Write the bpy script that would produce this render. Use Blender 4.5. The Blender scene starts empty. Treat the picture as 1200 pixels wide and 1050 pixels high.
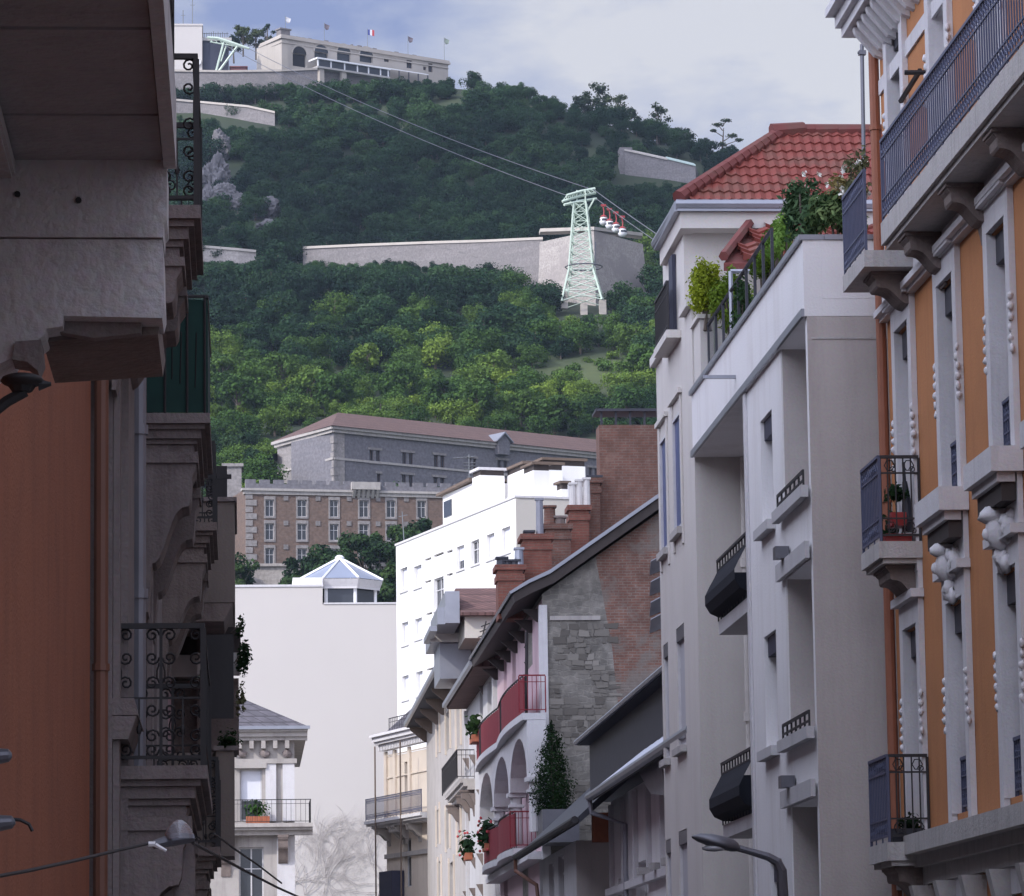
import bpy, math, random
from mathutils import Vector
random.seed(7)
R = random.random
def U(a, b): return a + (b - a) * R()
scn = bpy.context.scene
COL = scn.collection
# ------------------------------------------------------------------ camera maths
F, PSI, TH, RHO, EYE = 4500.0, 0.0, 0.0, 0.0136, 1.6
def basis(psi, th, rho):
    r0 = Vector((math.cos(psi), -math.sin(psi), 0))
    f = Vector((math.sin(psi)*math.cos(th), math.cos(psi)*math.cos(th), math.sin(th)))
    u0 = r0.cross(f)
    c, s = math.cos(rho), math.sin(rho)
    return c*r0 - s*u0, s*r0 + c*u0, f
for _ in range(30):
    r_, u_, f_ = basis(PSI, TH, RHO)
    d = Vector((0, 1, 0)); z = d.dot(f_)
    PSI += (600 + F*d.dot(r_)/z - 284)/F
    TH += (1205 - (525 - F*d.dot(u_)/z))/F
CR, CU, CF = basis(PSI, TH, RHO)
EYEV = Vector((0, 0, EYE))
def ray(px, py): return CF + CR*((px-600)/F) - CU*((py-525)/F)
def PX(px, py, X): r = ray(px, py); return EYEV + r*(X/r.x)
def PY(px, py, Y): r = ray(px, py); return EYEV + r*(Y/r.y)
def proj(p):
    d = Vector(p)-EYEV; z = d.dot(CF)
    return 600+F*d.dot(CR)/z, 525-F*d.dot(CU)/z
SUN = Vector((-.72, -.50, .62)).normalized()
class Fr:
    """facade frame: a runs along the wall, b out of it, z up"""
    def __init__(s, x, y, ux, uy, nx, ny):
        s.o = Vector((x, y, 0)); s.u = Vector((ux, uy, 0)).normalized(); s.n = Vector((nx, ny, 0)).normalized()
    def p(s, a, b, z): return s.o + s.u*a + s.n*b + Vector((0, 0, z))
    def inv(s, px, py, b=0):
        r = ray(px, py); q = s.o + s.n*b - EYEV
        t = q.dot(s.n)/r.dot(s.n); h = EYEV + r*t
        return (h-s.o).dot(s.u), h.z
def FX(X, side): return Fr(X, 0, 0, 1, side, 0)      # wall along the street; side -1: faces left
def FY(Y): return Fr(0, Y, 1, 0, 0, -1)              # wall across the street, faces the camera
# ------------------------------------------------------------------ mesh builder
class MB:
    def __init__(s): s.v = []; s.f = []; s.m = []; s.mi = 0
    def poly(s, pts):
        n = len(s.v); s.v += [tuple(p) for p in pts]; s.f.append(tuple(range(n, n+len(pts)))); s.m.append(s.mi)
    def hexa(s, c):
        n = len(s.v); s.v += [tuple(p) for p in c]
        for q in ((0,3,2,1),(4,5,6,7),(0,1,5,4),(1,2,6,5),(2,3,7,6),(3,0,4,7)):
            s.f.append(tuple(n+i for i in q)); s.m.append(s.mi)
    def fb(s, fr, a0, a1, b0, b1, z0, z1):
        s.hexa([fr.p(a0,b0,z0), fr.p(a1,b0,z0), fr.p(a1,b1,z0), fr.p(a0,b1,z0),
                fr.p(a0,b0,z1), fr.p(a1,b0,z1), fr.p(a1,b1,z1), fr.p(a0,b1,z1)])
    def box(s, x0, x1, y0, y1, z0, z1):
        s.hexa([(x0,y0,z0),(x1,y0,z0),(x1,y1,z0),(x0,y1,z0),(x0,y0,z1),(x1,y0,z1),(x1,y1,z1),(x0,y1,z1)])
    def prism(s, pts, ext):
        pts = [Vector(p) for p in pts]; e = Vector(ext); n = len(s.v); k = len(pts)
        s.v += [tuple(p) for p in pts] + [tuple(p+e) for p in pts]
        s.f.append(tuple(range(n, n+k))); s.f.append(tuple(range(n+2*k-1, n+k-1, -1)))
        for i in range(k): j = (i+1) % k; s.f.append((n+j, n+i, n+k+i, n+k+j))
        s.m += [s.mi]*(k+2)
    def tube(s, path, r, n=6, cap=True):
        path = [Vector(p) for p in path]; rs = r if isinstance(r, (list, tuple)) else [r]*len(path)
        base = len(s.v); up = None
        for i, p in enumerate(path):
            t = (path[min(i+1, len(path)-1)] - path[max(i-1, 0)]).normalized()
            if up is None: up = Vector((0,0,1)) if abs(t.z) < .9 else Vector((1,0,0))
            a = t.cross(up).normalized(); b = a.cross(t).normalized(); up = b
            for k in range(n):
                w = 2*math.pi*k/n; q = p + a*(rs[i]*math.cos(w)) + b*(rs[i]*math.sin(w)); s.v.append(tuple(q))
        for i in range(len(path)-1):
            for k in range(n):
                s.f.append((base+i*n+k, base+i*n+(k+1)%n, base+(i+1)*n+(k+1)%n, base+(i+1)*n+k)); s.m.append(s.mi)
        if cap:
            s.f.append(tuple(base+k for k in range(n))[::-1]); s.f.append(tuple(base+(len(path)-1)*n+k for k in range(n))); s.m += [s.mi]*2
    def ball(s, c, rx, ry, rz, n=8, m=5, jit=0):
        base = len(s.v)
        for i in range(m+1):
            t = math.pi*i/m
            for k in range(n):
                w = 2*math.pi*k/n; j = 1+U(-jit, jit)
                s.v.append((c[0]+rx*j*math.sin(t)*math.cos(w), c[1]+ry*j*math.sin(t)*math.sin(w), c[2]+rz*j*math.cos(t)))
        for i in range(m):
            for k in range(n):
                s.f.append((base+i*n+k, base+i*n+(k+1)%n, base+(i+1)*n+(k+1)%n, base+(i+1)*n+k)); s.m.append(s.mi)
    def leaves(s, c, rad, n, size, flat=1.0, shell=.55):
        for _ in range(n):
            while True:
                d = Vector((U(-1,1), U(-1,1), U(-1,1))); l = d.length
                if .05 < l <= 1: break
            d = d/l*(shell+(1-shell)*R())*(.85+.3*R())
            p = Vector(c)+Vector((d.x*rad[0], d.y*rad[1], d.z*rad[2]))
            nr = (d + Vector((U(-1,1), U(-1,1), U(-.4,1)))*.8).normalized()
            a = nr.cross(Vector((U(-1,1),U(-1,1),U(-1,1)))).normalized(); b = nr.cross(a)
            sz = size*U(.55, 1.25)
            s.poly([p-a*sz*.5, p-b*sz*.32*flat+a*sz*.05, p+a*sz*.55, p+b*sz*.32*flat])
    def build(s, name, mat, parent=None, smooth=False):
        root = parent
        while root is not None and root.parent is not None: root = root.parent
        off = Vector(root.location) if root is not None else Vector((0,0,0))
        loc = Vector((0,0,0))
        if root is None and s.v:
            xs=[v[0] for v in s.v]; ys=[v[1] for v in s.v]; zs=[v[2] for v in s.v]
            loc = off = Vector(((min(xs)+max(xs))/2, (min(ys)+max(ys))/2, min(zs)))
        me = bpy.data.meshes.new(name)
        me.from_pydata([(v[0]-off.x, v[1]-off.y, v[2]-off.z) for v in s.v], [], s.f)
        for m in (mat if isinstance(mat, list) else [mat]): me.materials.append(m)
        if any(s.m): me.polygons.foreach_set('material_index', s.m)
        if smooth: me.polygons.foreach_set('use_smooth', [True]*len(s.f))
        me.update()
        o = bpy.data.objects.new(name, me); COL.objects.link(o); o.location = loc
        if parent is not None: o.parent = parent
        return o
def tag(o, label, cat, group=None):
    o['label'] = label; o['category'] = cat
    if group: o['group'] = group
    return o
def thing(name, label, cat, loc, group=None):
    o = bpy.data.objects.new(name, None); COL.objects.link(o); o.location = loc; o.empty_display_size = .5
    return tag(o, label, cat, group)
def struct(o, kind='structure'): o['kind'] = kind; return o
# ------------------------------------------------------------------ materials
def nt(name):
    m = bpy.data.materials.new(name); m.use_nodes = True; t = m.node_tree
    return m, t, t.nodes['Principled BSDF']
def N(t, kind, **kw):
    n = t.nodes.new(kind)
    for k, v in kw.items():
        if k in n.inputs.keys(): n.inputs[k].default_value = v
        else: setattr(n, k, v)
    return n
def mixc(t, fac, a, b, mode='MIX'):
    n = t.nodes.new('ShaderNodeMix'); n.data_type = 'RGBA'; n.blend_type = mode
    for s, x in ((0, fac), (6, a), (7, b)):
        if isinstance(x, (float, int)): n.inputs[s].default_value = x
        elif isinstance(x, tuple): n.inputs[s].default_value = (*x, 1)
        else: t.links.new(x, n.inputs[s])
    return n.outputs[2]
def ramp(t, src, stops):
    r = t.nodes.new('ShaderNodeValToRGB'); e = r.color_ramp.elements
    while len(e) < len(stops): e.new(.5)
    for i, (p, c) in enumerate(stops):
        e[i].position = p; e[i].color = (c, c, c, 1) if isinstance(c, (int, float)) else (*c, 1)
    t.links.new(src, r.inputs[0]); return r.outputs[0]
def plaster(name, col, var=.25, scale=1.5, rough=.85, bump=.25, streak=.35, dirt=(.35,.3,.27), fine=30, dirtamt=.35):
    m, t, b = nt(name); tc = N(t, 'ShaderNodeTexCoord').outputs['Object']
    n1 = N(t, 'ShaderNodeTexNoise', Scale=scale, Detail=8.0, Roughness=.65); t.links.new(tc, n1.inputs['Vector'])
    mp = N(t, 'ShaderNodeMapping'); mp.inputs['Scale'].default_value = (2.6, 2.6, .22); t.links.new(tc, mp.inputs['Vector'])
    n2 = N(t, 'ShaderNodeTexNoise', Scale=scale*1.4, Detail=7.0, Roughness=.7); t.links.new(mp.outputs[0], n2.inputs['Vector'])
    n3 = N(t, 'ShaderNodeTexNoise', Scale=fine, Detail=4.0); t.links.new(tc, n3.inputs['Vector'])
    lo = tuple(c*(1-var) for c in col); hi = tuple(min(1, c*(1+var*.6)) for c in col)
    c = mixc(t, ramp(t, n1.outputs[0], [(.3, 0), (.7, 1)]), lo, hi)
    dk = tuple(a*bb for a, bb in zip(col, dirt))
    s1 = ramp(t, n2.outputs[0], [(.5, 0), (.78, streak)])
    c = mixc(t, s1, c, dk)
    s2 = ramp(t, n1.outputs[0], [(.56, 0), (.75, dirtamt)])
    c = mixc(t, s2, c, dk)
    c = mixc(t, .12, c, n3.outputs[1], 'OVERLAY')
    t.links.new(c, b.inputs['Base Color']); b.inputs['Roughness'].default_value = rough
    bp = N(t, 'ShaderNodeBump', Strength=bump, Distance=.02); t.links.new(n3.outputs[0], bp.inputs['Height']); t.links.new(bp.outputs[0], b.inputs['Normal'])
    return m
def simple(name, col, rough=.5, metal=0, var=.15, scale=6.0, spec=.5, grime=0.0):
    m, t, b = nt(name); tc = N(t, 'ShaderNodeTexCoord').outputs['Object']
    n1 = N(t, 'ShaderNodeTexNoise', Scale=scale, Detail=5.0); t.links.new(tc, n1.inputs['Vector'])
    c = mixc(t, n1.outputs[0], tuple(x*(1-var) for x in col), tuple(min(1, x*(1+var)) for x in col))
    if grime: c = mixc(t, ramp(t, n1.outputs[0], [(.48, 0), (.62, grime)]), c, (.10,.07,.05))
    t.links.new(c, b.inputs['Base Color'])
    b.inputs['Roughness'].default_value = rough; b.inputs['Metallic'].default_value = metal; b.inputs['Specular IOR Level'].default_value = spec
    return m
def wallvec(t, sc=1.0):
    """x+y along the wall, z up, as a flat texture vector"""
    tc = N(t, 'ShaderNodeTexCoord').outputs['Object']; s = N(t, 'ShaderNodeSeparateXYZ'); t.links.new(tc, s.inputs[0])
    a = N(t, 'ShaderNodeMath', operation='ADD'); t.links.new(s.outputs[0], a.inputs[0]); t.links.new(s.outputs[1], a.inputs[1])
    c = N(t, 'ShaderNodeCombineXYZ'); t.links.new(a.outputs[0], c.inputs[0]); t.links.new(s.outputs[2], c.inputs[1])
    return c.outputs[0], tc
def brick(name, c1, c2, mortar, w=.24, h=.075, patch=None, patchamt=.5, msize=.012, pscale=.6, wob=.012, fade=0):
    m, t, b = nt(name); v, tc = wallvec(t)
    bt = N(t, 'ShaderNodeTexBrick', Scale=1.0); bt.inputs['Brick Width'].default_value = w; bt.inputs['Row Height'].default_value = h
    bt.inputs['Mortar Size'].default_value = msize; bt.inputs['Mortar Smooth'].default_value = .3; bt.inputs['Bias'].default_value = -.1
    ns = N(t, 'ShaderNodeTexNoise', Scale=2.5, Detail=6.0); t.links.new(tc, ns.inputs['Vector'])
    vv = mixc(t, wob, v, ns.outputs[1], 'ADD'); t.links.new(vv, bt.inputs['Vector'])
    for k, c in (('Color1', c1), ('Color2', c2), ('Mortar', mortar)): bt.inputs[k].default_value = (*c, 1)
    n1 = N(t, 'ShaderNodeTexNoise', Scale=pscale, Detail=9.0, Roughness=.68); t.links.new(tc, n1.inputs['Vector'])
    c = mixc(t, ramp(t, ns.outputs[0], [(.35, .55), (.65, 0)]), bt.outputs[0], tuple(x*.45 for x in c1))
    if patch: c = mixc(t, ramp(t, n1.outputs[0], [(patchamt, 0), (patchamt+.06, .85)]), c, patch)
    if fade:
        n4 = N(t, 'ShaderNodeTexNoise', Scale=1.1, Detail=10.0, Roughness=.75); t.links.new(tc, n4.inputs['Vector'])
        c = mixc(t, ramp(t, n4.outputs[0], [(.42, 0), (.66, fade)]), c, tuple(x*.35 for x in c1)); n5 = N(t, 'ShaderNodeTexNoise', Scale=5.0, Detail=6.0, Roughness=.7); t.links.new(tc, n5.inputs['Vector'])
        c = mixc(t, ramp(t, n5.outputs[0], [(.52, 0), (.7, fade*.8)]), c, mortar)
    t.links.new(c, b.inputs['Base Color']); b.inputs['Roughness'].default_value = .92
    bp = N(t, 'ShaderNodeBump', Strength=.6, Distance=.02); t.links.new(bt.outputs[1], bp.inputs['Height']); bp.invert = True
    t.links.new(bp.outputs[0], b.inputs['Normal'])
    return m
def leafmat(name, dark, light, scale=.35, world=False, trans=.0):
    m, t, b = nt(name)
    tcn = N(t, 'ShaderNodeTexCoord'); g = N(t, 'ShaderNodeNewGeometry'); oi = N(t, 'ShaderNodeObjectInfo')
    n1 = N(t, 'ShaderNodeTexNoise', Scale=scale, Detail=4.0); t.links.new(g.outputs['Position'], n1.inputs['Vector'])
    c = mixc(t, ramp(t, n1.outputs[0], [(.38, 0), (.62, 1)]), dark, light)
    ri = ramp(t, g.outputs['Random Per Island'], [(0, .68), (1, 1.25)])
    c = mixc(t, 1.0, c, ri, 'MULTIPLY')
    ro = ramp(t, oi.outputs['Random'], [(0, (.42,.55,.5)), (.3, (.75,.88,.75)), (.7, (1.1,1.1,.9)), (1, (1.75,1.55,1.05))])
    c = mixc(t, 1.0, c, ro, 'MULTIPLY')
    t.links.new(c, b.inputs['Base Color']); b.inputs['Roughness'].default_value = .75; b.inputs['Specular IOR Level'].default_value = .15
    tr = N(t, 'ShaderNodeBsdfTranslucent'); t.links.new(c, tr.inputs[0]); mx = N(t, 'ShaderNodeMixShader', Fac=.25)
    t.links.new(b.outputs[0], mx.inputs[1]); t.links.new(tr.outputs[0], mx.inputs[2]); t.links.new(mx.outputs[0], t.nodes['Material Output'].inputs[0])
    return m
def rooftile(name, c1, c2, w=.25, h=.35):
    return brick(name, c1, c2, tuple(x*.4 for x in c1), w, h, msize=.03)
M = {}
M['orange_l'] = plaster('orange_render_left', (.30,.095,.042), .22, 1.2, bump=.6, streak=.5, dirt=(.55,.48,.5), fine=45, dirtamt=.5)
M['orange_r'] = plaster('orange_render_right', (.45,.19,.072), .14, .9, streak=.45, dirt=(.6,.52,.5), dirtamt=.4)
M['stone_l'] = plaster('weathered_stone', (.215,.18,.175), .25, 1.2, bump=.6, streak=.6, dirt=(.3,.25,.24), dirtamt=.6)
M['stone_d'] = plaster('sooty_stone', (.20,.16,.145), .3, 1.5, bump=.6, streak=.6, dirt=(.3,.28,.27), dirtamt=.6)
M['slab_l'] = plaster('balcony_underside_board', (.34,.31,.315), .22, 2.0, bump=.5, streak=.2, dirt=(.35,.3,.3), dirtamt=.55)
M['slab_edge'] = plaster('cracked_white_paint', (.52,.48,.48), .18, 2.2, bump=.6, streak=.25, dirt=(.25,.2,.18), dirtamt=.6)
M['white_trim'] = plaster('white_painted_stone', (.60,.585,.60), .08, 1.5, streak=.35, dirt=(.5,.46,.45), bump=.3)
M['grey_stone'] = plaster('grey_balcony_stone', (.44,.42,.41), .15, 2.5, streak=.6, dirt=(.42,.38,.33), bump=.4)
M['white_r'] = plaster('white_render', (.76,.75,.755), .05, .5, streak=.5, dirt=(.68,.64,.6), bump=.25, dirtamt=.4)
M['beige_r'] = plaster('beige_render', (.46,.42,.40), .10, .6, streak=.5, dirt=(.66,.6,.6), bump=.25, dirtamt=.4)
M['cream_r'] = plaster('cream_render', (.58,.55,.52), .07, .5, streak=.35, dirt=(.7,.64,.6), bump=.2, dirtamt=.3)
M['blank_w'] = plaster('pale_cream_render', (.54,.505,.485), .03, .12, streak=.12, dirt=(.85,.83,.82), bump=.05, dirtamt=.1)
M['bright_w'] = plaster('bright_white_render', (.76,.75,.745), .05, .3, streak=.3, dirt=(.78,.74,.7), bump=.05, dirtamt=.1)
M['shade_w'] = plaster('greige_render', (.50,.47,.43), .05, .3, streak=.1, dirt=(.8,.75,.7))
M['limestone'] = plaster('warm_limestone', (.60,.52,.44), .12, .6, streak=.4, dirt=(.45,.42,.42))
M['limestone_g'] = plaster('grey_limestone', (.40,.37,.35), .2, .8, streak=.6, dirt=(.35,.32,.34), dirtamt=.5)
M['pink'] = plaster('pink_render', (.58,.42,.46), .08, .6, streak=.25, dirt=(.6,.55,.55))
M['grey_w'] = plaster('grey_white_render', (.50,.49,.50), .10, .6, streak=.4, dirt=(.55,.5,.5))
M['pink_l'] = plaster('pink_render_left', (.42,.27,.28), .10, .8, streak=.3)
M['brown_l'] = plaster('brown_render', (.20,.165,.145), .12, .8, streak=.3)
M['gable'] = brick('gable_brick', (.26,.125,.092), (.19,.10,.078), (.25,.21,.185), .23, .075, (.25,.235,.215), .50, pscale=.55, wob=.03, fade=.6)
M['rubble'] = brick('gable_rubble_stone', (.27,.25,.225), (.19,.18,.165), (.30,.28,.25), .42, .17, (.33,.31,.285), .54, msize=.02, pscale=.5, wob=.35, fade=.8)
M['chim'] = brick('chimney_brick', (.22,.10,.07), (.16,.085,.065), (.20,.15,.125), .23, .08, (.22,.13,.10), .56, pscale=.8, wob=.02, fade=.5)
M['chim_r'] = brick('red_chimney_brick', (.25,.085,.058), (.20,.072,.052), (.20,.12,.09), .23, .08, (.15,.07,.055), .58, wob=.02, fade=.4)
M['barr'] = brick('barracks_brick', (.185,.125,.10), (.15,.108,.09), (.18,.14,.118), .8, .35, (.23,.20,.165), .58, pscale=.12)
M['barr_g'] = brick('barracks_stone', (.20,.19,.21), (.17,.165,.185), (.16,.155,.17), 1.0, .5, (.22,.21,.21), .6, pscale=.10)
M['quoin'] = brick('quoin_stone', (.31,.285,.28), (.26,.24,.235), (.3,.27,.27), .9, .5)
M['fort'] = plaster('fort_limestone', (.44,.40,.36), .12, .08, streak=.35, dirt=(.5,.47,.47))
M['rampart'] = brick('rampart_stone', (.42,.38,.355), (.36,.325,.305), (.30,.275,.26), 1.6, .7, (.28,.25,.24), .55, pscale=.06)
M['rampart_s'] = brick('rampart_stone_shaded', (.24,.22,.22), (.20,.185,.185), (.17,.16,.16), 1.6, .7, (.17,.16,.16), .55, pscale=.06)  # darker copy of the rampart stone, upper hill's shade put into its colour
M['zinc'] = simple('zinc_sheet', (.30,.31,.35), .38, .6, .2, 2.0)
M['slate'] = simple('dark_slate_roof', (.035,.036,.048), .5, 0, .35, 3.0, .4)
M['screen'] = simple('dark_balcony_cloth', (.016,.018,.026), .85, 0, .3, 3.0, .2)
M['darkwood'] = simple('dark_eave_wood', (.045,.035,.033), .8, 0, .3)
M['eavewood'] = simple('brown_eave_boards', (.13,.095,.075), .8, 0, .25, 2.0)
M['iron'] = simple('black_wrought_iron', (.020,.018,.020), .6, 0, .3, 20.0)
M['bluemetal'] = simple('blue_grey_painted_iron', (.075,.085,.145), .5, .2, .2, 12.0)
M['redmetal'] = simple('red_balcony_cloth', (.20,.014,.024), .8, 0, .25, 3.0)
M['greencloth'] = simple('green_netting', (.005,.034,.028), .85, 0, .4, 4.0)
M['glass'] = simple('window_glass', (.035,.04,.05), .08, 0, .2, 1.0, .6)
M['blueglass'] = simple('blue_window_glass', (.035,.055,.20), .3, 0, .2, 1.0, .35)
M['frame'] = simple('white_window_frame', (.55,.54,.55), .5)
M['frame_d'] = simple('brown_window_frame', (.09,.06,.055), .5)
M['blind'] = simple('pale_roller_blind', (.66,.67,.74), .7, 0, .06)
M['blind_g'] = simple('grey_roller_blind', (.42,.42,.45), .7, 0, .06)
M['shutter_d'] = simple('dark_blue_shutter', (.03,.032,.06), .6)
M['dark'] = simple('dark_interior', (.02,.019,.022), .9)
M['pipe_o'] = simple('orange_drainpipe', (.27,.10,.055), .65, 0, .2)
M['pipe_b'] = simple('brown_drainpipe', (.16,.07,.045), .5, 0, .2, 3.0)
M['pipe_g'] = simple('grey_drainpipe', (.24,.24,.27), .45, .3, .2, 3.0)
M['pipe_w'] = simple('white_drainpipe', (.60,.57,.54), .5)
M['green_steel'] = simple('pale_green_steel', (.50,.59,.50), .5, 0, .12, 2.0)
M['white_m'] = simple('white_metal', (.80,.80,.82), .4)
M['redplastic'] = simple('red_paint', (.32,.03,.03), .35)
M['cable'] = simple('steel_cable', (.20,.21,.22), .4, .6)
M['black_rubber'] = simple('black_cable_sheath', (.018,.018,.02), .6)
M['terracotta'] = simple('terracotta', (.38,.12,.06), .7, 0, .25, 8)
M['lampmetal'] = simple('grey_lamp_metal', (.13,.13,.15), .4, .5)
M['lampglass'] = simple('clear_lamp_glass', (.45,.46,.5), .1, 0, .1, 2, .8)
M['bark'] = simple('tree_bark', (.10,.08,.065), .9, 0, .3, 3.0)
M['vine'] = simple('bare_vine_stem', (.42,.385,.375), .9, 0, .12, 3.0)
M['rock'] = plaster('cliff_limestone', (.15,.142,.15), .35, .15, streak=.5, dirt=(.4,.38,.4), bump=1.0, dirtamt=.5)
M['tile_near'] = simple('red_clay_tile', (.22,.048,.036), .75, 0, .45, 1.6, grime=.5)
M['tile_ridge'] = simple('red_ridge_tile', (.17,.045,.04), .75, 0, .3, 2.0, grime=.4)
M['tile_brown'] = rooftile('brown_clay_tiles', (.16,.085,.08), (.10,.055,.055))
M['tile_far'] = rooftile('weathered_red_tiles', (.14,.082,.072), (.115,.068,.062), 1.2, .7)
M['slate_l'] = rooftile('grey_slate_courses', (.12,.11,.13), (.09,.085,.10), .5, .3)
M['green_roof'] = simple('pale_green_roof', (.42,.52,.48), .6)
M['asphalt'] = plaster('asphalt', (.05,.05,.052), .2, 2.0)
M['paving'] = plaster('paving_stone', (.28,.27,.26), .15, 2.0)
M['earth'] = plaster('city_ground', (.12,.11,.10), .3, .05)
M['leaf_shade_tone'] = leafmat('shade_toned_leaves', (.009,.028,.018), (.028,.066,.030), .02)  # darker copy of the wood's leaves, shade from clouds put into the colour
M['leaf_sun_tone'] = leafmat('sun_toned_leaves', (.024,.060,.018), (.100,.165,.036), .02)  # lighter copy, the sunlit lower slope put into the colour
M['leaf_tree'] = leafmat('broadleaf_leaves', (.012,.034,.016), (.036,.07,.026), .3)
M['leaf_sky'] = leafmat('ridge_tree_leaves', (.022,.04,.028), (.05,.07,.04), .2)
M['leaf_thuja'] = leafmat('thuja_leaves', (.09,.13,.012), (.17,.23,.025), 2.0)
M['leaf_oleander'] = leafmat('oleander_leaves', (.03,.065,.03), (.13,.19,.10), 3.0)
M['leaf_cypress'] = leafmat('cypress_leaves', (.008,.022,.007), (.02,.045,.012), 2.0)
M['leaf_pot'] = leafmat('pot_plant_leaves', (.05,.12,.02), (.11,.20,.05), 3.0)
M['leaf_dry'] = leafmat('dry_foliage', (.10,.09,.05), (.22,.20,.12), 3.0)
M['petal'] = simple('white_petals', (.75,.74,.68), .7)
M['petal_r'] = simple('red_petals', (.45,.05,.06), .7)
M['fabric_y'] = simple('faded_banner', (.45,.42,.40), .8)
# hillside ground: woodland floor, with a paler meadow where the hillside is open
def hillmat():
    m, t, b = nt('hillside_ground'); tc = N(t, 'ShaderNodeTexCoord').outputs['Object']
    n1 = N(t, 'ShaderNodeTexNoise', Scale=.03, Detail=8.0); t.links.new(tc, n1.inputs['Vector'])
    n2 = N(t, 'ShaderNodeTexNoise', Scale=.5, Detail=6.0); t.links.new(tc, n2.inputs['Vector'])
    c = mixc(t, ramp(t, n1.outputs[0], [(.35, 0), (.65, 1)]), (.018,.028,.014), (.035,.05,.02))
    at = N(t, 'ShaderNodeAttribute', attribute_name='meadow')
    g = mixc(t, n2.outputs[0], (.035,.060,.016), (.085,.100,.032))
    c = mixc(t, at.outputs['Fac'], c, g)
    t.links.new(c, b.inputs['Base Color']); b.inputs['Roughness'].default_value = .95
    return m
M['hill'] = hillmat()
def haze_mat():
    m = bpy.data.materials.new('haze_air'); m.use_nodes = True; t = m.node_tree; t.nodes.remove(t.nodes['Principled BSDF'])
    v = N(t, 'ShaderNodeVolumePrincipled', Density=.00006); v.inputs['Color'].default_value = (.62, .76, 1, 1); v.inputs['Anisotropy'].default_value = .1
    t.links.new(v.outputs[0], t.nodes['Material Output'].inputs['Volume']); return m
# ------------------------------------------------------------------ facade tools
def wall_sheet(mb, fr, a0, a1, z0, z1, ops, depth=.3):
    """wall front with real openings and their reveals"""
    As = sorted(set([a0, a1]+[max(a0, min(a1, o[0])) for o in ops]+[max(a0, min(a1, o[1])) for o in ops]))
    Zs = sorted(set([z0, z1]+[max(z0, min(z1, o[2])) for o in ops]+[max(z0, min(z1, o[3])) for o in ops]))
    for i in range(len(As)-1):
        for j in range(len(Zs)-1):
            ca, cz = (As[i]+As[i+1])/2, (Zs[j]+Zs[j+1])/2
            if any(o[0] < ca < o[1] and o[2] < cz < o[3] for o in ops): continue
            mb.poly([fr.p(As[i],0,Zs[j]), fr.p(As[i+1],0,Zs[j]), fr.p(As[i+1],0,Zs[j+1]), fr.p(As[i],0,Zs[j+1])])
    for o in ops:
        A, B, Cz, D = o[:4]; dp = o[4] if len(o) > 4 else depth
        for q in ((A,Cz,A,D),(B,Cz,B,D),(A,Cz,B,Cz),(A,D,B,D)):
            mb.poly([fr.p(q[0],0,q[1]), fr.p(q[2],0,q[3]), fr.p(q[2],-dp,q[3]), fr.p(q[0],-dp,q[1])])
def body(mb, fr, a0, a1, z0, z1, depth, back):
    for q in (((a0,0),(a0,-depth)),((a1,0),(a1,-depth))):
        mb.poly([fr.p(q[0][0],q[0][1],z0), fr.p(q[1][0],q[1][1],z0), fr.p(q[1][0],q[1][1],z1), fr.p(q[0][0],q[0][1],z1)])
    mb.poly([fr.p(a0,0,z1), fr.p(a1,0,z1), fr.p(a1,-depth,z1), fr.p(a0,-depth,z1)])
    mb.fb(fr, a0, a1, -back, -depth, z0, z1)
def window(root, fr, a0, a1, z0, z1, kind='glass', rec=.22, fm='frame', w=.06, name='window', cols=2, rows=2, glass='glass'):
    if a1 < a0: a0, a1 = a1, a0
    f = MB(); e = .003
    A0, A1, Z0, Z1 = a0+e, a1-e, z0+e, z1-e
    f.fb(fr, A0, A0+w, -rec, -rec+w, Z0, Z1); f.fb(fr, A1-w, A1, -rec, -rec+w, Z0, Z1)
    f.fb(fr, A0+w, A1-w, -rec, -rec+w, Z0, Z0+w); f.fb(fr, A0+w, A1-w, -rec, -rec+w, Z1-w, Z1)
    if kind == 'glass':
        for i in range(1, cols):
            c = A0+(A1-A0)*i/cols; f.fb(fr, c-w*.5, c+w*.5, -rec+.004, -rec+w-.004, Z0+w, Z1-w)
        for j in range(1, rows):
            c = Z0+(Z1-Z0)*(j+.25)/(rows+.0) if rows == 2 else Z0+(Z1-Z0)*j/rows
            f.fb(fr, A0+w, A1-w, -rec+.008, -rec+w-.008, c-w*.35, c+w*.35)
    o = f.build(name, M[fm], root)
    p = MB()
    if kind == 'half':
        zc = Z0+(Z1-Z0)*.4
        p.fb(fr, A0+w, A1-w, -rec-.02, -rec+.01, Z0+w, zc); p.build('pane', M[glass], o)
        q = MB(); q.fb(fr, A0+w, A1-w, -rec-.01, -rec+.03, zc, Z1-w); q.build('blind', M['blind'], o)
    else:
        p.fb(fr, A0+w, A1-w, -rec-.02, -rec+.01, Z0+w, Z1-w)
        p.build('pane' if kind == 'glass' else 'blind', M[glass if kind == 'glass' else ('blind' if kind == 'blind' else 'blind_g')], o)
    return o
def spiral(mb, fr, a, b, z, r, turns, sa, sz, rad=.006, n=10):
    """wrought iron scroll: a spiral running into a stem"""
    pts = []
    for i in range(n+1):
        t = i/n; w = t*turns*2*math.pi; rr = r*(1-.78*t)
        pts.append(fr.p(a+sa*(r-rr*math.cos(w))*1.0, b, z+sz*rr*math.sin(w)))
    mb.tube(pts, rad, 4)
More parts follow.
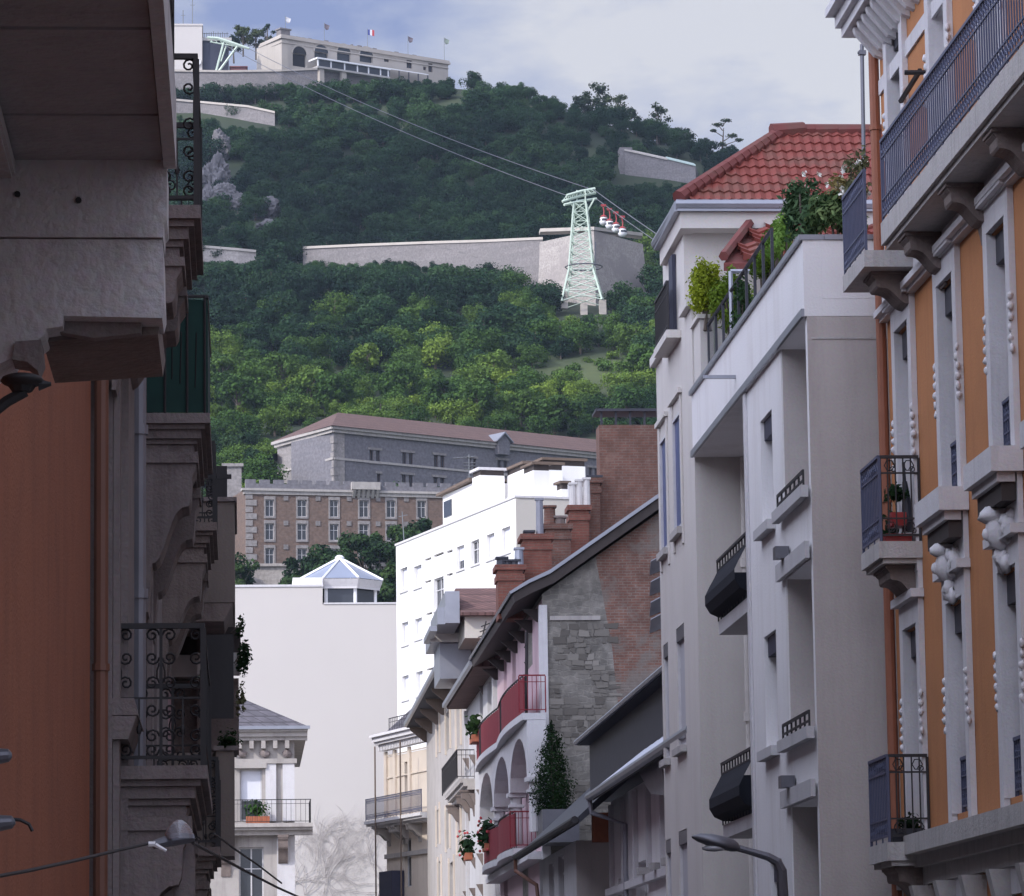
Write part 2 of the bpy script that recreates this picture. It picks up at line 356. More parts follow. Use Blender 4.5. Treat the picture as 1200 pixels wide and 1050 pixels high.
def railing(root, fr, a0, a1, b, z0, h, mat, style='scroll', step=.12, r=.008, name='railing', ends=(1, 1)):
    mb = MB(); z1 = z0+h
    mb.fb(fr, a0, a1, b-.022, b+.022, z1-.035, z1); mb.fb(fr, a0, a1, b-.012, b+.012, z0+.06, z0+.085)
    n = max(2, int(round((a1-a0)/step)))
    for i in range(n+1):
        a = a0+(a1-a0)*i/n; rr = r*(1.9 if i in (0, n) else 1)
        z_ = z0 if (i % 4 == 0 or i == n) else z0+.085
        mb.fb(fr, a-rr, a+rr, b-rr, b+rr, z_, z1-.035)
    if style == 'mid':
        mb.fb(fr, a0, a1, b-.011, b+.011, z1-.2, z1-.182)
    if style in ('scroll', 'dense'):
        mb.fb(fr, a0, a1, b-.011, b+.011, z1-.22, z1-.2); mb.fb(fr, a0, a1, b-.011, b+.011, z0+.26, z0+.28)
        sp = step if style == 'dense' else step*2
        k = int((a1-a0)/sp)
        for i in range(k):
            a = a0+(i+.5)*sp*(a1-a0)/(k*sp) if k else a0
            rr = min(.06, sp*.36)
            for zc in (z1-.12, z0+.17):
                mb.tube([fr.p(a+rr*math.cos(w*math.pi/3), b, zc+rr*1.1*math.sin(w*math.pi/3)) for w in range(7)], .007, 4, False)
                if style == 'scroll': spiral(mb, fr, a, b, zc-.05, rr*.7, 1.2, 1, 1, .006)
    return mb.build(name, mat, root)
def iron_rail(root, fr, a0, a1, b, z0, h, mat, name='railing'):
    """open rail of plain posts with pairs of C scrolls between them"""
    mb = MB(); z1 = z0+h
    mb.fb(fr, a0, a1, b-.022, b+.022, z1-.04, z1); mb.fb(fr, a0, a1, b-.014, b+.014, z0+.05, z0+.075); mb.fb(fr, a0, a1, b-.01, b+.01, z0+.5, z0+.515)
    n = max(1, int(round((a1-a0)/.30))); st = (a1-a0)/n
    for i in range(n+1):
        a = a0+i*st; mb.fb(fr, a-.012, a+.012, b-.012, b+.012, z0, z1-.04)
        for s in (-1, 1):
            if (i == 0 and s < 0) or (i == n and s > 0): continue
            for zc, sz in ((z1-.09, 1), (z1-.26, -1), (z0+.62, 1), (z0+.42, -1), (z0+.22, 1), (z0+.12, -1)):
                spiral(mb, fr, a+s*.01, b, zc, .055, 1.35, s, sz, .008, 12)
            mb.tube([fr.p(a+s*.012, b, z1-.3), fr.p(a+s*.03, b, z1-.36), fr.p(a+s*.03, b, z0+.66)], .006, 4)
    for i in range(n):
        a = a0+(i+.5)*st; mb.fb(fr, a-.007, a+.007, b-.007, b+.007, z0+.06, z0+.5)
        mb.ball(fr.p(a, b, z0+.27), .02, .02, .04, 6, 4)
    return mb.build(name, mat, root)
def bracket(root, fr, a0, a1, z1, depth, drop, mat, name='bracket'):
    """S-profile stone corbel carrying a balcony; profile in the b-z plane"""
    prof = [(0, z1), (depth, z1), (depth, z1-.10*drop), (depth*.92, z1-.16*drop), (depth*.9, z1-.30*drop)]
    for i in range(9):
        t = i/8; b = depth*(.86-.72*(t**.8)); z = z1-drop*(.34+.36*t+.10*math.sin(t*math.pi*2)*-.5); prof.append((b, z))
    prof += [(depth*.1, z1-drop*.82), (depth*.06, z1-drop), (0, z1-drop)]
    mb = MB(); mb.prism([fr.p(a0, b, z) for b, z in prof], fr.u*(a1-a0))
    e = .03
    mb.fb(fr, a0-e, a1+e, 0.003, depth+.02, z1-.07*drop, z1-.002)
    return mb.build(name, mat, root)
def moulding(mb, fr, a0, a1, z1, steps):
    """stack of stepped courses downwards: (height, projection)"""
    z = z1
    for h, b in steps:
        mb.fb(fr, a0-b*.0, a1, -.05, b, z-h, z); z -= h
    return z
# ================================================================== SETTING
g = MB(); S_ = 3000; g.poly([(-S_,-400,0),(S_,-400,0),(S_,6000,0),(-S_,6000,0)])
struct(g.build('ground', M['earth']))
g = MB(); g.box(.6, 6.4, -20, 225, .0, .006); struct(g.build('road', M['asphalt']))
g = MB(); g.box(-1.0, .596, -20, 225, 0, .13); g.box(6.404, 7.9, -20, 225, 0, .13); struct(g.build('pavement', M['paving']))

# ------------------------------------------------------------------ hill
PROF = [(Y, PY(500, y, Y).z) for Y, y in ((560,684),(600,606),(612,580),(645,545),(690,484),(765,368),(790,340),(830,312),(858,296),(925,232),(1010,100))]
PROF = [(200,0),(260,2),(330,18),(420,38),(500,55)] + PROF
def interp(T, x):
    if x <= T[0][0]: return T[0][1]
    for (x0,y0),(x1,y1) in zip(T, T[1:]):
        if x <= x1: return y0+(y1-y0)*(x-x0)/(x1-x0)
    (x0,y0),(x1,y1) = T[-2:]; return y1
CREST = [(-200,110),(200,104),(300,99),(500,99),(560,110),(620,125),(680,146),(720,160),(800,196),(850,212),(950,234),(1300,330)]
CD = [(0,1015),(540,1010),(700,1000),(850,985),(1300,960)]
from mathutils import noise as mn
def hz(X, Y, rough=True):
    u = 284+X/Y*F*1.013
    zc_d = interp(CD, u); zc = PY(u, interp(CREST, u), zc_d).z
    z = interp(PROF, Y) if Y <= 1010 else PROF[-1][1]
    w = max(0, abs(u-450)-900)/900; z *= max(.2, 1-w*.5)
    if Y > zc_d: zc -= (Y-zc_d)*.25
    z = min(z, zc)
    if rough and Y > 300: z += mn.noise(Vector((X*.02, Y*.02, 0)))*3
    return z
def gY(px, py):
    """distance at which the hillside shows at this pixel"""
    Y = 480
    while Y < 1006:
        if proj((PY(px, py, Y).x, Y, hz(PY(px, py, Y).x, Y)))[1] <= py: return Y
        Y += 2
    return Y
def meadow(X, Y):
    px, py = proj((X, Y, hz(X, Y, False)))
    return math.exp(-(((px-692)/68)**2+((py-446)/20)**2)**2) if 500 < Y < 900 else 0
def dry(px, py):
    return math.exp(-(((px-262)/32)**2+((py-222)/52)**2)**2)+math.exp(-(((px-310)/24)**2+((py-258)/20)**2)**2)
h = MB(); xs = list(range(-260, 521, 10)); ys = list(range(200, 1301, 8)); md = []
for Y in ys:
    for X in xs: h.v.append((X, Y, hz(X, Y))); md.append(meadow(X, Y))
nx = len(xs)
for j in range(len(ys)-1):
    for i in range(nx-1): h.f.append((j*nx+i, j*nx+i+1, (j+1)*nx+i+1, (j+1)*nx+i)); h.m.append(0)
ho = h.build('hill', M['hill'], None, True); struct(ho)
at = ho.data.attributes.new('meadow', 'FLOAT', 'POINT'); at.data.foreach_set('value', md)

# ---- woodland: one far-off wood in two leaf tones, sun and shade put into the colour, crowns instanced on points inside each object
def crown_mesh(name, mat, w, hgt, nb, leaves, size, seed):
    random.seed(seed); mb = MB()
    mb.mi = 1; mb.tube([(0,0,-2),(0,0,hgt*.35),(U(-.4,.4),U(-.4,.4),hgt*.7)], [.3,.22,.08], 5); mb.mi = 0
    for i in range(nb):
        a = U(0, 6.283); rr = w*.5*math.sqrt(R())*.75; t = R()
        c = (rr*math.cos(a), rr*math.sin(a), hgt*(.28+.55*t*(1-rr/w*.7)))
        q = U(.16, .30)*w
        mb.leaves(c, (q, q, q*.75), leaves, size, 1.3, .6)
    me = bpy.data.meshes.new(name); me.from_pydata(mb.v, [], mb.f); me.materials.append(mat); me.materials.append(M['bark'])
    me.polygons.foreach_set('material_index', mb.m); me.update()
    return me
def wood(name, pts, crowns, label_kind='stuff'):
    me = bpy.data.meshes.new(name); me.from_pydata([p[0] for p in pts], [], [])
    for nm, k in (('sc', 1), ('rz', 2)):
        a = me.attributes.new(nm, 'FLOAT', 'POINT'); a.data.foreach_set('value', [p[k] for p in pts])
    a = me.attributes.new('pick', 'INT', 'POINT'); a.data.foreach_set('value', [p[3] for p in pts])
    o = bpy.data.objects.new(name, me); COL.objects.link(o); o['kind'] = 'stuff'
    src = bpy.data.collections.new(name+'_kinds')
    for c in crowns: src.objects.link(bpy.data.objects.new(c.name, c))
    ng = bpy.data.node_groups.new(name+'_spread', 'GeometryNodeTree')
    ng.interface.new_socket('Geometry', in_out='INPUT', socket_type='NodeSocketGeometry'); ng.interface.new_socket('Geometry', in_out='OUTPUT', socket_type='NodeSocketGeometry')
    gi = ng.nodes.new('NodeGroupInput'); go = ng.nodes.new('NodeGroupOutput')
    ci = ng.nodes.new('GeometryNodeCollectionInfo'); ci.inputs['Collection'].default_value = src
    ci.inputs['Separate Children'].default_value = True; ci.inputs['Reset Children'].default_value = True
    ip = ng.nodes.new('GeometryNodeInstanceOnPoints'); ip.inputs['Pick Instance'].default_value = True
    def attr(n, dt):
        x = ng.nodes.new('GeometryNodeInputNamedAttribute'); x.data_type = dt; x.inputs[0].default_value = n
        return next(s for s in x.outputs if s.enabled and s.name == 'Attribute')
    cx = ng.nodes.new('ShaderNodeCombineXYZ')
    L = ng.links.new
    L(attr('rz', 'FLOAT'), cx.inputs[2]); L(gi.outputs[0], ip.inputs['Points']); L(ci.outputs[0], ip.inputs['Instance'])
    L(attr('pick', 'INT'), ip.inputs['Instance Index']); L(cx.outputs[0], ip.inputs['Rotation']); L(attr('sc', 'FLOAT'), ip.inputs['Scale'])
    L(ip.outputs[0], go.inputs[0])
    md_ = o.modifiers.new('spread', 'NODES'); md_.node_group = ng
    return o
crD = [crown_mesh('broad_crown', M['leaf_shade_tone'], 7.5, 8.5, 16, 150, .50, 100+i) for i in range(5)]
crL = [crown_mesh('leafy_crown', M['leaf_sun_tone'], 7.5, 8.0, 16, 160, .46, 200+i) for i in range(6)]
crB = [crown_mesh('shrub_crown', M['leaf_sun_tone'], 4.5, 3.2, 7, 60, .55, 300+i) for i in range(3)]
random.seed(21)
# built things that must stay clear of the wood: (px0,px1,py0,py1,Y0,Y1)
LIMIT = [(240,530,684,560),(530,740,574,606),(655,712,356,768),(633,705,322,776),(705,756,322,776),(345,634,302,836),(228,302,299,845),(180,250,134,gY(220,134)-2),(250,326,142,gY(290,142)-2),
         (722,784,212,gY(750,214)-2),(784,820,214,gY(800,216)-2),(195,300,92,1008),(300,532,89,1012)]        # (px0, px1, tree tops stay below this y, nearer than this)
FOOT = [(280,570,550,586),(316,780,596,662),(626,765,770,832),(190,545,984,1065),(252,292,580,600),(650,716,752,778),(722,824,gY(770,214)-3,gY(770,214)+11)]
print('GY', gY(220,134), gY(770,214), gY(500,300), gY(260,230))
ptsD, ptsL = [], []
Y = 520.0
while Y < 1045:
    sp = 4.9 if Y < 700 else 5.4
    X = -.07*Y
    while X < .20*Y:
        x, y = X+U(-.5,.5)*sp, Y+U(-.5,.5)*sp
        X += sp
        z = hz(x, y)
        px, py = proj((x, y, z+2))
        if px > 1010 or px < 120: continue
        if any(k[0] < px < k[1] and k[2] < y < k[3] for k in FOOT): continue
        if meadow(x, y) > .35 and R() < .62: continue
        dd = dry(px, py)
        if y > 800 and dd > .5 and R() < .8: continue
        s = U(.62, 1.15)
        if y > 985: s *= .7
        if y > 940 and px > 640: s *= .75
        def clash(s): 
            tpy = proj((x, y, z+s*7.6))[1]; wpx = s*3.2/y*F
            return any(k[0]-wpx < px < k[1]+wpx and tpy < k[2] and y < k[3] for k in LIMIT)
        if clash(s): s *= .55
        if clash(s): continue
        lightness = (py-368)/85 + mn.noise(Vector((x*.016, y*.016, 3)))*1.2 + U(-.75,.75)+(px-480)/700  # picks the leaf tone by height in view: sunlit below, shaded above
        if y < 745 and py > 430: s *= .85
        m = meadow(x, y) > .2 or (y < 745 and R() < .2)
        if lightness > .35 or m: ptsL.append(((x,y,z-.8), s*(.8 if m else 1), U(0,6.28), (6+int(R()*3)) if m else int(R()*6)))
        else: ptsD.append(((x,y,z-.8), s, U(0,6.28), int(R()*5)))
    Y += sp*.9
# growth along the foot of the hillside walls, its tops just reaching each wall's foot
for (x0, x1, yl, Yw) in [(180,250,135,gY(220,135)-1),(250,326,146,gY(290,146)-1),(345,634,303,826),(228,345,304,838),(722,786,213,gY(750,214)-2),(780,824,213,gY(800,216)-2),(195,300,93,1009),(300,400,91,1011),(400,532,90,1011),(634,656,326,780),(250,330,274,gY(290,274))]:
    x = x0
    while x < x1:
        for dY in (3, 8, 14):
            Yq = Yw-dY-U(0,3); px = x+U(-3,3); top_ = PY(px, yl+U(-3,5)+dY*.35, Yq); g_ = hz(top_.x, Yq); s = (top_.z-g_)/7.0
            if s < .12: continue
            ptsD.append(((top_.x, Yq, g_-.5), min(s, 1.25), U(0,6.28), int(R()*5)))
        x += U(9,14)
wood('shade_toned_woodland', ptsD, crD)
wood('sun_toned_woodland', ptsL, crL+crB)
print('trees', len(ptsD), len(ptsL))

# ================================================================== FORT AND HILLSIDE BUILDINGS
def ground_root(x, y): return (x, y, hz(x, y) if y > 300 else 0)
def quadwall(p0, p1):
    """frame for a wall running from ground point p0 to p1, facing the camera side"""
    u = Vector((p1.x-p0.x, p1.y-p0.y, 0)); L_ = u.length; u.normalize(); n = Vector((u.y, -u.x, 0))
    if n.y > 0: n = -n
    return Fr(p0.x, p0.y, u.x, u.y, n.x, n.y), L_
def pixops(fr, lst, b=0):
    """window openings measured as (left x, top y, bottom y, right x)"""
    out = []
    for x0, yt, yb, x1 in lst:
        a0, zt = fr.inv(x0, yt, b); _, zb = fr.inv(x0, yb, b); a1, _ = fr.inv(x1, (yt+yb)/2, b)
        out.append((min(a0, a1), max(a0, a1), zb, zt))
    return out
def arch_ops(a0, a1, z0, z1): return None
# ---- summit fort
rt = thing('hilltop_fort', 'long cream stone fort with arched bays on the summit of the wooded hill', 'fort', ground_root(22, 1015))
cA = PY(330, 45, 1012); cB = PY(525, 70, 1040); cC = PY(306, 50, 1022)
zt = cA.z; zb = PY(330, 92, 1012).z - 6
for nm, p, q in (('front', cA, cB), ('side', cC, cA)):
    fr, L_ = quadwall(p, q); mb = MB()
    if nm == 'front':
        big = pixops(fr, [(343,62,77,359)])[0]; ar = [big]+pixops(fr, [(368.5,60,72,384.5),(395,61,72,411),(421.5,64,72,437)])
        sm = pixops(fr, [(450,68,72,456),(476.5,70,79.5,483),(496,78,82,499.5),(502,74,84,507)])
        wall_sheet(mb, fr, 0, L_, zb, zt, ar+sm, 1.2); body(mb, fr, 0, L_, zb, zt, 1.25, 13)
        wo_ = mb.build('wall', M['fort'], rt)
        for i, o in enumerate(ar):           # half-round heads
            c = (o[0]+o[1])/2; r = (o[1]-o[0])/2
            k = MB(); k.prism([fr.p(c+r*math.cos(w*math.pi/12), .03, o[3]+r*math.sin(w*math.pi/12)*.95) for w in range(13)], fr.n*-.02); k.build('arch_head', M['dark' if i == 0 else 'glass'], rt)
            k = MB()
            for w in range(12):
                t0, t1 = w*math.pi/12, (w+1)*math.pi/12
                k.prism([fr.p(c+r*math.cos(t0), .04, o[3]+r*math.sin(t0)), fr.p(c+(r+.5)*math.cos(t0), .04, o[3]+(r+.5)*math.sin(t0)), fr.p(c+(r+.5)*math.cos(t1), .04, o[3]+(r+.5)*math.sin(t1)), fr.p(c+r*math.cos(t1), .04, o[3]+r*math.sin(t1))], fr.n*.12)
            k.build('arch_surround', M['fort'], rt)
            k = MB(); k.fb(fr, o[0], o[1], -.9, -.8, o[2], o[3]+.1); k.build('doorway' if i == 0 else 'glazing', M['dark' if i == 0 else 'glass'], rt)
        for o in sm: window(rt, fr, *o, rec=.5, w=.12, fm='frame_d')
        k = MB()
        for i in range(26):
            a = 4+i*(L_-8)/26+U(-.4,.4); k.fb(fr, a, a+U(.5,1.4), -3, -1.6, zt+1.1, zt+1.1+U(.4,.9))
        k.build('roof_parapet_stone', M['rampart_s'], rt)
    else:
        o = pixops(fr, [(319,71,79,326)]); wall_sheet(mb, fr, 0, L_, zb, zt, o, .6); body(mb, fr, 0, L_, zb, zt, .65, 2); mb.build('wall', M['fort'], rt)
        window(rt, fr, *o[0], rec=.4, w=.12, fm='frame_d')
    c = MB(); c.fb(fr, -.5, L_+.5, -1.0, .55, zt+.003, zt+.55); c.fb(fr, -.3, L_+.3, -1.0, .3, zt+.55, zt+1.1); c.fb(fr, 0, L_, .002, .25, zt-1.2, zt-.9)
    c.build('cornice', M['fort'], rt)
frF, LF = quadwall(cA, cB)
k = MB(); a0, z0 = frF.inv(333, 41); a1, _ = frF.inv(344, 41); k.fb(frF, a0, a1, -4, -1.8, zt+1, zt+3.1); k.fb(frF, a0-.3, a1+.3, -4.3, -1.5, zt+3.1, zt+3.5); k.build('lookout_block', M['rampart_s'], rt)
# glazed terrace in front of the fort
tr = thing('glazed_terrace', 'white framed glazed terrace on stone piers against the hilltop fort', 'terrace', ground_root(28, 1008))
b0, b1 = 1.5, 5.5; A = [frF.inv(x, 75, b1)[0] for x in (373, 388, 404, 419, 432, 446, 455)]
zr = frF.inv(390, 72, b1)[1]; zf = frF.inv(390, 80, b1)[1]
k = MB(); k.fb(frF, A[0]-.6, A[-1]+.6, b0, b1+.5, zr, zr+.45); k.prism([frF.p(A[0]+1.5, 1.6, zr+.45), frF.p(A[0]+1.5, b1, zr+.45), frF.p(A[0]+1.5, 1.6, zr+1.5)], frF.u*(A[-1]-A[0]-3)); k.build('roof', M['white_m'], tr)
k = MB(); k.fb(frF, A[0]-.4, A[-1]+.4, b0, b1+.3, zf-.5, zf); k.build('floor_slab', M['grey_stone'], tr)
for i, a in enumerate(A): k = MB(); k.fb(frF, a-.2, a+.2, b1-.3, b1, zf, zr); k.build('post', M['white_m'], tr)
for i in range(6): k = MB(); k.fb(frF, A[i]+.2, A[i+1]-.2, b1-.2, b1-.12, zf, zr); k.build('glass_panel', M['glass'], tr)
for x in (378, 404): a = frF.inv(x, 90, b1)[0]; k = MB(); k.fb(frF, a-.7, a+.7, b1-1.4, b1-.2, zf-9, zf-.5); k.build('pier', M['fort'], tr)
k = MB(); k.fb(frF, A[0]+1, A[-1]-1, b0-.6, b1-2, zf-8, zf-.5); k.build('basement_wall', M['rampart_s'], tr)
aw = thing('terrace_awning', 'long grey flat awning right of the glazed terrace at the hilltop fort', 'awning', ground_root(45, 1016))
a0, zz = frF.inv(456, 80, 4); a1, _ = frF.inv(501, 86, 4)
k = MB(); k.prism([frF.p(a0, 1.3, zz+.9), frF.p(a0, 4.5, zz-.1), frF.p(a0, 4.5, zz-.35), frF.p(a0, 1.3, zz+.6)], frF.u*(a1-a0)); k.build('canopy', M['white_m'], aw)
for i in range(5): a = a0+(a1-a0)*i/4; k = MB(); k.fb(frF, a-.12, a+.12, 4.0, 4.3, zz-4.5, zz-.35); k.build('post', M['lampmetal'], aw)
k = MB(); k.fb(frF, a0, a1, 1.4, 4.5, zz-5.5, zz-3.2); k.build('parapet', M['rampart_s'], aw)
# flags
FL = [(334.5,22,'pale',), (380,30,'dark'), (430.5,37,'tri'), (478,45,'dark'), (520.5,47,'grey')]
desc = ['pale flag at the left end of the fort roof', 'small dark flag second from the left on the fort roof', 'blue white and red flag over the middle of the fort roof', 'dark flag second from the right on the fort roof', 'grey green flag at the right end of the fort roof']
FM = {'pale': simple('pale_flag_cloth', (.5,.5,.52)), 'dark': simple('dark_flag_cloth', (.10,.08,.10)), 'grey': simple('grey_flag_cloth', (.16,.2,.17)),
      'b': simple('blue_flag_cloth', (.04,.06,.25)), 'w': simple('white_flag_cloth', (.7,.7,.72)), 'r': simple('red_flag_cloth', (.45,.05,.06))}
for (x, y, kd), ds in zip(FL, desc):
    a, z = frF.inv(x, y, -5); p = frF.p(a, -5, zt+1)
    fr_ = thing('flagpole', ds, 'flag', p, 'flags along the fort roof')
    k = MB(); k.tube([p, (p.x, p.y, z+.8)], .07, 5); k.build('pole', M['cable'], fr_)
    w_, hh = 1.5, 1.5
    if kd == 'tri':
        for i, c in enumerate('bwr'):
            k = MB(); k.prism([(p.x+.12+i*.6, p.y, z-hh*.6-.12*i), (p.x+.12+(i+1)*.6, p.y+.1, z-hh*.6-.12*(i+1)), (p.x+.12+(i+1)*.6, p.y+.1, z+.6-.12*i), (p.x+.12+i*.6, p.y, z+.6)], (0, .06, 0)); k.build('flag_band', FM[c], fr_)
    else:
        k = MB(); k.prism([(p.x+.1, p.y, z+.6), (p.x+.7, p.y+.2, z+.4), (p.x+w_, p.y, z), (p.x+w_*.8, p.y, z-hh*.7), (p.x+.5, p.y+.2, z-hh*.8), (p.x+.1, p.y, z-hh*.4)], (0, .06, 0)); k.build('flag', FM[kd], fr_)
# ---- summit cable car station and its steel head
st = thing('cable_car_station', 'white block of the upper cable car station left of the hilltop fort', 'station', ground_root(-12, 1005))
fr = FY(1000); a0, z1_ = fr.inv(195, 30); a1, z0_ = fr.inv(237, 84)
k = MB(); k.fb(fr, a0, a1, -14, 0, z0_-5, z1_); k.fb(fr, a0-.2, a1+.2, -14.2, .2, z1_, z1_+.5); k.build('wall', M['blank_w'], st)
b0, z2_ = fr.inv(237, 38); b1_, z3_ = fr.inv(268, 80)
k = MB(); k.fb(fr, b0+.05, b1_, -12, -1.5, z3_-4, z2_-2); k.build('dark_hall', M['shutter_d'], st)
k = MB(); k.fb(fr, b0+.05, b1_+.8, -12, -1, z2_-1.95, z2_-1.1); k.build('roof_slab', M['grey_stone'], st)
k = MB()
for i in range(12): a = b0+i*.6; k.tube([fr.p(a, -1.4, z2_-1.1), fr.p(a, -1.4, z2_+U(.2,.7))], .06, 4)
k.fb(fr, b0, b1_, -1.45, -1.35, z2_, z2_+.1); k.build('roof_railing', M['iron'], st)
k = MB(); c = fr.p(fr.inv(231, 73)[0], .05, fr.inv(231, 73)[1]); k.tube([c, c+fr.n*.4], 1.0, 14); k.build('round_sign', M['white_m'], st)
for x, y in ((214.5, 12), (225.5, 0)):
    a, z = fr.inv(x, y, -4); ms = tag((lambda k: (k.tube([fr.p(a, -4, z1_+.4), fr.p(a, -4, z)], .14, 5), k.tube([fr.p(a-.6, -4, z-1.4), fr.p(a+.6, -4, z-1.4)], .06, 4), k.build('radio_mast', M['cable']))[-1])(MB()), 'thin radio mast on the white station, the '+('shorter' if x < 220 else 'taller')+' of the two', 'mast', 'radio masts')
hd = thing('cable_support', 'pale green steel V-shaped cable support beside the white summit station', 'cable support', ground_root(-2, 998))
fr = FY(996)
def P_(x, y, b=0): a, z = fr.inv(x, y, b); return fr.p(a, b, z)
for b in (0, -3):
    for (x0, y0, x1, y1, r) in ((252,88,262,50,.32),(253,88,280,52,.32),(265,54,259,72,.2)):
        k = MB(); k.tube([P_(x0,y0,b), P_(x1,y1,b)], r, 5); k.build('leg', M['green_steel'], hd)
    k = MB(); k.tube([P_(243,44,b), P_(255,45,b), P_(270,50,b), P_(282,54,b), P_(292,57,b)], [.35,.45,.5,.45,.3], 6); k.build('saddle_beam', M['green_steel'], hd)
    k = MB(); k.tube([P_(246,49,b), P_(262,52,b), P_(290,56,b)], .18, 5)
    for i in range(7): k.tube([P_(246+i*6,45+i*1.4,b), P_(249+i*6,49.5+i,b)], .1, 4)
    k.build('truss', M['green_steel'], hd)
for x, y in ((243,44),(262,50),(292,57)): k = MB(); k.tube([P_(x,y,0), P_(x,y,-3)], .2, 5); k.build('cross_beam', M['green_steel'], hd)
k = MB(); fr2 = FY(1000); a0, z1_ = fr2.inv(270, 79); a1, z0_ = fr2.inv(289, 90); k.fb(fr2, a0, a1, -3, 0, z0_, z1_); k.fb(fr2, a0-.3, a1+.3, -3.2, .4, z1_, z1_+.3); tag(k.build('kiosk', simple('dark_red_boards', (.20,.06,.06))), 'small dark red kiosk between the green cable support and the fort', 'kiosk')
# terraces / retaining walls
def rampart(name, label, pts, mat, thick=2.0, cap=True, cat='wall', down=4):
    """pts: (px, ytop, ybottom, distance)"""
    k = MB(); c = MB()
    for (p, q) in zip(pts, pts[1:]):
        A, B = PY(p[0], p[1], p[3]), PY(q[0], q[1], q[3]); C, D = PY(p[0], p[2], p[3]), PY(q[0], q[2], q[3])
        C = Vector((A.x, A.y-.0, C.z-down)); D = Vector((B.x, B.y, D.z-down)); off = Vector((0, thick, 0)); lean = Vector((0, -.06*(A.z-C.z), 0))
        k.hexa([C+lean, D+lean, D+off, C+off, A, B, B+off, A+off])
        if cap: e = Vector((0,-.35,0)); c.hexa([A+e, B+e, B+off, A+off]+[v+Vector((0,0,.55)) for v in (A+e, B+e, B+off, A+off)])
    r = thing(name, label, cat, PY(pts[0][0], pts[0][2], pts[0][3]))
    k.build('masonry', mat, r)
    if cap: c.build('coping', M['fort'], r)
    return r
rampart('retaining_wall', 'pale grey retaining wall sloping down the hill below the summit station', [(180,116,130,gY(220,134)),(235,121,134,gY(240,134)),(290,126,142,gY(290,143)),(322,133,148,gY(320,148))], M['rampart_s'])
rampart('terrace_wall', 'low stone terrace wall in front of the summit station and kiosk', [(200,84,92,995),(262,85,94,995),(330,84,92,996),(372,82,92,1000)], M['rampart_s'], 1.5)
rampart('ruined_wall', 'small broken stretch of stone wall half buried in trees under the glazed terrace', [(407,141,146,gY(415,147)),(420,140,146,gY(415,147)),(433,143,146,gY(415,147))], M['rampart_s'], cap=False, down=2)
rampart('ruined_wall', 'longer broken stretch of stone wall half buried in trees under the right end of the fort', [(478,148,154,gY(495,156)),(492,145,154,gY(495,156)),(508,147,154,gY(495,156)),(520,150,154,gY(495,156))], M['rampart_s'], cap=False, down=2)
rampart('roadside_wall', 'short pale wall at the far left of the hillside road', [(232,290,300,845),(280,294,300,842),(300,296,300,842)], M['rampart'])
rampart('rampart_wall', 'long grey curtain wall crossing the hillside to the left of the bastion', [(355,292,298,835),(420,289,308,828),(500,286,312,818),(570,284,316,806),(636,281,320,792)], M['rampart_s'])
bs = thing('bastion', 'pale square stone bastion standing behind the lattice pylon', 'bastion', ground_root(60, 790))
C0, C1, C2 = PY(633,272,788), PY(696,270,776), PY(753,277,790)
zt = C1.z; zb = PY(696, 340, 776).z-8
def corner(c, z, o): return Vector((c.x+o[0]*(zt-z), c.y+o[1]*(zt-z), z))
o0, o1, o2 = (-.07,-.02), (.0,-.09), (.09,-.02)
for a, b, oa, ob, m in ((C0, C1, o0, o1, 'rampart'), (C1, C2, o1, o2, 'rampart')):
    k = MB(); k.hexa([corner(a,zb,oa), corner(b,zb,ob), Vector((b.x,b.y+3,zb)), Vector((a.x,a.y+3,zb)), corner(a,zt,oa), corner(b,zt,ob), Vector((b.x,b.y+3,zt)), Vector((a.x,a.y+3,zt))]); k.build('face', M[m], bs)
    c = MB(); e = Vector((0,-.4,0)); c.hexa([v+e for v in (a.copy(),b.copy())]+[b+Vector((0,3,0)), a+Vector((0,3,0))]+[v+e+Vector((0,0,.7)) for v in (a.copy(),b.copy())]+[b+Vector((0,3,.7)), a+Vector((0,3,.7))]); 
    c.build('coping', M['fort'], bs)
k = MB(); k.prism([(C0.x,C0.y+1,zt-.5),(C1.x,C1.y+1,zt-.5),(C2.x,C2.y+1,zt-.5),((C0.x+C2.x)/2,C2.y+22,zt-.5)], (0,0,.3)); k.build('fill', M['paving'], bs)
# small fort buildings on the right shoulder
ob = thing('stone_outbuilding', 'small ruined stone building with a pale green roof on the right shoulder', 'building', ground_root(106, gY(770,214)))
GO = gY(770,216)+2
for (x0,y0,x1,y1,yb,Y0,Y1) in ((732,177,782,188,216,GO+3,GO),(782,187,815,195,216,GO,GO-3)):
    A, B = PY(x0,y0,Y0), PY(x1,y1,Y1); z_ = PY(x0,yb+6,Y0).z-5; off = Vector((1.5,7,0))
    k = MB(); k.hexa([Vector((A.x,A.y,z_)), Vector((B.x,B.y,z_)), Vector((B.x,B.y,z_))+off, Vector((A.x,A.y,z_))+off, A, B, B+off, A+off]); k.build('wall', M['rampart_s'], ob)
    k = MB(); e = Vector((0,-.4,0)); up = Vector((0,3.4,1.3)); k.hexa([A+e, B+e, B+up, A+up, A+e+Vector((0,0,.35)), B+e+Vector((0,0,.35)), B+up+Vector((0,0,.3)), A+up+Vector((0,0,.3))]); k.build('roof', M['green_roof' if x0 > 760 else 'fort'], ob)
A = PY(730,175,GO+5); k = MB(); k.box(A.x-1, A.x+2.2, A.y-1.5, A.y+3, A.z-9, A.z+.2); k.build('end_wall', M['rampart_s'], ob)
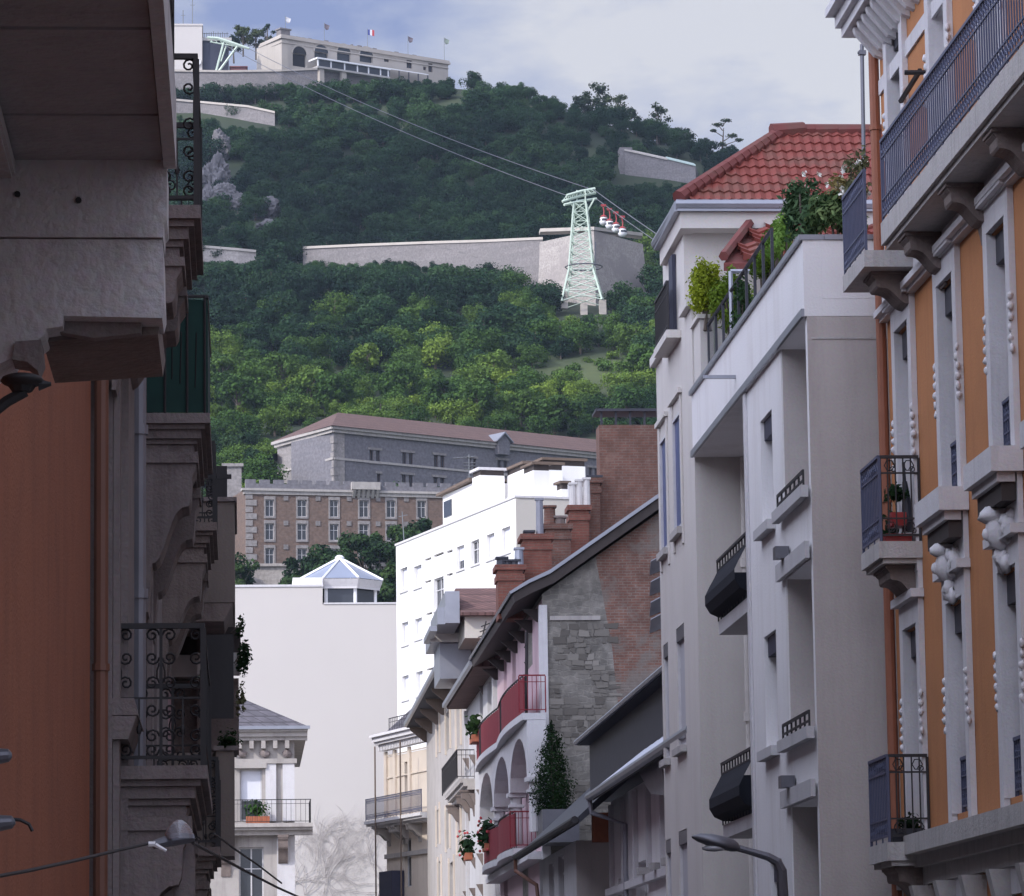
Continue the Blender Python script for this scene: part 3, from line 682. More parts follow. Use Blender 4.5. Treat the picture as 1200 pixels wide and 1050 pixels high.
# rock outcrops
def rock(name, label, px, py, Y, rx, ry, rz, seed):
    rx, ry, rz = rx*.8, ry*.8, rz*.8; c_ = rz
    random.seed(seed); Y = gY(px, py+c_*.6*F/900)-1; c = PY(px, py, Y); k = MB(); n, m = 56, 40
    for i in range(m+1):
        t = math.pi*i/m
        for j in range(n):
            w_ = 2*math.pi*j/n; d = Vector((math.sin(t)*math.cos(w_), math.sin(t)*math.sin(w_), math.cos(t)))
            q = Vector((d.x*rx, d.y*ry, d.z*rz)); o = Vector((seed*7.3, 0, 0))
            f = 1+.6*mn.noise(q*.16+o)+.45*(.5-abs(mn.noise(q*.33+o)))+.35*(.4-abs(mn.noise(q*.8+o)))+.22*mn.noise(q*1.9+o)
            k.v.append(tuple(c+q*(f*.85)))
    for i in range(m):
        for j in range(n): k.f.append((i*n+j, i*n+(j+1)%n, (i+1)*n+(j+1)%n, (i+1)*n+j)); k.m.append(0)
    return tag(k.build(name, M['rock']), label, 'rock')
for (x, y, Y, a, b, c, sd, ds) in ((252,212,905,4.5,5,8,3,'tall pale grey cliff rock on the left of the upper hillside'),(263,232,898,4,4,4.5,9,'broken rock spur to the lower right of the tall pale cliff'),(243,246,900,4,4,6,11,'darker rock at the foot of the tall pale cliff'),
     (280,238,893,3,3,3,14,'small pale rock right of the broken spur'),(300,252,888,3,3,2.4,15,'low rock between the cliff and the right scatter'),(316,247,886,3,3,3.4,19,'upper rock of the right scatter below the trees'),(312,266,882,4,3,2.2,23,'lowest rock of the right scatter above the road'),(258,172,925,3,3,6,27,'thin strip of bare rock above the pale cliff')):
    rock('rock_outcrop', ds, x, y, Y, a, b, c, sd)
# ---- lattice pylon
def lattice(root, base, top, nlev, mat, r=.16, rb=.09):
    """four corner legs and X bracing between two squares"""
    legs = [[Vector(b)+(Vector(t_)-Vector(b))*(i/nlev) for i in range(nlev+1)] for b, t_ in zip(base, top)]
    for l in legs: k = MB(); k.tube(l, r, 5); k.build('leg', mat, root)
    k = MB()
    for f in range(4):
        A, B = legs[f], legs[(f+1)%4]
        for i in range(nlev):
            k.tube([A[i], B[i+1]], rb, 4); k.tube([B[i], A[i+1]], rb, 4); k.tube([A[i+1], B[i+1]], rb, 4)
    k.build('bracing', mat, root)
py_ = thing('cable_car_pylon', 'tall pale green lattice pylon of the cable car standing in front of the bastion', 'pylon', PY(684,360,765))
cb = PY(684,356,765); cm = PY(682,318,765); ct = PY(680,238,765)
def sq(c, h, rot=.6): return [c+Vector((h*math.cos(rot+i*math.pi/2), h*math.sin(rot+i*math.pi/2), 0)) for i in range(4)]
lattice(py_, sq(cb, 5.8), sq(cm, 3.5), 3, M['green_steel'], .22, .10)
lattice(py_, sq(cm, 3.5), sq(ct, 1.75), 7, M['green_steel'], .19, .085)
for (x0,y0,x1,y1) in ((659,236,698,226),(661,240,699,233),(664,229,697,221)):
    k = MB(); A, B = PY(x0,y0,763), PY(x1,y1,767); k.tube([A, (A+B)/2+Vector((0,0,.15)), B], .30, 5); k.build('arm', M['green_steel'], py_)
k = MB()
for i in range(9):
    t_ = i/8; A = PY(659+39*t_, 236-10*t_, 763+4*t_); B = PY(664+33*t_, 229-8*t_, 765); k.tube([A,B], .11, 4)
    if i < 8: k.tube([B, PY(659+39*(t_+.125), 236-10*(t_+.125), 765)], .11, 4)
k.tube([PY(668,236,765), PY(676,250,765)], .18, 5); k.tube([PY(697,232,765), PY(686,252,765)], .18, 5)
k.tube([PY(676,223,765), PY(676,240,765)], .14, 5); k.tube([PY(686,222,765), PY(686,240,765)], .14, 5)
k.build('head_truss', M['green_steel'], py_)
k = MB(); p = PY(684,313,765)
for i in range(12): a = i*math.pi/6; b = a+math.pi/6; k.tube([p+Vector((3.8*math.cos(a),3.8*math.sin(a),0)), p+Vector((3.8*math.cos(b),3.8*math.sin(b),0))], .14, 4)
k.tube([p+Vector((2.2,-1,0)), p+Vector((2.4,-1,5))], .16, 5); k.build('platform_ring', M['lampmetal'], py_)
for (x, y) in ((661,345),(706,352),(684,357)):
    c = PY(x, y, 764); k = MB(); k.box(c.x-.7, c.x+.7, c.y-.7, c.y+.7, c.z-3, c.z); k.build('footing', M['fort'], py_)
# ---- cables and cabins
def cable(name, label, A, B, sag, r, mat, cat='cable', n=40, group=None):
    k = MB(); k.tube([A+(B-A)*(i/n)-Vector((0,0,sag*4*(i/n)*(1-i/n))) for i in range(n+1)], r, 5)
    return tag(k.build(name, mat), label, cat, group)
topL, topR = PY(292,57,996), PY(262,52,996)
pL, pR = PY(664,229,765), PY(697,223,765)
endL, endR = PY(800,299,560), PY(905,372,430)
cable('track_cable', 'left pair of steel cables running up to the summit station', topR, pL, 2, .085, M['lampmetal'], group='cable car cables')
cable('track_cable', 'right pair of steel cables running up to the summit station', topL, pR, 2, .085, M['lampmetal'], group='cable car cables')
cable('track_cable', 'steel cable descending from the pylon behind the cream house, upper strand', pR, PY(905,362,430), .4, .085, M['lampmetal'], group='cable car cables')
cable('track_cable', 'steel cable descending from the pylon behind the cream house, lower strand', PY(699,233,767), PY(905,372,432), .4, .085, M['lampmetal'], group='cable car cables')
cabs = [(707.5,258),(714.5,262.5),(722,266.5),(729.5,271.5)]
cd = ['leftmost and highest cabin of the row of four', 'second cable car cabin from the left, just right of the highest', 'third cable car cabin from the left in the row of four', 'rightmost and lowest cabin of the row of four']
for (x, y), ds in zip(cabs, cd):
    Y = 735-(x-707)*.25; c = PY(x, y+1, Y); rb = .92
    r = thing('cable_car_cabin', 'red and white, '+ds, 'cable car', c, 'round cable car cabins')
    k = MB(); n, m = 14, 5
    k.ball(c, rb, rb, rb*1.02, 14, 10); k.build('shell', M['white_m'], r, True)
    k = MB()
    n_ = 18                # glazed band round the middle, proud of the shell
    for i in range(n_):
        w0, w1 = 2*math.pi*i/n_, 2*math.pi*(i+1)/n_
        if i % 6 == 5: continue
        for t0, t1 in ((1.12,1.3),(1.3,1.48),(1.48,1.66)):
            q = [c+Vector((math.sin(t)*math.cos(w_), math.sin(t)*math.sin(w_), math.cos(t)))*rb*1.03 for t, w_ in ((t1,w0),(t1,w1),(t0,w1),(t0,w0))]
            k.poly(q)
    k.build('window_band', M['glass'], r, True)
    k = MB(); k.tube([c+Vector((0,0,rb*.86)), c+Vector((0,0,rb*1.25))], [.8,.36], 12); k.build('roof_cap', M['redplastic'], r)
    k = MB(); k.tube([c+Vector((0,0,rb)), c+Vector((.1,0,rb+1.0)), c+Vector((-.1,0,rb+2.2))], .13, 6); k.box(c.x-.5,c.x+.5,c.y-.2,c.y+.2,c.z+rb+2.0,c.z+rb+2.4); k.build('hanger_arm', M['redplastic'], r)
# ---- grey barracks
gb = thing('stone_barracks', 'long grey stone barracks with a low weathered red roof on the lower hillside', 'barracks', ground_root(16, 608))
cA, cL, cR = PY(391,507,606), PY(325,522,622), PY(740,535,640)
zt = cA.z; zb = PY(391,575,606).z-4
wr = [(433,527,541,445.5),(471.5,530,543.5,484),(508.5,533,547,521),(549,537,550,558),(583,539,553,594.5),(618,542,556,631),(655,545,558,667),(690,548,561,701),
      (442,555,569,446),(471,556,570,484),(508,559,572,521),(549,561,573,560),(583,564,576,594)]
wl = [(343,533,546,346.8),(367.6,529,541,371.2),(343,561,572,346.8),(367.6,557,570,371.2)]
for p, q, ops, isr in ((cA, cR, wr, 1), (cL, cA, wl, 0)):
    fr, L_ = quadwall(p, q); mb = MB(); O = pixops(fr, ops)
    if isr:
        O2 = []
        for o in O:
            w_ = o[1]-o[0]
            if w_ > 1.4: O2 += [(o[0], o[0]+w_*.38, o[2], o[3]), (o[1]-w_*.38, o[1], o[2], o[3])]
            else: O2.append(o)
        O = O2
    wall_sheet(mb, fr, 0, L_, zb, zt, O, .6); body(mb, fr, 0, L_, zb, zt, .65, 12 if isr else 2); mb.build('wall', M['barr_g' if isr else 'quoin'], gb)
    for o in O:
        wn = window(gb, fr, *o, rec=.35, w=.08, fm='frame_d', rows=1)
        k = MB(); k.fb(fr, o[0]-.35, o[1]+.35, .003, .14, o[3]+.02, o[3]+.4); k.build('lintel', M['quoin'], wn)
        k = MB(); k.fb(fr, o[0]-.3, o[1]+.3, .003, .18, o[2]-.3, o[2]-.02); k.build('sill', M['quoin'], wn)
    k = MB(); k.fb(fr, -.3, L_+.3, -.6, .45, zt+.003, zt+.5); k.fb(fr, -.7, L_+.7, -.8, .8, zt+.5, zt+.95)
    zc = fr.inv(391, 537)[1]; k.fb(fr, 0, L_, .003, .2, zc-.2, zc+.15); k.build('cornice', M['limestone_g'], gb)
frG, LG = quadwall(cA, cR); frH, LH = quadwall(cL, cA)
e = 1.1; z1 = zt+.96; A = frG.p(-e,e,z1); B = frG.p(LG,e,z1); C = Vector((cL.x,cL.y,z1))-frH.u*e+frH.n*e*.6; rd = 5.1
ridge0 = A+(frG.u*7.5)-frG.n*9+Vector((0,0,rd-1.2)); ridge1 = B-frG.n*9+Vector((0,0,rd-1.2)); Cb = C-frG.n*0
k = MB(); k.poly([A,B,ridge1,ridge0]); k.poly([C,A,ridge0]); k.poly([C,ridge0,ridge1,B-frG.n*18]); k.poly([B,B-frG.n*18,ridge1])
k.build('roof', M['tile_far'], gb)
k = MB(); p = frG.inv(590,528,1)[0]; k.prism([frG.p(p-1.1,1.2,zt-1), frG.p(p+1.1,1.2,zt-1), frG.p(p+1.3,1.2,zt+1.2), frG.p(p,1.2,zt+2.4), frG.p(p-1.3,1.2,zt+1.2)], frG.n*-5); k.build('dormer', M['barr_g'], gb)
k = MB()
for s in (-1,1): k.prism([frG.p(p,1.6,zt+2.45), frG.p(p+s*1.7,1.6,zt+1.0), frG.p(p+s*1.7,1.6,zt+1.2), frG.p(p,1.6,zt+2.75)], frG.n*-5.5)
k.build('dormer_roof', M['zinc'], gb)
k = MB(); 
for i in range(int((zt-zb)/1.3)): z_ = zb+i*1.3; k.fb(frG, -.06, .9 if i % 2 else .55, .004, .12, z_, z_+1.1); k.fb(frH, LH-(.9 if i % 2 else .55), LH+.06, .004, .12, z_, z_+1.1)
k.build('quoins', M['quoin'], gb)
tag((lambda k: (k.poly([PY(306,537,620),PY(325,531,620),PY(325,541,620),PY(312,540,620)]), k.prism([PY(306,537,620),PY(325,531,620),PY(325,541,620),PY(312,540,620)], (0,4,.4)), k.build('tent_roof', M['white_m']))[-1])(MB()), 'small white pitched roof at the left end of the grey barracks', 'roof')
# ---- brick barracks
bb = thing('brick_barracks', 'brown brick barracks with grey stone quoins and a crenellated terrace', 'barracks', ground_root(10, 560))
fr, L_ = quadwall(PY(288,576,560), PY(560,582,566)); zt = PY(288,575,560).z; zb = PY(288,690,560).z-5
cols = [(311,321),(348.5,359.5),(386.5,396.5),(421,432),(453,463.5),(489,499)]
rows_ = [(585.5,605),(613.5,632.5),(642.5,662)]
ops = [(c[0], r_[0]+1.0*i*.3, r_[1]+1.0*i*.3, c[1]) for i, c in enumerate(cols) for r_ in rows_]
O = pixops(fr, ops); mb = MB(); wall_sheet(mb, fr, 0, L_, zb, zt, O, .5); body(mb, fr, 0, L_, zb, zt, .55, 14); mb.build('wall', M['barr'], bb)
for i, o in enumerate(O):
    wn = window(bb, fr, *o, rec=.3, w=.08, fm='frame')
    k = MB()
    k.fb(fr, o[0]-.22, o[0]-.02, .003, .10, o[2]-.3, o[3]+.5); k.fb(fr, o[1]+.02, o[1]+.22, .003, .10, o[2]-.3, o[3]+.5); k.fb(fr, o[0]-.02, o[1]+.02, .003, .10, o[3]+.02, o[3]+.5); k.fb(fr, o[0]-.02, o[1]+.02, .003, .14, o[2]-.3, o[2]-.02)
    k.build('surround', M['quoin'], wn)
k = MB()
for i, x in enumerate((335, 372.5, 409, 443, 476)):
    for yy in (584, 613, 641): a, z = fr.inv(x, yy+i*.3); k.fb(fr, a-.35, a+.35, .003, .12, z-.35, z+.35)
k.build('anchor_stone', M['rampart_s'], bb)
k = MB()
for i in range(16):
    z_ = zt-1.2-i*1.0
    if z_ < zb: break
    k.fb(fr, -.05, 1.6 if i % 2 else 1.0, .004, .12, z_, z_+.85)
k.build('quoins', M['quoin'], bb)
k = MB(); k.fb(fr, -.6, L_, -1, .5, zt+.003, zt+.35); k.fb(fr, -.3, L_, -.8, .25, zt-.5, zt-.003); k.build('cornice', M['limestone_g'], bb)
k = MB(); a = 0.0
while a < L_-1: k.fb(fr, a, a+1.5, -.7, .05, zt+.36, zt+1.7); k.fb(fr, a+1.5, a+2.1, -.7, .05, zt+.36, zt+1.1); a += 2.1
k.build('crenellated_parapet', M['barr_g'], bb)
k = MB(); a0 = fr.inv(411,577)[0]; a1 = fr.inv(444,577)[0]; k.fb(fr, a0, a1, .06, 1.1, zt+.4, zt+1.5)
for i in range(6): a = a0+(i+.3)*(a1-a0)/6; k.prism([fr.p(a,.13,zt+.38), fr.p(a,1.0,zt+.38), fr.p(a,.13,zt-.8)], fr.u*.4)
k.build('corbelled_bay', M['limestone_g'], bb)
frs, Ls = quadwall(PY(262,577,575), PY(288,576,560)); k = MB(); k.fb(frs, 0, Ls-.01, -2, 0, zb, zt+.3); k.build('side_wall', M['barr'], bb)
# stone block to the left of the brick barracks
k = MB(); A = PY(262,547,588); B = PY(283,547,588); k.box(A.x, B.x, 588, 594, A.z-9, A.z); k.box(A.x-.3,B.x+.3,587.7,594.3,A.z,A.z+.5); o_ = tag(k.build('stone_turret', M['quoin']), 'small pale stone turret block at the left end of the barracks', 'turret')
k = MB(); A = PY(296,664,548); B = PY(352,690,548); k.box(A.x,B.x,548,553,B.z-3,A.z); k.box(A.x-.3,B.x+.3,547.6,553.3,A.z,A.z+.4)
tag(k.build('garden_wall', M['rampart']), 'grey stone wall at the foot of the brick barracks above the glass pavilion', 'wall')
k = MB(); A = PY(438,664,520); B = PY(470,700,520); k.box(A.x,B.x,520,526,B.z-3,A.z); k.box(A.x-.3,B.x+.3,519.6,526.3,A.z,A.z+.5)
tag(k.build('grey_shed', M['limestone_g']), 'plain grey block between the glass pavilion and the white building', 'shed')
# ---- individual trees
def tree(name, label, base, hgt, wid, mat, n=9, leaves=150, size=.6, group=None, flat=.8, gap=.5, trunk=.3):
    r = thing(name, label, 'tree', base, group); b = Vector(base)
    k = MB(); top = b+Vector((U(-.3,.3),U(-.3,.3),hgt*.8)); k.tube([b-Vector((0,0,1)), b+(top-b)*.5, top], [trunk, trunk*.65, trunk*.2], 6)
    cs = []
    for i in range(n):
        a = U(0, 6.28); t_ = .42+.5*(i/n); rr = wid*.5*(1-abs(t_-.6)*1.1)*U(.35,.95)
        c = b+Vector((rr*math.cos(a), rr*math.sin(a), hgt*t_)); cs.append(c)
        k.tube([b+(top-b)*(t_*.75), (b+(top-b)*(t_*.75)+c)/2+Vector((0,0,.2)), c], [trunk*.35, trunk*.22, trunk*.08], 5)
    k.build('trunk', M['bark'], r)
    k = MB()
    for c in cs: q = wid*U(.14,.24); k.leaves(c, (q, q, q*flat), int(leaves*U(.6,1.3)), size, 1.2, gap)
    k.leaves(top+Vector((0,0,hgt*.04)), (wid*.16,wid*.16,wid*.14), leaves, size, 1.2, gap)
    k.build('crown', mat, r); return r
random.seed(5)
spots = [(345,668,520,18),(362,648,523,20),(385,640,518,22),(404,650,526,16),(425,622,524,24),(448,632,520,20),(462,610,530,20),(480,618,522,22),(497,605,528,20),(512,622,522,18),(436,664,515,16),(500,650,514,16),(468,660,512,18),(400,668,514,16)]
wheres = ['at the left foot of the brick barracks','left of the glass pavilion, second tree of the clump','above the left side of the glass pavilion roof','behind the apex of the glass pavilion','tallest tree in front of the middle of the brick barracks','behind the right ribs of the pavilion roof','right of the tallest tree in front of the brick barracks','above the aerial on the white building corner','topmost tree near the white building penthouse','closest to the white building penthouse','low between the pavilion and the tall tree','low beside the white building corner','low above the grey block','low behind the left of the pavilion roof']
for (x, y, Y, w_), wh in zip(spots, wheres):
    tp = PY(x, y, Y); hh = 12 if y < 640 else 9
    tree('leafy_tree', 'dark green tree '+wh, (tp.x, Y, tp.z-hh), hh, w_/F*Y*3.0, M['leaf_tree'], 16, 260, .55, 'trees in front of the brick barracks')
for x, y, Y, hh, wd, ds in ((270,640,545,11,6,'dark tree in the gap left of the brick barracks'),(284,655,540,9,5,'bushy dark tree at the lower left corner of the brick barracks'),
                            (262,505,640,16,10,'tall dark tree left of the grey barracks above the turret'),(288,498,645,15,9,'light topped tree next to the left end of the grey barracks roof'),(304,520,628,13,6,'dark tree touching the left end wall of the grey barracks'),
                            (660,556,600,7,5,'round dark bush to the right of the white penthouse chimneys')):
    tp = PY(x, y, Y); tree('leafy_tree', ds, (tp.x, Y, tp.z-hh), hh, wd, M['leaf_tree'], 12, 180, .55)
# ridge line trees
def ridge_tree(x, ytop, ybase, Y, wid, label, kind='loose', n=10, leaves=70, size=.5):
    if x > 600: Y = interp(CD, x)-4; ybase = interp(CREST, x)+2; leaves = int(leaves*1.5); ytop -= 9; size = .62
    b = PY(x, ybase, Y); t_ = PY(x, ytop, Y); return tree(kind, label, (b.x, Y, b.z), t_.z-b.z, wid, M['leaf_sky'], n, leaves, size, None, .7, .1, .28)
ridge_tree(702, 104, 158, 955, 9, 'tallest thin loose tree on the ridge line left of the pair', 'ridge_tree', 16, 60)
ridge_tree(722, 116, 162, 952, 8, 'loose tree on the ridge, immediately right of the tallest one', 'ridge_tree', 14, 50)
ridge_tree(738, 132, 168, 950, 6, 'small bare topped tree on the ridge in the middle of the group', 'ridge_tree', 9, 50)
ridge_tree(772, 126, 178, 930, 9, 'open branched round tree standing alone against the sky', 'ridge_tree', 12, 60)
ridge_tree(800, 155, 190, 920, 8, 'low broad tree on the ridge right of the open round tree', 'ridge_tree', 12, 90)
ridge_tree(685, 120, 158, 960, 7, 'bushy tree at the left of the thin ridge trees', 'ridge_tree', 12, 120)
ridge_tree(285, 28, 62, 1025, 6, 'dark conifer like tree between the summit station and fort', 'ridge_tree', 14, 140)
ridge_tree(300, 32, 66, 1027, 6, 'dark tree directly left of the fort end wall', 'ridge_tree', 14, 130)
ridge_tree(314, 26, 60, 1035, 5, 'thin loose tree behind the left end of the fort', 'ridge_tree', 10, 60)
ridge_tree(274, 40, 70, 1018, 5, 'low dark tree behind the green cable support', 'ridge_tree', 12, 120)
# flat layered cedar
YC = 975; b = PY(846, 215, YC); r = thing('cedar_tree', 'flat layered dark cedar silhouetted left of the red tiled roof', 'tree', (b.x, YC, b.z-3))
k = MB(); tp = PY(848, 150, YC); k.tube([b-Vector((0,0,4)), PY(845,190,YC), PY(847,168,YC), tp], [.5,.35,.25,.1], 6)
lay = [(x, y-7, w_*1.15, h_) for x, y, w_, h_ in [(841,153,13,.9),(851,148,12,.9),(836,160,7,.8),(858,166,13,1),(866,171,8,.9),(846,176,10,1.2),(855,184,12,1.4),(838,188,9,1.3),(850,195,13,1.6),(842,204,16,2)]]
for x, y, w_, h_ in lay: c = PY(x, y, YC); k.tube([PY(847, y+7, YC), c], [.16,.07], 5)
k.build('trunk', M['bark'], r); k = MB()
for x, y, w_, h_ in lay: c = PY(x, y, YC); q = w_/F*YC*.55; k.leaves(c, (q, q*.9, h_*.55), 190, .5, 1.2, .1)
k.build('crown', M['leaf_sky'], r)
ridge_tree(826, 192, 222, 890, 8, 'rounded dark tree between the outbuilding and the cedar', 'ridge_tree', 14, 130)
ridge_tree(862, 205, 232, 885, 8, 'rounded dark tree at the foot of the cedar by the roof', 'ridge_tree', 14, 130)
# individual crowns that stand out on the lower slope
random.seed(77)
lows = [(262,440,700),(278,470,680),(300,452,690),(330,430,705),(365,450,690),(395,462,680),(470,455,690),(520,462,680),(560,470,675),(610,478,672),(650,485,668),(735,478,668),(575,438,705),(430,432,710),(755,440,700)]
dl = ['far left above the green balcony edge','left, above the turret','left of the grey barracks roof','pale, above the left end of the grey roof','above the hip of the grey barracks roof','just right of the roof hip','above the middle left of the grey roof','above the aerial of the white building','above the roof dormer','left of the meadow foot','below the meadow','beside the tall brick chimney','at the left edge of the meadow','in the centre of the lower slope','touching the cream house wall']
for (x, y, Y), ds in zip(lows, dl):
    X = PY(x, y, Y).x; hh = U(7,9); zz = hz(X, Y); tree('hillside_tree', 'light green tree on the lower slope, '+ds, (X, Y, zz), hh, U(7,9.5), M['leaf_sun_tone'], 14, 130, .65, 'light green trees of the lower slope')
# ================================================================== FAR END OF THE STREET
random.seed(31)
# ---- big blank cream building closing the street
cw = thing('blank_wall_building', 'large windowless pale cream building closing the end of the street', 'building', (5, 232, 0))
fr = FY(230); a0 = fr.inv(262, 800)[0]; a1 = fr.inv(478, 800)[0]; am = fr.inv(378, 700)[0]; zA = fr.inv(300, 688)[1]; zB = fr.inv(420, 708)[1]
k = MB(); k.fb(fr, a0, a1, -14, 0, 0, zB); k.fb(fr, a0, am, -14, 0, zB+.0, zA); k.build('wall', M['blank_w'], cw)
k = MB(); k.fb(fr, a0-.05, am+.05, -.4, .06, zA+.003, zA+.14); k.fb(fr, am+.06, a1, -.4, .05, zB+.003, zB+.1); k.build('coping', M['white_trim'], cw)
pv = thing('glass_pavilion', 'glazed rooftop pavilion with white ribs and a pointed glass roof on the cream building', 'pavilion', (6.5, 236, zB))
c = PY(398, 683, 236); ap = PY(398, 655, 236); rr = (PY(452,683,236).x-PY(344,683,236).x)/2; ze = c.z
k = MB(); oct_ = [(c.x+rr*1.0*math.cos(math.pi/8+i*math.pi/4), c.y+rr*math.sin(math.pi/8+i*math.pi/4)) for i in range(8)]
for i in range(8): p, q = oct_[i], oct_[(i+1)%8]; k.poly([(p[0],p[1],ze),(q[0],q[1],ze),(ap.x,c.y,ap.z)])
k.build('glass_roof', simple('blue_grey_roof_glass', (.22,.25,.33), .25, 0, .2, .6, .6), pv)
for i in range(8): p = oct_[i]; k = MB(); k.tube([(p[0],p[1],ze+.02),(ap.x,c.y,ap.z+.05)], .09, 4); k.build('rib', M['white_m'], pv)
k = MB(); k.ball((ap.x,c.y,ap.z+.05), .3, .3, .2); k.build('finial', M['white_m'], pv)
k = MB()
for i in range(8):
    p, q = oct_[i], oct_[(i+1)%8]; f = .93; P0 = Vector((c.x+(p[0]-c.x)*f, c.y+(p[1]-c.y)*f, ze-.5)); Q0 = Vector((c.x+(q[0]-c.x)*f, c.y+(q[1]-c.y)*f, ze-.5))
    P1, Q1 = Vector((p[0],p[1],ze-.03)), Vector((q[0],q[1],ze-.03)); k.poly([P0,Q0,Q1,P1]); 
    k.poly([P0, Q0, Q0+Vector((0,0,-.12)), P0+Vector((0,0,-.12))])
k.build('eave_band', M['white_trim'], pv)
for i in range(8):
    p, q = oct_[i], oct_[(i+1)%8]; f = .82
    P0 = Vector((c.x+(p[0]-c.x)*f, c.y+(p[1]-c.y)*f, zB)); Q0 = Vector((c.x+(q[0]-c.x)*f, c.y+(q[1]-c.y)*f, zB)); H = Vector((0,0,ze-.55-zB))
    k = MB(); k.prism([P0,Q0,Q0+H,P0+H], (Vector((c.x,c.y,0))-Vector((P0.x,P0.y,0))).normalized()*.05); k.build('glazing', M['glass'], pv)
    k = MB(); k.tube([P0, P0+H], .12, 6); k.build('post', M['white_m'], pv)
k = MB(); fr6 = FY(233); b0, z_ = fr6.inv(343, 677); b1 = fr6.inv(378, 677)[0]; k.fb(fr6, b0, b1, -3, 0, zA-.2, z_); k.build('annex_wall', M['bright_w'], pv)
# ---- white building with the sunlit street front
A = PY(464, 640, 214); B = PY(604, 581, 194.2); zt = A.z
wb = thing('white_apartment_building', 'bright sunlit white apartment block with small windows and rooftop chimneys', 'building', (12, 205, 0))
frW, LW = quadwall(A, B)
if frW.n.x > 0: frW.n = -frW.n
W_ = [(469,667,694,477.5,'blind'),(485,664.5,690,494,'blind'),(508.5,679,716,520,'glass'),(535,641.5,669,544,'half'),(552,635,663,561.5,'glass'),(570,627.5,657,579.5,'blind'),(587.5,620,650,598,'blind'),
      (470.5,730.5,757,478.5,'blind'),(486,726,750,494.5,'blind'),(471,793,821,479,'blind'),(487.5,788,816,495.5,'blind'),(535,713,740,544,'half'),(552,708,736,561.5,'glass'),(570,698,727,579.5,'half'),(587.5,692,722,598,'blind'),(535,783,808,544,'blind'),(508.5,752,788,520,'glass')]
sl_ = [(498,655.3,658,505.5),(508.5,650.5,653.5,520),(523.5,646,649,530.5),(498,681.5,684,505.5),(523.5,673,676,530.5),(499.5,719,721.6,506.5),(523.5,711,714,530.5),(500,746,748.5,506.5),(500,784,786.5,507.5),(523.5,741,744,530.5)]
O = pixops(frW, [w_[:4] for w_ in W_]); Os = [o+(.25,) for o in pixops(frW, sl_)]
mb = MB(); wall_sheet(mb, frW, 0, LW, 0, zt, O+Os, .26); body(mb, frW, 0, LW, 0, zt, .27, 12); mb.build('wall', M['bright_w'], wb)
for o, w_ in zip(O, W_):
    wn = window(wb, frW, *o, kind=w_[4], rec=.2, w=.07)
    k = MB(); k.fb(frW, o[0]-.1, o[1]+.1, .003, .07, o[2]-.1, o[2]-.005); k.build('sill', M['white_trim'], wn)
for o in Os: k = MB(); k.fb(frW, o[0]+.01, o[1]-.01, -.22, -.18, o[2]+.01, o[3]-.01); k.build('vent_slot', M['dark'], wb)
frWs = Fr(frW.p(LW,0,0).x, frW.p(LW,0,0).y, -frW.n.x, -frW.n.y, frW.u.x, frW.u.y)
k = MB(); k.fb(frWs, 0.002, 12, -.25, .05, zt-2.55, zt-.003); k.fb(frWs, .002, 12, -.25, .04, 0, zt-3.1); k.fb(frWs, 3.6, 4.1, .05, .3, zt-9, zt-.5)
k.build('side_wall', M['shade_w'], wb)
k = MB(); k.fb(frW, -.05, LW+.08, -.4, .06, zt+.003, zt+.12); k.fb(frWs, .07, 12, -.35, .1, zt+.003, zt+.12); k.build('coping', M['white_trim'], wb)
def rf(px, py, b): return frW.inv(px, py, -b)
# penthouse
a0 = rf(519, 600, 2)[0]; a1 = rf(556, 590, 2)[0]; zp = rf(556, 565, 2)[1]
k = MB(); k.fb(frW, a0, a1, -6, -2, zt+.01, zp); k.build('penthouse_wall', M['bright_w'], wb)
k = MB(); k.prism([frW.p(a0-.3,-1.7,zp-.02), frW.p(a1,-1.7,zp+.1), frW.p(a1,-1.7,zp+.25), frW.p(a0-.3,-1.7,zp+.12)], frW.n*-4.4); k.build('penthouse_roof', M['eavewood'], wb)
k = MB(); q0 = rf(521, 590, 2)[0]; k.fb(frW, q0, q0+1.3, -2.02, -1.94, zp-1.3, zp-.4); k.build('penthouse_window', M['glass'], wb)
def chimney(px0, px1, pt, b, d, cap='eavewood', m='bright_w'):
    a0, zc = rf(px0, pt, b); a1 = rf(px1, pt, b)[0]
    k = MB(); k.fb(frW, a0, a1, -b-d, -b, zt+.01, zc); o = k.build('chimney', M[m], wb)
    k = MB(); k.fb(frW, a0+.03, a1-.03, -b-d+.03, -b-.03, zc+.003, zc+.28); k.build('vent_grille', M['darkwood'], o)
    k = MB(); k.fb(frW, a0-.12, a1+.12, -b-d-.1, -b+.12, zc+.283, zc+.42); k.build('chimney_cap', M[cap], o)
chimney(553.5, 562.5, 560.5, 1.6, 1.4, 'white_trim'); chimney(594, 614, 558, 3.2, 2.2); chimney(625, 637, 550, 5.0, 2.4)
frS = frWs
def sidechim(px0, px1, pt, b, d):
    a0, zc = frS.inv(px0, pt, -b); a1 = frS.inv(px1, pt, -b)[0]
    k = MB(); k.fb(frS, a0, a1, -b-d, -b, zt+.01, zc); o = k.build('chimney', M['bright_w'], wb)
    k = MB(); k.fb(frS, a0+.03, a1-.03, -b-d+.03, -b-.03, zc+.003, zc+.3); k.build('vent_grille', M['darkwood'], o)
    k = MB(); k.fb(frS, a0-.12, a1+.12, -b-d-.1, -b+.12, zc+.303, zc+.42); k.build('chimney_cap', M['eavewood'], o)
sidechim(625, 644, 551, 1.5, 1.6); sidechim(658, 666, 573, .8, .8)
a, z_ = rf(549.5, 532, 3); p = frW.p(a, -3, zt)
an = thing('television_aerial', 'rake shaped television aerial on the roof of the white building', 'aerial', p, 'rooftop aerials')
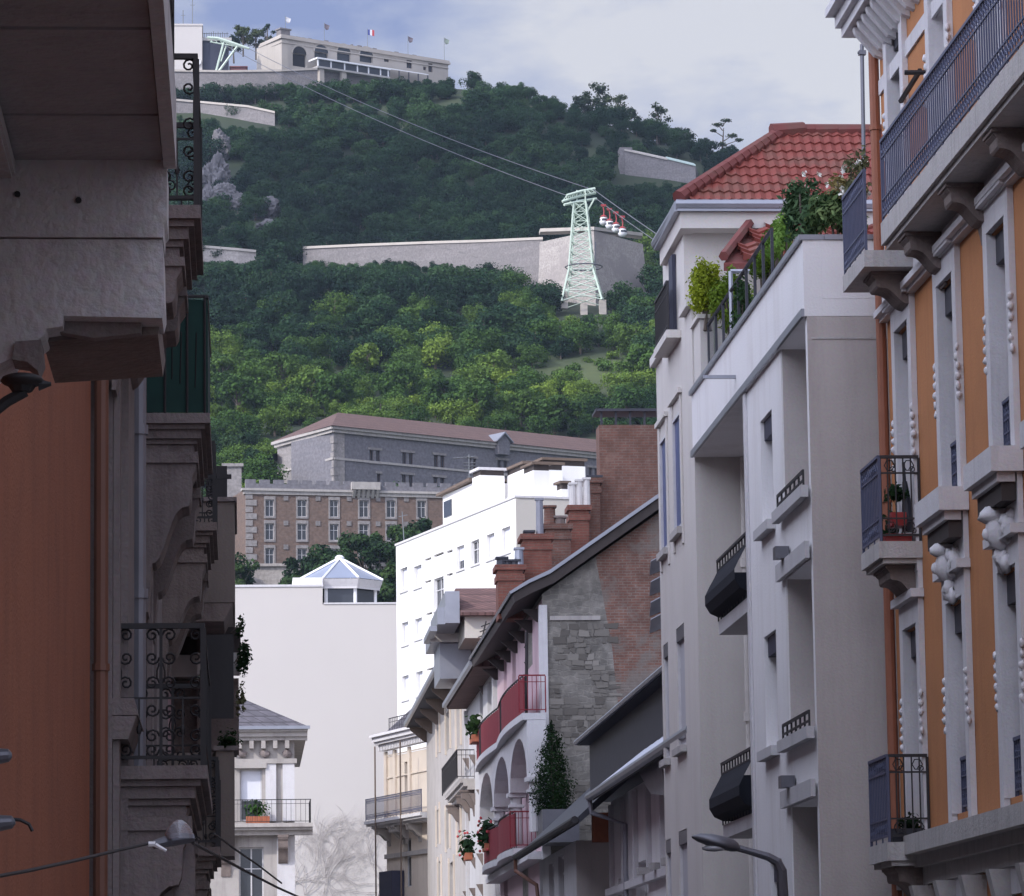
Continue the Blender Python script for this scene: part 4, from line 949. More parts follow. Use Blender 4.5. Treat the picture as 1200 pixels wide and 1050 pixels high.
k = MB(); k.tube([p, (p.x,p.y,z_)], .035, 5); k.build('mast', M['cable'], an)
k = MB(); k.tube([(p.x-.9,p.y,z_-.25),(p.x+.4,p.y,z_-.15)], .03, 4)
for i in range(7): k.tube([(p.x-.85+i*.19,p.y-.3,z_-.24+i*.015),(p.x-.85+i*.19,p.y+.3,z_-.24+i*.015)], .02, 4)
for i in range(3): k.tube([(p.x-.3,p.y,z_-.5-i*.18),(p.x+.35,p.y,z_-.5-i*.18)], .03, 4)
k.build('antenna_rods', M['cable'], an)
p = frW.p(.6, -.3, zt); k = MB(); k.tube([p, p+Vector((-.1,0,1.9))], .03, 5); k.tube([p+Vector((-.3,0,1.6)), p+Vector((.2,0,1.7))], .02, 4)
tag(k.build('pole_aerial', M['cable']), 'plain thin aerial mast at the left roof corner of the white building', 'aerial', 'rooftop aerials')
# ---- bare climbing vine on the cream wall
random.seed(12)
k = MB(); fr = FY(229.93)
def grow(x, y, ang, ln, r, dep):
    pts = [(x, y)]
    for i in range(5): ang += U(-.35,.35); x += math.cos(ang)*ln/5; y += math.sin(ang)*ln/5; pts.append((x, y))
    k.tube([fr.p(a, .02+r, z_) for a, z_ in pts], [r*(1-.12*i) for i in range(6)], 4)
    if dep > 0 and y < 14:
        for _ in range(3 if dep > 1 else 4):
            q = pts[random.choice((2,3,4,5))]; grow(q[0], q[1], ang+random.choice((-1,1))*U(.3,.9), ln*U(.6,.8), r*.68, dep-1)
for x0, an0 in ((344,1.5),(372,1.3),(400,1.7),(425,1.2),(448,1.6),(360,1.9),(437,1.4)): grow(fr.inv(x0, 1050)[0], fr.inv(x0, 1062)[1]-.5, an0, U(2.6,3.8), .032, 4)
tag(k.build('climbing_vine', M['vine']), 'bare branching creeper spread over the lower part of the cream wall', 'creeper')
# ---- corner building with classical cornice
cb_ = thing('corner_building', 'warm limestone corner building with dentil cornice and long balcony below the white block', 'building', (8, 170, 0))
A = PY(452, 862, 174); frC = Fr(A.x, A.y, .28, -.96, -.96, -.28); LC = frC.inv(516, 900)[0]; zt = A.z; zbal = frC.inv(456, 962)[1]
O = pixops(frC, [(474,893,932,481,),(504,884,928,512.0),(473,983,1040,482)]); mb = MB()
wall_sheet(mb, frC, 0, LC, 0, zt-1, O, .3); body(mb, frC, 0, LC, 0, zt-1, .31, 9); mb.build('wall', M['limestone'], cb_)
for i, o in enumerate(O): window(cb_, frC, *o, rec=.24, kind='glass')
frC2 = Fr(A.x, A.y, .96, .28, -.28, .96)
k = MB(); moulding(k, frC, -.15, LC, zt, [(.12,.75),(.2,.62),(.12,.5)])
for i in range(int(LC/.22)): k.fb(frC, i*.22, i*.22+.11, .0, .36, zt-.72, zt-.46)
k.build('cornice', M['white_trim'], cb_)
k = MB(); P0, P1 = frC.p(.1,.2,zt+.003), frC.p(LC,.2,zt+.003); Q0, Q1 = frC.p(1.6,-1.6,zt+1.9), frC.p(LC,-1.6,zt+1.9); k.poly([P0,P1,Q1,Q0]); k.poly([P0,Q0,frC.p(.1,-6,zt+.003)]); k.poly([Q0,Q1,frC.p(LC,-6,zt+.003),frC.p(.1,-6,zt+.003)]); k.build('mansard_roof', M['slate_l'], cb_)
railing(cb_, frC, .8, LC-.5, .1, zt+.02, .7, M['iron'], 'mid', .25, name='roof_railing')
k = MB(); moulding(k, frC, -.35, LC, zbal, [(.14,.95),(.1,.85),(.1,.6)]); bal = k.build('balcony', M['white_trim'], cb_)
railing(bal, frC, -.3, LC, .88, zbal+.002, 1.0, M['bluemetal'], 'dense', .11)
for a in (.3, 2.2, 2.8, 4.6): bracket(bal, frC, a, a+.35, zbal-.35, .7, .8, M['limestone_g'])
for a in (-.02, 1.25, 3.3): k = MB(); k.fb(frC, a, a+.3, .004, .1, zbal+.1, zt-.75); k.build('pilaster', M['limestone'], cb_)
k = MB()
for z_ in (zbal+1.9, zbal+2.9): k.fb(frC, 0, LC, .003, .05, z_, z_+.06)
k.build('string_mouldings', M['limestone'], cb_)
for px in (463, 493):
    a = frC.inv(px, 900)[0]; k = MB(); k.tube([frC.p(a,.95,0), frC.p(a,.95,zt-.6)], .04, 6); k.build('drainpipe', M['eavewood'], cb_)
k = MB(); k.fb(frC, 0, LC, .003, .12, zbal-1.7, zbal-1.5); k.build('string_course', M['limestone_g'], cb_)
k = MB(); a0 = frC.inv(459,1030)[0]; a1 = frC.inv(474,1030)[0]; z_ = frC.inv(459,1022)[1]; k.fb(frC, a0, a1, .01, .6, z_-3, z_); k.build('bay_window', M['shutter_d'], cb_)
# ---- left far corner building, lit front
lf = thing('corner_house', 'grey stone corner house with a dark hipped roof and iron balcony on the left', 'building', (-1, 164, 0))
fr = FY(163); a1 = fr.inv(345, 900)[0]; a0 = -7; ze = fr.inv(300, 866)[1]; zbal = fr.inv(300, 966)[1]
O = pixops(fr, [(281,902,962,307),(280,993,1060,309)]); mb = MB(); wall_sheet(mb, fr, a0, a1, 0, ze, O, .35); body(mb, fr, a0, a1, 0, ze, .36, 18); mb.build('wall', M['limestone_g'], lf)
window(lf, fr, *O[0], kind='half', rec=.25); window(lf, fr, *O[1], rec=.25)
k = MB(); moulding(k, fr, a0, a1+.55, ze+.45, [(.18,.6),(.2,.45),(.15,.3)]); k.fb(fr, a1-.002, a1+.5, -18, -.05, ze, ze+.45)
for i in range(12): k.fb(fr, a1-.4-i*.5, a1-.22-i*.5, .0, .35, ze-.42, ze-.09)
k.build('cornice', M['limestone_g'], lf)
k = MB(); k.fb(fr, a0, a1+.66, .6, .72, ze+.36, ze+.5); k.build('gutter', M['zinc'], lf)
zr = fr.inv(268, 816)[1]; e0 = ze+.47
k = MB(); P = [fr.p(a0,.6,e0), fr.p(a1+.6,.6,e0), fr.p(a1+.6,-18,e0), fr.p(a0,-18,e0)]; T0, T1 = fr.p(a0,-4,zr+1.2), fr.p(a1-4.4,-4,zr+1.2); T2 = fr.p(a1-4.4,-12,zr+1.2); T3 = fr.p(a0,-12,zr+1.2)
k.poly([P[0],P[1],T1,T0]); k.poly([P[1],P[2],T2,T1]); k.poly([T0,T1,T2,T3]); k.poly([P[2],P[3],T3,T2]); k.build('roof', M['slate_l'], lf)
k = MB(); aw0 = O[0][1]+.15
for a, w_ in ((aw0,.45),(a1-.5,.5)): k.fb(fr, a, a+w_, .004, .14, zbal+.1, ze-1.0)
k.build('pilasters', M['white_trim'], lf)
k = MB(); k.fb(fr, a0, a1+.1, .003, .2, ze-1.05, ze-.85); k.fb(fr, O[0][0]-.25, O[0][1]+.2, .005, .22, O[0][3]+.05, O[0][3]+.3); k.build('frieze', M['limestone_g'], lf)
for i in range(4): k = MB(); a = a1-.3-i*.95; k.ball(fr.p(a,.12,ze-.62), .22, .10, .16, 8, 5, .2); k.build('carved_ornament', M['stone_l'], lf)
k = MB(); moulding(k, fr, a0, a1+.75, zbal, [(.16,.9),(.12,.75),(.2,.5)]); k.fb(fr, a1, a1+.75, -3, -.05, zbal-.28, zbal-.002); bal = k.build('balcony', M['limestone_g'], lf)
railing(bal, fr, a0+4, a1+.65, .84, zbal+.002, 1.0, M['iron'], 'mid', .2)
railing(bal, Fr(a1+.66,163,0,1,1,0), -.8, 2.6, 0, zbal+.002, 1.0, M['iron'], 'dense', .11)
for a in (a1-.7, a1-3.1): bracket(bal, fr, a, a+.4, zbal-.48, .8, 1.7, M['stone_d'])
k = MB(); k.fb(fr, a1-.75, a1, .003, .12, 0, zbal-.5); k.build('corner_pier', M['white_trim'], lf)
pp = thing('potted_plant', 'leafy green plant in a long terracotta box on the far left balcony', 'plant', fr.p(O[0][0]+.5,.6,zbal))
k = MB(); k.fb(fr, O[0][0]+.25, O[0][0]+1.25, .45, .75, zbal+.01, zbal+.3); k.build('planter', M['terracotta'], pp)
k = MB(); k.leaves(fr.p(O[0][0]+.7,.6,zbal+.62), (.62,.25,.42), 260, .16, 1, .1); k.build('leaves', M['leaf_pot'], pp)
# ================================================================== RIGHT HAND ROW, MIDDLE DISTANCE
XR = 8.0; fr = FX(XR, -1)
def ay(px, py=900, X=XR): return PX(px, py, X).y
# ---- house 4: beige house with dormers
Y4a, Y4b = ay(548), ay(500)
h4 = thing('beige_townhouse', 'narrow beige townhouse with brown eaves and grey zinc dormers', 'building', (XR, (Y4a+Y4b)/2, 0))
ze = fr.inv(520, 818)[1]
O = pixops(fr, [(512,842,885,516),(523,836,882,528.5),(535,829,878,541),(512,950,990,516),(523,950,996,528),(536,948,1000,541),(514,1010,1050,518),(527,1012,1056,533)])
mb = MB(); wall_sheet(mb, fr, Y4a, Y4b, 0, ze, O, .25); body(mb, fr, Y4a, Y4b, 0, ze, .26, 10); mb.build('wall', M['limestone_g'], h4)
for i, o in enumerate(O): window(h4, fr, *o, rec=.2, kind=('blind' if i in (0,2,5) else 'glass'))
k = MB()
for o in O: k.fb(fr, o[0]-.18, o[0]-.01, .003, .07, o[2]-.1, o[3]+.2); k.fb(fr, o[1]+.01, o[1]+.18, .003, .07, o[2]-.1, o[3]+.2)
k.build('window_strips', M['limestone'], h4)
k = MB(); k.prism([fr.p(Y4a,.85,ze-.05), fr.p(Y4a,.85,ze+.15), fr.p(Y4a,-3.8,ze+3.6), fr.p(Y4a,-10,ze+3.6), fr.p(Y4a,-10,ze+.1), fr.p(Y4a,0,ze+.0)], (0, Y4b-Y4a, 0)); k.build('roof', M['slate_l'], h4)
k = MB(); k.fb(fr, Y4a, Y4b, .86, .98, ze-.02, ze+.16); k.build('gutter', M['zinc'], h4)
n_ = 7
for i in range(n_): a = Y4a+.5+i*(Y4b-Y4a-1)/(n_-1); k = MB(); k.prism([fr.p(a,.004,ze-.06), fr.p(a,.75,ze-.06), fr.p(a,.7,ze-.2), fr.p(a,.1,ze-.7), fr.p(a,.004,ze-.7)], (0,.14,0)); k.build('eave_bracket', M['eavewood'], h4)
zb_ = fr.inv(525, 925, .6)[1]; y0_ = PX(541, 915, XR-.45).y; y1_ = PX(523, 930, XR-.45).y
k = MB(); moulding(k, fr, y0_, y1_, zb_, [(.14,.5),(.12,.4),(.12,.25)]); bal = k.build('balcony', M['limestone_g'], h4)
railing(bal, fr, y0_, y1_, .6, zb_+.002, 1.0, M['iron'], 'mid', .16); railing(bal, FY(y0_), XR-.6, XR, 0, zb_+.002, 1.0, M['iron'], 'mid', .16)
for a in (y0_+.2, y0_+3, y1_-1): bracket(bal, fr, a, a+.3, zb_-.38, .5, .9, M['stone_d'])
# dormers on its roof
for (x0, x1, yt, yb, Y, roofm, ds) in ((505,535,738,762,132,'zinc',0),(539,588,700,722,128,'tile_brown',1)):
    f2 = FY(Y); a0, z1_ = f2.inv(x0, yt); a1, z2_ = f2.inv(x1, yb)
    if ds == 0:
        k = MB(); k.fb(f2, a0, a1+.5, -4, .5, z2_+.25, z1_); k.fb(f2, a0+.3, a1+.5, -4, 0, ze-1, z2_+.25); k.build('dormer', M['zinc'], h4)
        k = MB(); k.fb(f2, a0-.06, a1+.4, .502, .56, z2_+.24, z2_+.55); k.build('dormer_fascia', M['pipe_w'], h4)
    else:
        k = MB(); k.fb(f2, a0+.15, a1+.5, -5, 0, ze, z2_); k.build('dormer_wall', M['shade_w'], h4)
        k = MB(); k.prism([f2.p(a0,.35,z2_+.0), f2.p(a0,.35,z2_+.1), f2.p(a0,-2.6,z1_+.6), f2.p(a0,-5,z1_+.6), f2.p(a0,-5,z2_)], (a1-a0+.5,0,0)); k.build('dormer_roof', M['tile_brown'], h4)
        k = MB(); k.fb(f2, a0-.5, a0-.02, -5, .1, ze+.5, z1_+.2); k.fb(f2, a0-.75, a0-.5, -5, -.3, ze+.5, z1_-.3); k.fb(f2, a0-1.0, a0-.75, -5, -.6, ze+.3, z1_-.9); k.build('zinc_flashing', M['zinc'], h4)
        a, z_ = f2.inv(561, 742, .3); k = MB(); q = f2.p(a,.3,z_-.6); k.tube([q, q+Vector((.25,0,1.0))], .025, 4)
        for i in range(5): k.tube([q+Vector((-.12+i*.05,0,.1+.18*i)), q+Vector((.2+i*.05,0,.22+.18*i))], .02, 4)
        tag(k.build('roof_aerial', M['iron']), 'small tilted aerial in front of the tiled dormer', 'aerial', 'rooftop aerials')
# ---- house 3: white-grey facade with brackets, and pink house with gable
Ypa = 101.5; Ypm = ay(584); Ypb = ay(548)
w3 = thing('white_townhouse', 'pale grey white townhouse between the pink gabled house and the beige one', 'building', (XR, (Ypm+Ypb)/2, 0))
ph = thing('pink_gabled_house', 'pink rendered house with red balconies, white arches and a bare brick gable', 'building', (XR, Ypa, 0))
zeP = fr.inv(600, 752)[1]
O = pixops(fr, [(571,800,838,576),(562,808,846,566)]); mb = MB()
wall_sheet(mb, fr, Ypm+.002, Ypb, 0, zeP, O, .25); body(mb, fr, Ypm+.002, Ypb, 0, zeP, .26, 10); mb.build('wall', M['grey_w'], w3)
for o in O: window(w3, fr, *o, rec=.2)
for yy in (800, 880, 925, 1000, 1036):
    for px in (549.5, 557, 566): 
        a, z_ = fr.inv(px, yy+(566-px)*.5); k = MB(); k.prism([fr.p(a,.003,z_), fr.p(a,.22,z_), fr.p(a,.003,z_-.4)], (0,.2,0)); k.build('wall_console', M['stone_d'], w3)
for q in (Ypb-.5, Ypm+.3): k = MB(); k.fb(fr, q, q+.4, .004, .12, 0, zeP-.2); k.build('pilaster', M['grey_w'], w3)
k = MB(); k.prism([fr.p(Ypm+.002,.7,zeP-.1), fr.p(Ypm+.002,.75,zeP+.08), fr.p(Ypm+.002,-5.5,zeP+4.2), fr.p(Ypm+.002,-10,zeP+4.2), fr.p(Ypm+.002,-10,zeP)], (0, Ypb-Ypm, 0)); k.build('roof', M['tile_brown'], w3)
k = MB(); k.fb(fr, Ypm+.01, Ypb, .76, .88, zeP-.05, zeP+.1); k.build('gutter', M['zinc'], w3)
# pink house
frg = FY(Ypa); Lg = frg.inv(641, 800)[0]
X2 = frg.inv(790, 590)[0]
zc0 = frg.inv(641, 696)[1]; zc1 = frg.inv(770, 602)[1]; sl = (zc1-zc0)/(frg.inv(770,602)[0]-XR)
O = pixops(fr, [(618,745,786,624),(600,762,805,604.5),(590,770,812,594),(623,868,905,628),(612,1008,1060,619),(590,1020,1060,595),(600,905,960,606)])
mb = MB(); wall_sheet(mb, fr, Ypa, Ypm, 0, zeP, O, .25); body(mb, fr, Ypa+.01, Ypm, 0, zeP, .26, 3); mb.build('wall', M['pink'], ph)
for i, o in enumerate(O): window(ph, fr, *o, rec=.2, kind='glass' if i % 2 else 'blind', fm='frame')
X_end = 17.0
zm = 4.0
xs_ = 10.15        # rubble to the left, brick to the right
def zr(x): return zc0+(x-XR)*sl
k = MB(); k.prism([(XR+.003,Ypa,0),(xs_-.5,Ypa,0),(xs_+.1,Ypa,zm+3),(xs_-.3,Ypa,zr(XR)-1.4),(xs_-.7,Ypa,zr(xs_-.7)),(XR+.003,Ypa,zr(XR))], (0,9,0)); k.build('gable_rubble', M['rubble'], ph)
k = MB(); k.prism([(xs_-.5,Ypa-.003,0),(X_end,Ypa-.003,0),(X_end,Ypa-.003,zr(X_end)-3),(13.5,Ypa-.003,zr(13.5)),(xs_-.7,Ypa-.003,zr(xs_-.7)),(xs_-.3,Ypa-.003,zr(XR)-1.4),(xs_+.1,Ypa-.003,zm+3)], (0,9.1,0)); k.build('gable_brick', M['gable'], ph)
k = MB(); fk = frg
rst, t_, b_ = nt('rubble_stones'); gi_ = N(t_, 'ShaderNodeNewGeometry'); t_.links.new(ramp(t_, gi_.outputs['Random Per Island'], [(0,(.10,.09,.08)),(.4,(.15,.137,.122)),(.75,(.19,.175,.155)),(1,(.26,.24,.215))]), b_.inputs['Base Color']); b_.inputs['Roughness'].default_value = .95
random.seed(91); k = MB(); z_ = 4.0
while z_ < zr(XR)-.9:
    h_ = U(.09,.2); x_ = XR+.15
    while x_ < xs_-.35+U(-.2,.25):
        w_ = U(.12,.42)
        if mn.noise(Vector((x_*1.3, z_*.9, 5))) > -.18:
            j = [U(-.025,.025) for _ in range(8)]; d_ = U(.008,.03)
            k.prism([(x_+j[0],Ypa-d_,z_+j[1]),(x_+w_-.03+j[2],Ypa-d_,z_+j[3]),(x_+w_-.03+j[4],Ypa-d_,z_+h_-.025+j[5]),(x_+j[6],Ypa-d_,z_+h_-.025+j[7])], (0,d_-.002,0))
        x_ += w_
    z_ += h_
k.build('rubble_face', rst, ph)
k = MB(); k.fb(frg, XR+.2, xs_-.6, .034, .06, frg.inv(650,727)[1], frg.inv(650,722)[1]); k.build('stone_band', M['limestone_g'], ph)
k = MB(); k.fb(frg, XR-.09, XR+.13, .01, .07, 0, zr(XR)-.3); k.fb(fr, Ypa+.0, Ypa+.25, .003, .09, 0, zeP-.2); k.build('corner_pilaster', M['white_trim'], ph)
# roof: flared eave running down street, verge over the gable
rp = [(XR-.75, zeP-.12), (XR-.3, zeP+.12), (XR+.3, zr(XR+.3)+.05), (13.5, zr(13.5)+.1), (13.5, zr(13.5)+.38), (XR+.2, zr(XR+.2)+.36), (XR-.35, zeP+.38), (XR-.8, zeP+.08)]
k = MB(); k.prism([(x, Ypa-.35, z_) for x, z_ in rp], (0, Ypm-Ypa+.35, 0)); k.build('roof', M['darkwood'], ph)
k = MB(); k.prism([(x, Ypa-.42, z_) for x, z_ in ((13.5, zr(13.5)+.385),(13.5, zr(13.5)+.50),(XR+.2, zr(XR+.2)+.47),(XR-.4, zeP+.46),(XR-.9, zeP+.15),(XR-.86,zeP+.09),(XR-.35, zeP+.385),(XR+.2,zr(XR+.2)+.365))], (0, Ypm-Ypa+.42, 0)); k.build('zinc_covering', M['zinc'], ph)
for i in range(7): a = Ypa+.6+i*(Ypm-Ypa-1)/6; k = MB(); k.prism([fr.p(a,.004,zeP-.2), fr.p(a,.5,zeP-.2), fr.p(a,.1,zeP-.55), fr.p(a,.004,zeP-.55)], (0,.12,0)); k.build('eave_bracket', M['darkwood'], ph)
# red balconies
for (ztop, hh, y_a, y_b, arches) in ((fr.inv(608,836,.7)[1], 1.0, PX(608,800,XR-.7).y, PX(553,860,XR-.7).y, True), (fr.inv(598,994,.7)[1], 1.0, PX(598,990,XR-.7).y, PX(562,1015,XR-.7).y, False), ):
    k = MB(); nseg = 14
    L = y_b-y_a
    def bb_(t): return .62+.14*abs(math.sin(t*math.pi*2.0))
    for i in range(nseg):
        t0, t1 = i/nseg, (i+1)/nseg
        k.prism([fr.p(y_a+L*t0,0,ztop-.18), fr.p(y_a+L*t1,0,ztop-.18), fr.p(y_a+L*t1,bb_(t1),ztop-.18), fr.p(y_a+L*t0,bb_(t0),ztop-.18)], (0,0,.178))
    bal = k.build('balcony', M['white_trim'], ph)
    k = MB()
    for i in range(nseg):
        t0, t1 = i/nseg, (i+1)/nseg
        if i in (5, 11) and arches: k.build('red_panel', M['redmetal'], bal); k = MB(); continue
        k.prism([fr.p(y_a+L*t0,bb_(t0)-.06,ztop+.05), fr.p(y_a+L*t1,bb_(t1)-.06,ztop+.05), fr.p(y_a+L*t1,bb_(t1)-.06,ztop+hh-.05), fr.p(y_a+L*t0,bb_(t0)-.06,ztop+hh-.05)], (.015,0,0))
    k.build('red_panel', M['redmetal'], bal)
    k = MB(); k.tube([fr.p(y_a+L*i/nseg,bb_(i/nseg)-.06,ztop+hh) for i in range(nseg+1)], .025, 5)
    for i in range(nseg*3): t0 = i/(nseg*3); k.tube([fr.p(y_a+L*t0,bb_(t0)-.08,ztop), fr.p(y_a+L*t0,bb_(t0)-.08,ztop+hh)], .012, 4)
    k.build('railing', M['iron'], bal)
    railing(bal, FY(y_a), XR-.7, XR, 0, ztop+.01, hh, M['redmetal'], 'mid', .11, name='end_railing')
    if arches:
        zs = ztop-.19; spans = 3
        for s_ in range(spans):
            ya, yb_ = y_a+L*s_/spans, y_a+L*(s_+1)/spans; c = (ya+yb_)/2; r = (yb_-ya)/2-.28
            pts = [(ya, zs), (yb_, zs), (yb_, zs-2.0), (c+r, zs-2.0)]+[(c+r*math.cos(w_*math.pi/10), zs-1.5+1.25*math.sin(w_*math.pi/10)) for w_ in range(11)]+[(c-r, zs-2.0), (ya, zs-2.0)]
            k = MB()
            for j in range(10):
                p0 = (c+r*math.cos(j*math.pi/10), zs-1.5+1.25*math.sin(j*math.pi/10)); p1 = (c+r*math.cos((j+1)*math.pi/10), zs-1.5+1.25*math.sin((j+1)*math.pi/10))
                k.prism([fr.p(p0[0],.004,p0[1]), fr.p(p0[0],.004,zs), fr.p(p1[0],.004,zs), fr.p(p1[0],.004,p1[1])], fr.n*.5)
            for q0, q1 in ((ya, c-r), (c+r, yb_)): k.fb(fr, q0+.001, q1-.001, .004, .5, zs-1.5, zs)
            k.build('arch', M['white_trim'], bal)
            for q in (ya+.14,):
                k = MB(); k.tube([fr.p(q,.3,6.6), fr.p(q,.3,zs-1.6)], .17, 10); o = k.build('column', M['white_trim'], ph)
                k = MB(); k.fb(fr, q-.26, q+.26, .05, .56, zs-1.62, zs-1.5); k.fb(fr, q-.22, q+.22, .09, .52, zs-1.9, zs-1.82); k.build('capital', M['white_trim'], o)
k = MB(); k.fb(fr, Ypa+.3, Ypm-.2, .003, .45, zs-3.6, zs-3.4); k.build('string_course', M['white_trim'], ph)
# plants on the pink house balconies
for (x, y, X, rx, rz, n_, m, ds) in ((556,852,7.25,1.2,.45,240,'leaf_cypress','dark green trailing plant at the far end of the upper red balcony'),
                                  (571,978,7.3,1.0,.5,260,'leaf_tree','red flowered bushy plant at the far end of the lower red balcony'),(548,990,7.3,1.0,.5,200,'leaf_tree','dark plant spilling from a balcony below the white townhouse')):
    c = PX(x, y, X); r = thing('balcony_plant', ds, 'plant', (c.x, c.y, c.z-.3), 'plants on the red balconies')
    k = MB(); k.leaves(c, (.3, rx, rz), n_, .2, 1, .1); k.build('leaves', M[m], r)
    k = MB(); k.box(c.x-.12, c.x+.12, c.y-rx*.6, c.y+rx*.6, c.z-.5, c.z-.28); k.build('planter', M['terracotta'], r)
    if y > 970:
        k = MB()
        for _ in range(22): q = c+Vector((U(-.3,.1), U(-rx,rx), U(-rz,rz))); k = MB(); k.ball(q, .05, .05, .05, 5, 3); k.build('flower', M['petal_r'], r)
# red ladder-like chair things on the upper balcony end
k = MB(); p = PX(617, 812, XR-.3)
for s_ in (0, .45):
    k.tube([p+Vector((0,s_,-.6)), p+Vector((.05,s_,1.7))], .03, 5)
for i in range(5): k.tube([p+Vector((0,0,-.4+i*.42)), p+Vector((0,.45,-.4+i*.42))], .025, 4)
tag(k.build('step_ladder', M['iron']), 'dark ladder standing against the pink wall on the upper red balcony', 'ladder')
# ---- chimneys above the pink house roof
def stack(name, label, x0, x1, yt, Y, dep, m, pots=(), cap='lip', ybot=None, group=None):
    f2 = FY(Y); a0, z1_ = f2.inv(x0, yt); a1 = f2.inv(x1, yt)[0]; zb_ = f2.inv(x0, ybot)[1] if ybot else 12
    r = thing(name, label, 'chimney', f2.p((a0+a1)/2, 0, zb_), group)
    k = MB(); k.fb(f2, a0, a1, -dep, 0, zb_, z1_); k.build('shaft', M[m], r)
    if cap == 'lip': k = MB(); k.fb(f2, a0-.08, a1+.08, -dep-.08, .08, z1_+.003, z1_+.15); k.fb(f2, a0-.04, a1+.04, -dep-.04, .04, z1_-.3, z1_-.12); k.build('crown_course', M[m], r)
    if cap == 'hood':
        k = MB(); k.fb(f2, a0-.1, a1+.1, -dep-.1, .1, z1_+.4, z1_+.48); k.build('metal_hood', M['slate'], r)
        n = int((a1-a0)/.42)
        for i in range(n+1): k = MB(); a = a0+.05+i*(a1-a0-.15)/n; k.fb(f2, a, a+.06, -.1, -.03, z1_, z1_+.4); k.build('hood_stay', M['slate'], r)
    for (px, yt_, rad, pm) in pots:
        a, zp = f2.inv(px, yt_, -dep*.5); k = MB(); k.tube([f2.p(a,-dep*.5,z1_), f2.p(a,-dep*.5,zp)], [rad*1.15, rad], 10); k.fb(f2, a-rad*1.2, a+rad*1.2, -dep*.5-rad*1.2, -dep*.5+rad*1.2, zp-.06, zp+.0) if pm != 'white_m' else None
        k.build('chimney_pot', M[pm], r)
    return r
stack('brick_chimney_wall', 'tall broad brown brick chimney wall with a flat dark metal hood', 702, 792, 498, 112, 1.0, 'chim', (), 'hood', 640)
stack('chimney_stack', 'brick chimney stack carrying three tall pale ribbed flues', 668, 690, 598, 110.5, .9, 'chim_r', ((671,566,.10,'pipe_w'),(678.5,562,.10,'pipe_w'),(687,560,.10,'pipe_w')), 'lip', 680, 'chimneys over the pink house')
stack('chimney_stack', 'slim brick chimney between the flue stack and the tall brick wall', 689, 703, 566, 111.5, .8, 'chim', ((696,558,.2,'slate'),), 'lip', 680, 'chimneys over the pink house')
stack('chimney_stack', 'wide brick stack with two short dark pots in the middle of the chimneys', 640, 668, 620, 109, .9, 'chim', ((644,593,.16,'chim'),(656,605,.16,'stone_d')), 'lip', 700, 'chimneys over the pink house')
stack('chimney_stack', 'largest red brick stack with a single small black pot', 613, 646, 632, 107, 1.1, 'chim_r', ((620,622,.14,'slate'),(632,584,.10,'pipe_g')), 'lip', 720, 'chimneys over the pink house')
stack('chimney_stack', 'lowest left brick stack with a cluster of black pots', 583.5, 613, 668, 106, 1.0, 'chim_r', ((588,653,.15,'slate'),(595,656,.13,'slate'),(603,656,.14,'slate'),(608,642,.12,'zinc')), 'lip', 725, 'chimneys over the pink house')
# shutters on the gable
for i, y in enumerate((660, 684, 708, 728)):
    a0, z1_ = frg.inv(761, y); a1, z0_ = frg.inv(790, y+14); k = MB(); k.prism([frg.p(a0,.02,z0_), frg.p(a1,.02,z0_+.25), frg.p(a1,.35,z1_+.35), frg.p(a0,.35,z1_)], (0,.03,.03))
    tag(k.build('awning_shutter', M['pipe_g']), ['topmost','second','third','lowest'][i]+' of four small grey shutters at the right edge of the brick gable', 'shutter', 'grey gable shutters')
# ================================================================== dark roofed houses in front of the gable
dh = thing('dark_roofed_house', 'low house with a dark zinc roof, dark attic storey and white panelled street wall', 'building', (XR, 78, 0))
ya, yb_ = PX(779, 950, XR).y, PX(716, 950, XR).y
zeD = fr.inv(740, 905, .7)[1]
X1 = XR; zlow = fr.inv(740, 890, .7)[1]
O = []
mb = MB(); wall_sheet(mb, fr, 62, yb_, 0, zeD+.1, pixops(fr, [(724,1030,1075,738),(745,1012,1060,760)]), .2); body(mb, fr, 62, yb_, 0, zeD+.1, .21, 8); mb.build('wall', M['white_r'], dh)
for i in range(9): a = 62.5+i*(yb_-63)/8; k = MB(); k.fb(fr, a-.09, a+.09, .003, .10, fr.inv(740,1032)[1], zeD); k.build('vertical_board', M['white_trim'], dh)
zs_ = fr.inv(740, 1034)[1]; k = MB(); k.fb(fr, 62, yb_, .003, .16, zs_-.15, zs_); k.build('string_course', M['white_trim'], dh)
for i in range(6): a = 64+i*2.2; k = MB(); k.fb(fr, a, a+.35, .003, .28, zs_+.003, zs_+.14); k.build('sill_block', M['grey_stone'], dh)
# roof slopes
e = XR-.75; yR = PX(612, 1000, XR-.95).y
yM = PX(692, 945, XR-.8).y
prof1 = [(e, zeD-.1), (XR+1.0, zeD+1.25), (XR+1.0, zeD+1.4), (e-.05, zeD+.06)]
k = MB(); k.prism([(x, 61, z_) for x, z_ in prof1], (0, yM-61, 0)); k.build('roof', M['slate'], dh)
for i in range(16): a = 61.3+i*(yM-61.5)/15; k = MB(); k.tube([(e, a, zeD+.09),(XR+1.0, a, zeD+1.43)], .03, 4); k.build('standing_seam', M['zinc'], dh)
k = MB(); k.tube([(e-.09, 61, zeD-.02),(e-.09, yM, zeD-.02)], .085, 8); g_ = k.build('gutter', M['zinc'], dh)
k = MB(); k.tube([(e-.09, yM-.2, zeD-.05),(e-.05, yM-.2, zeD-.35),(XR-.12, yM-.3, zeD-.6),(XR-.12, yM-.3, 1.0)], .055, 8); k.build('drainpipe', M['pipe_g'], dh)
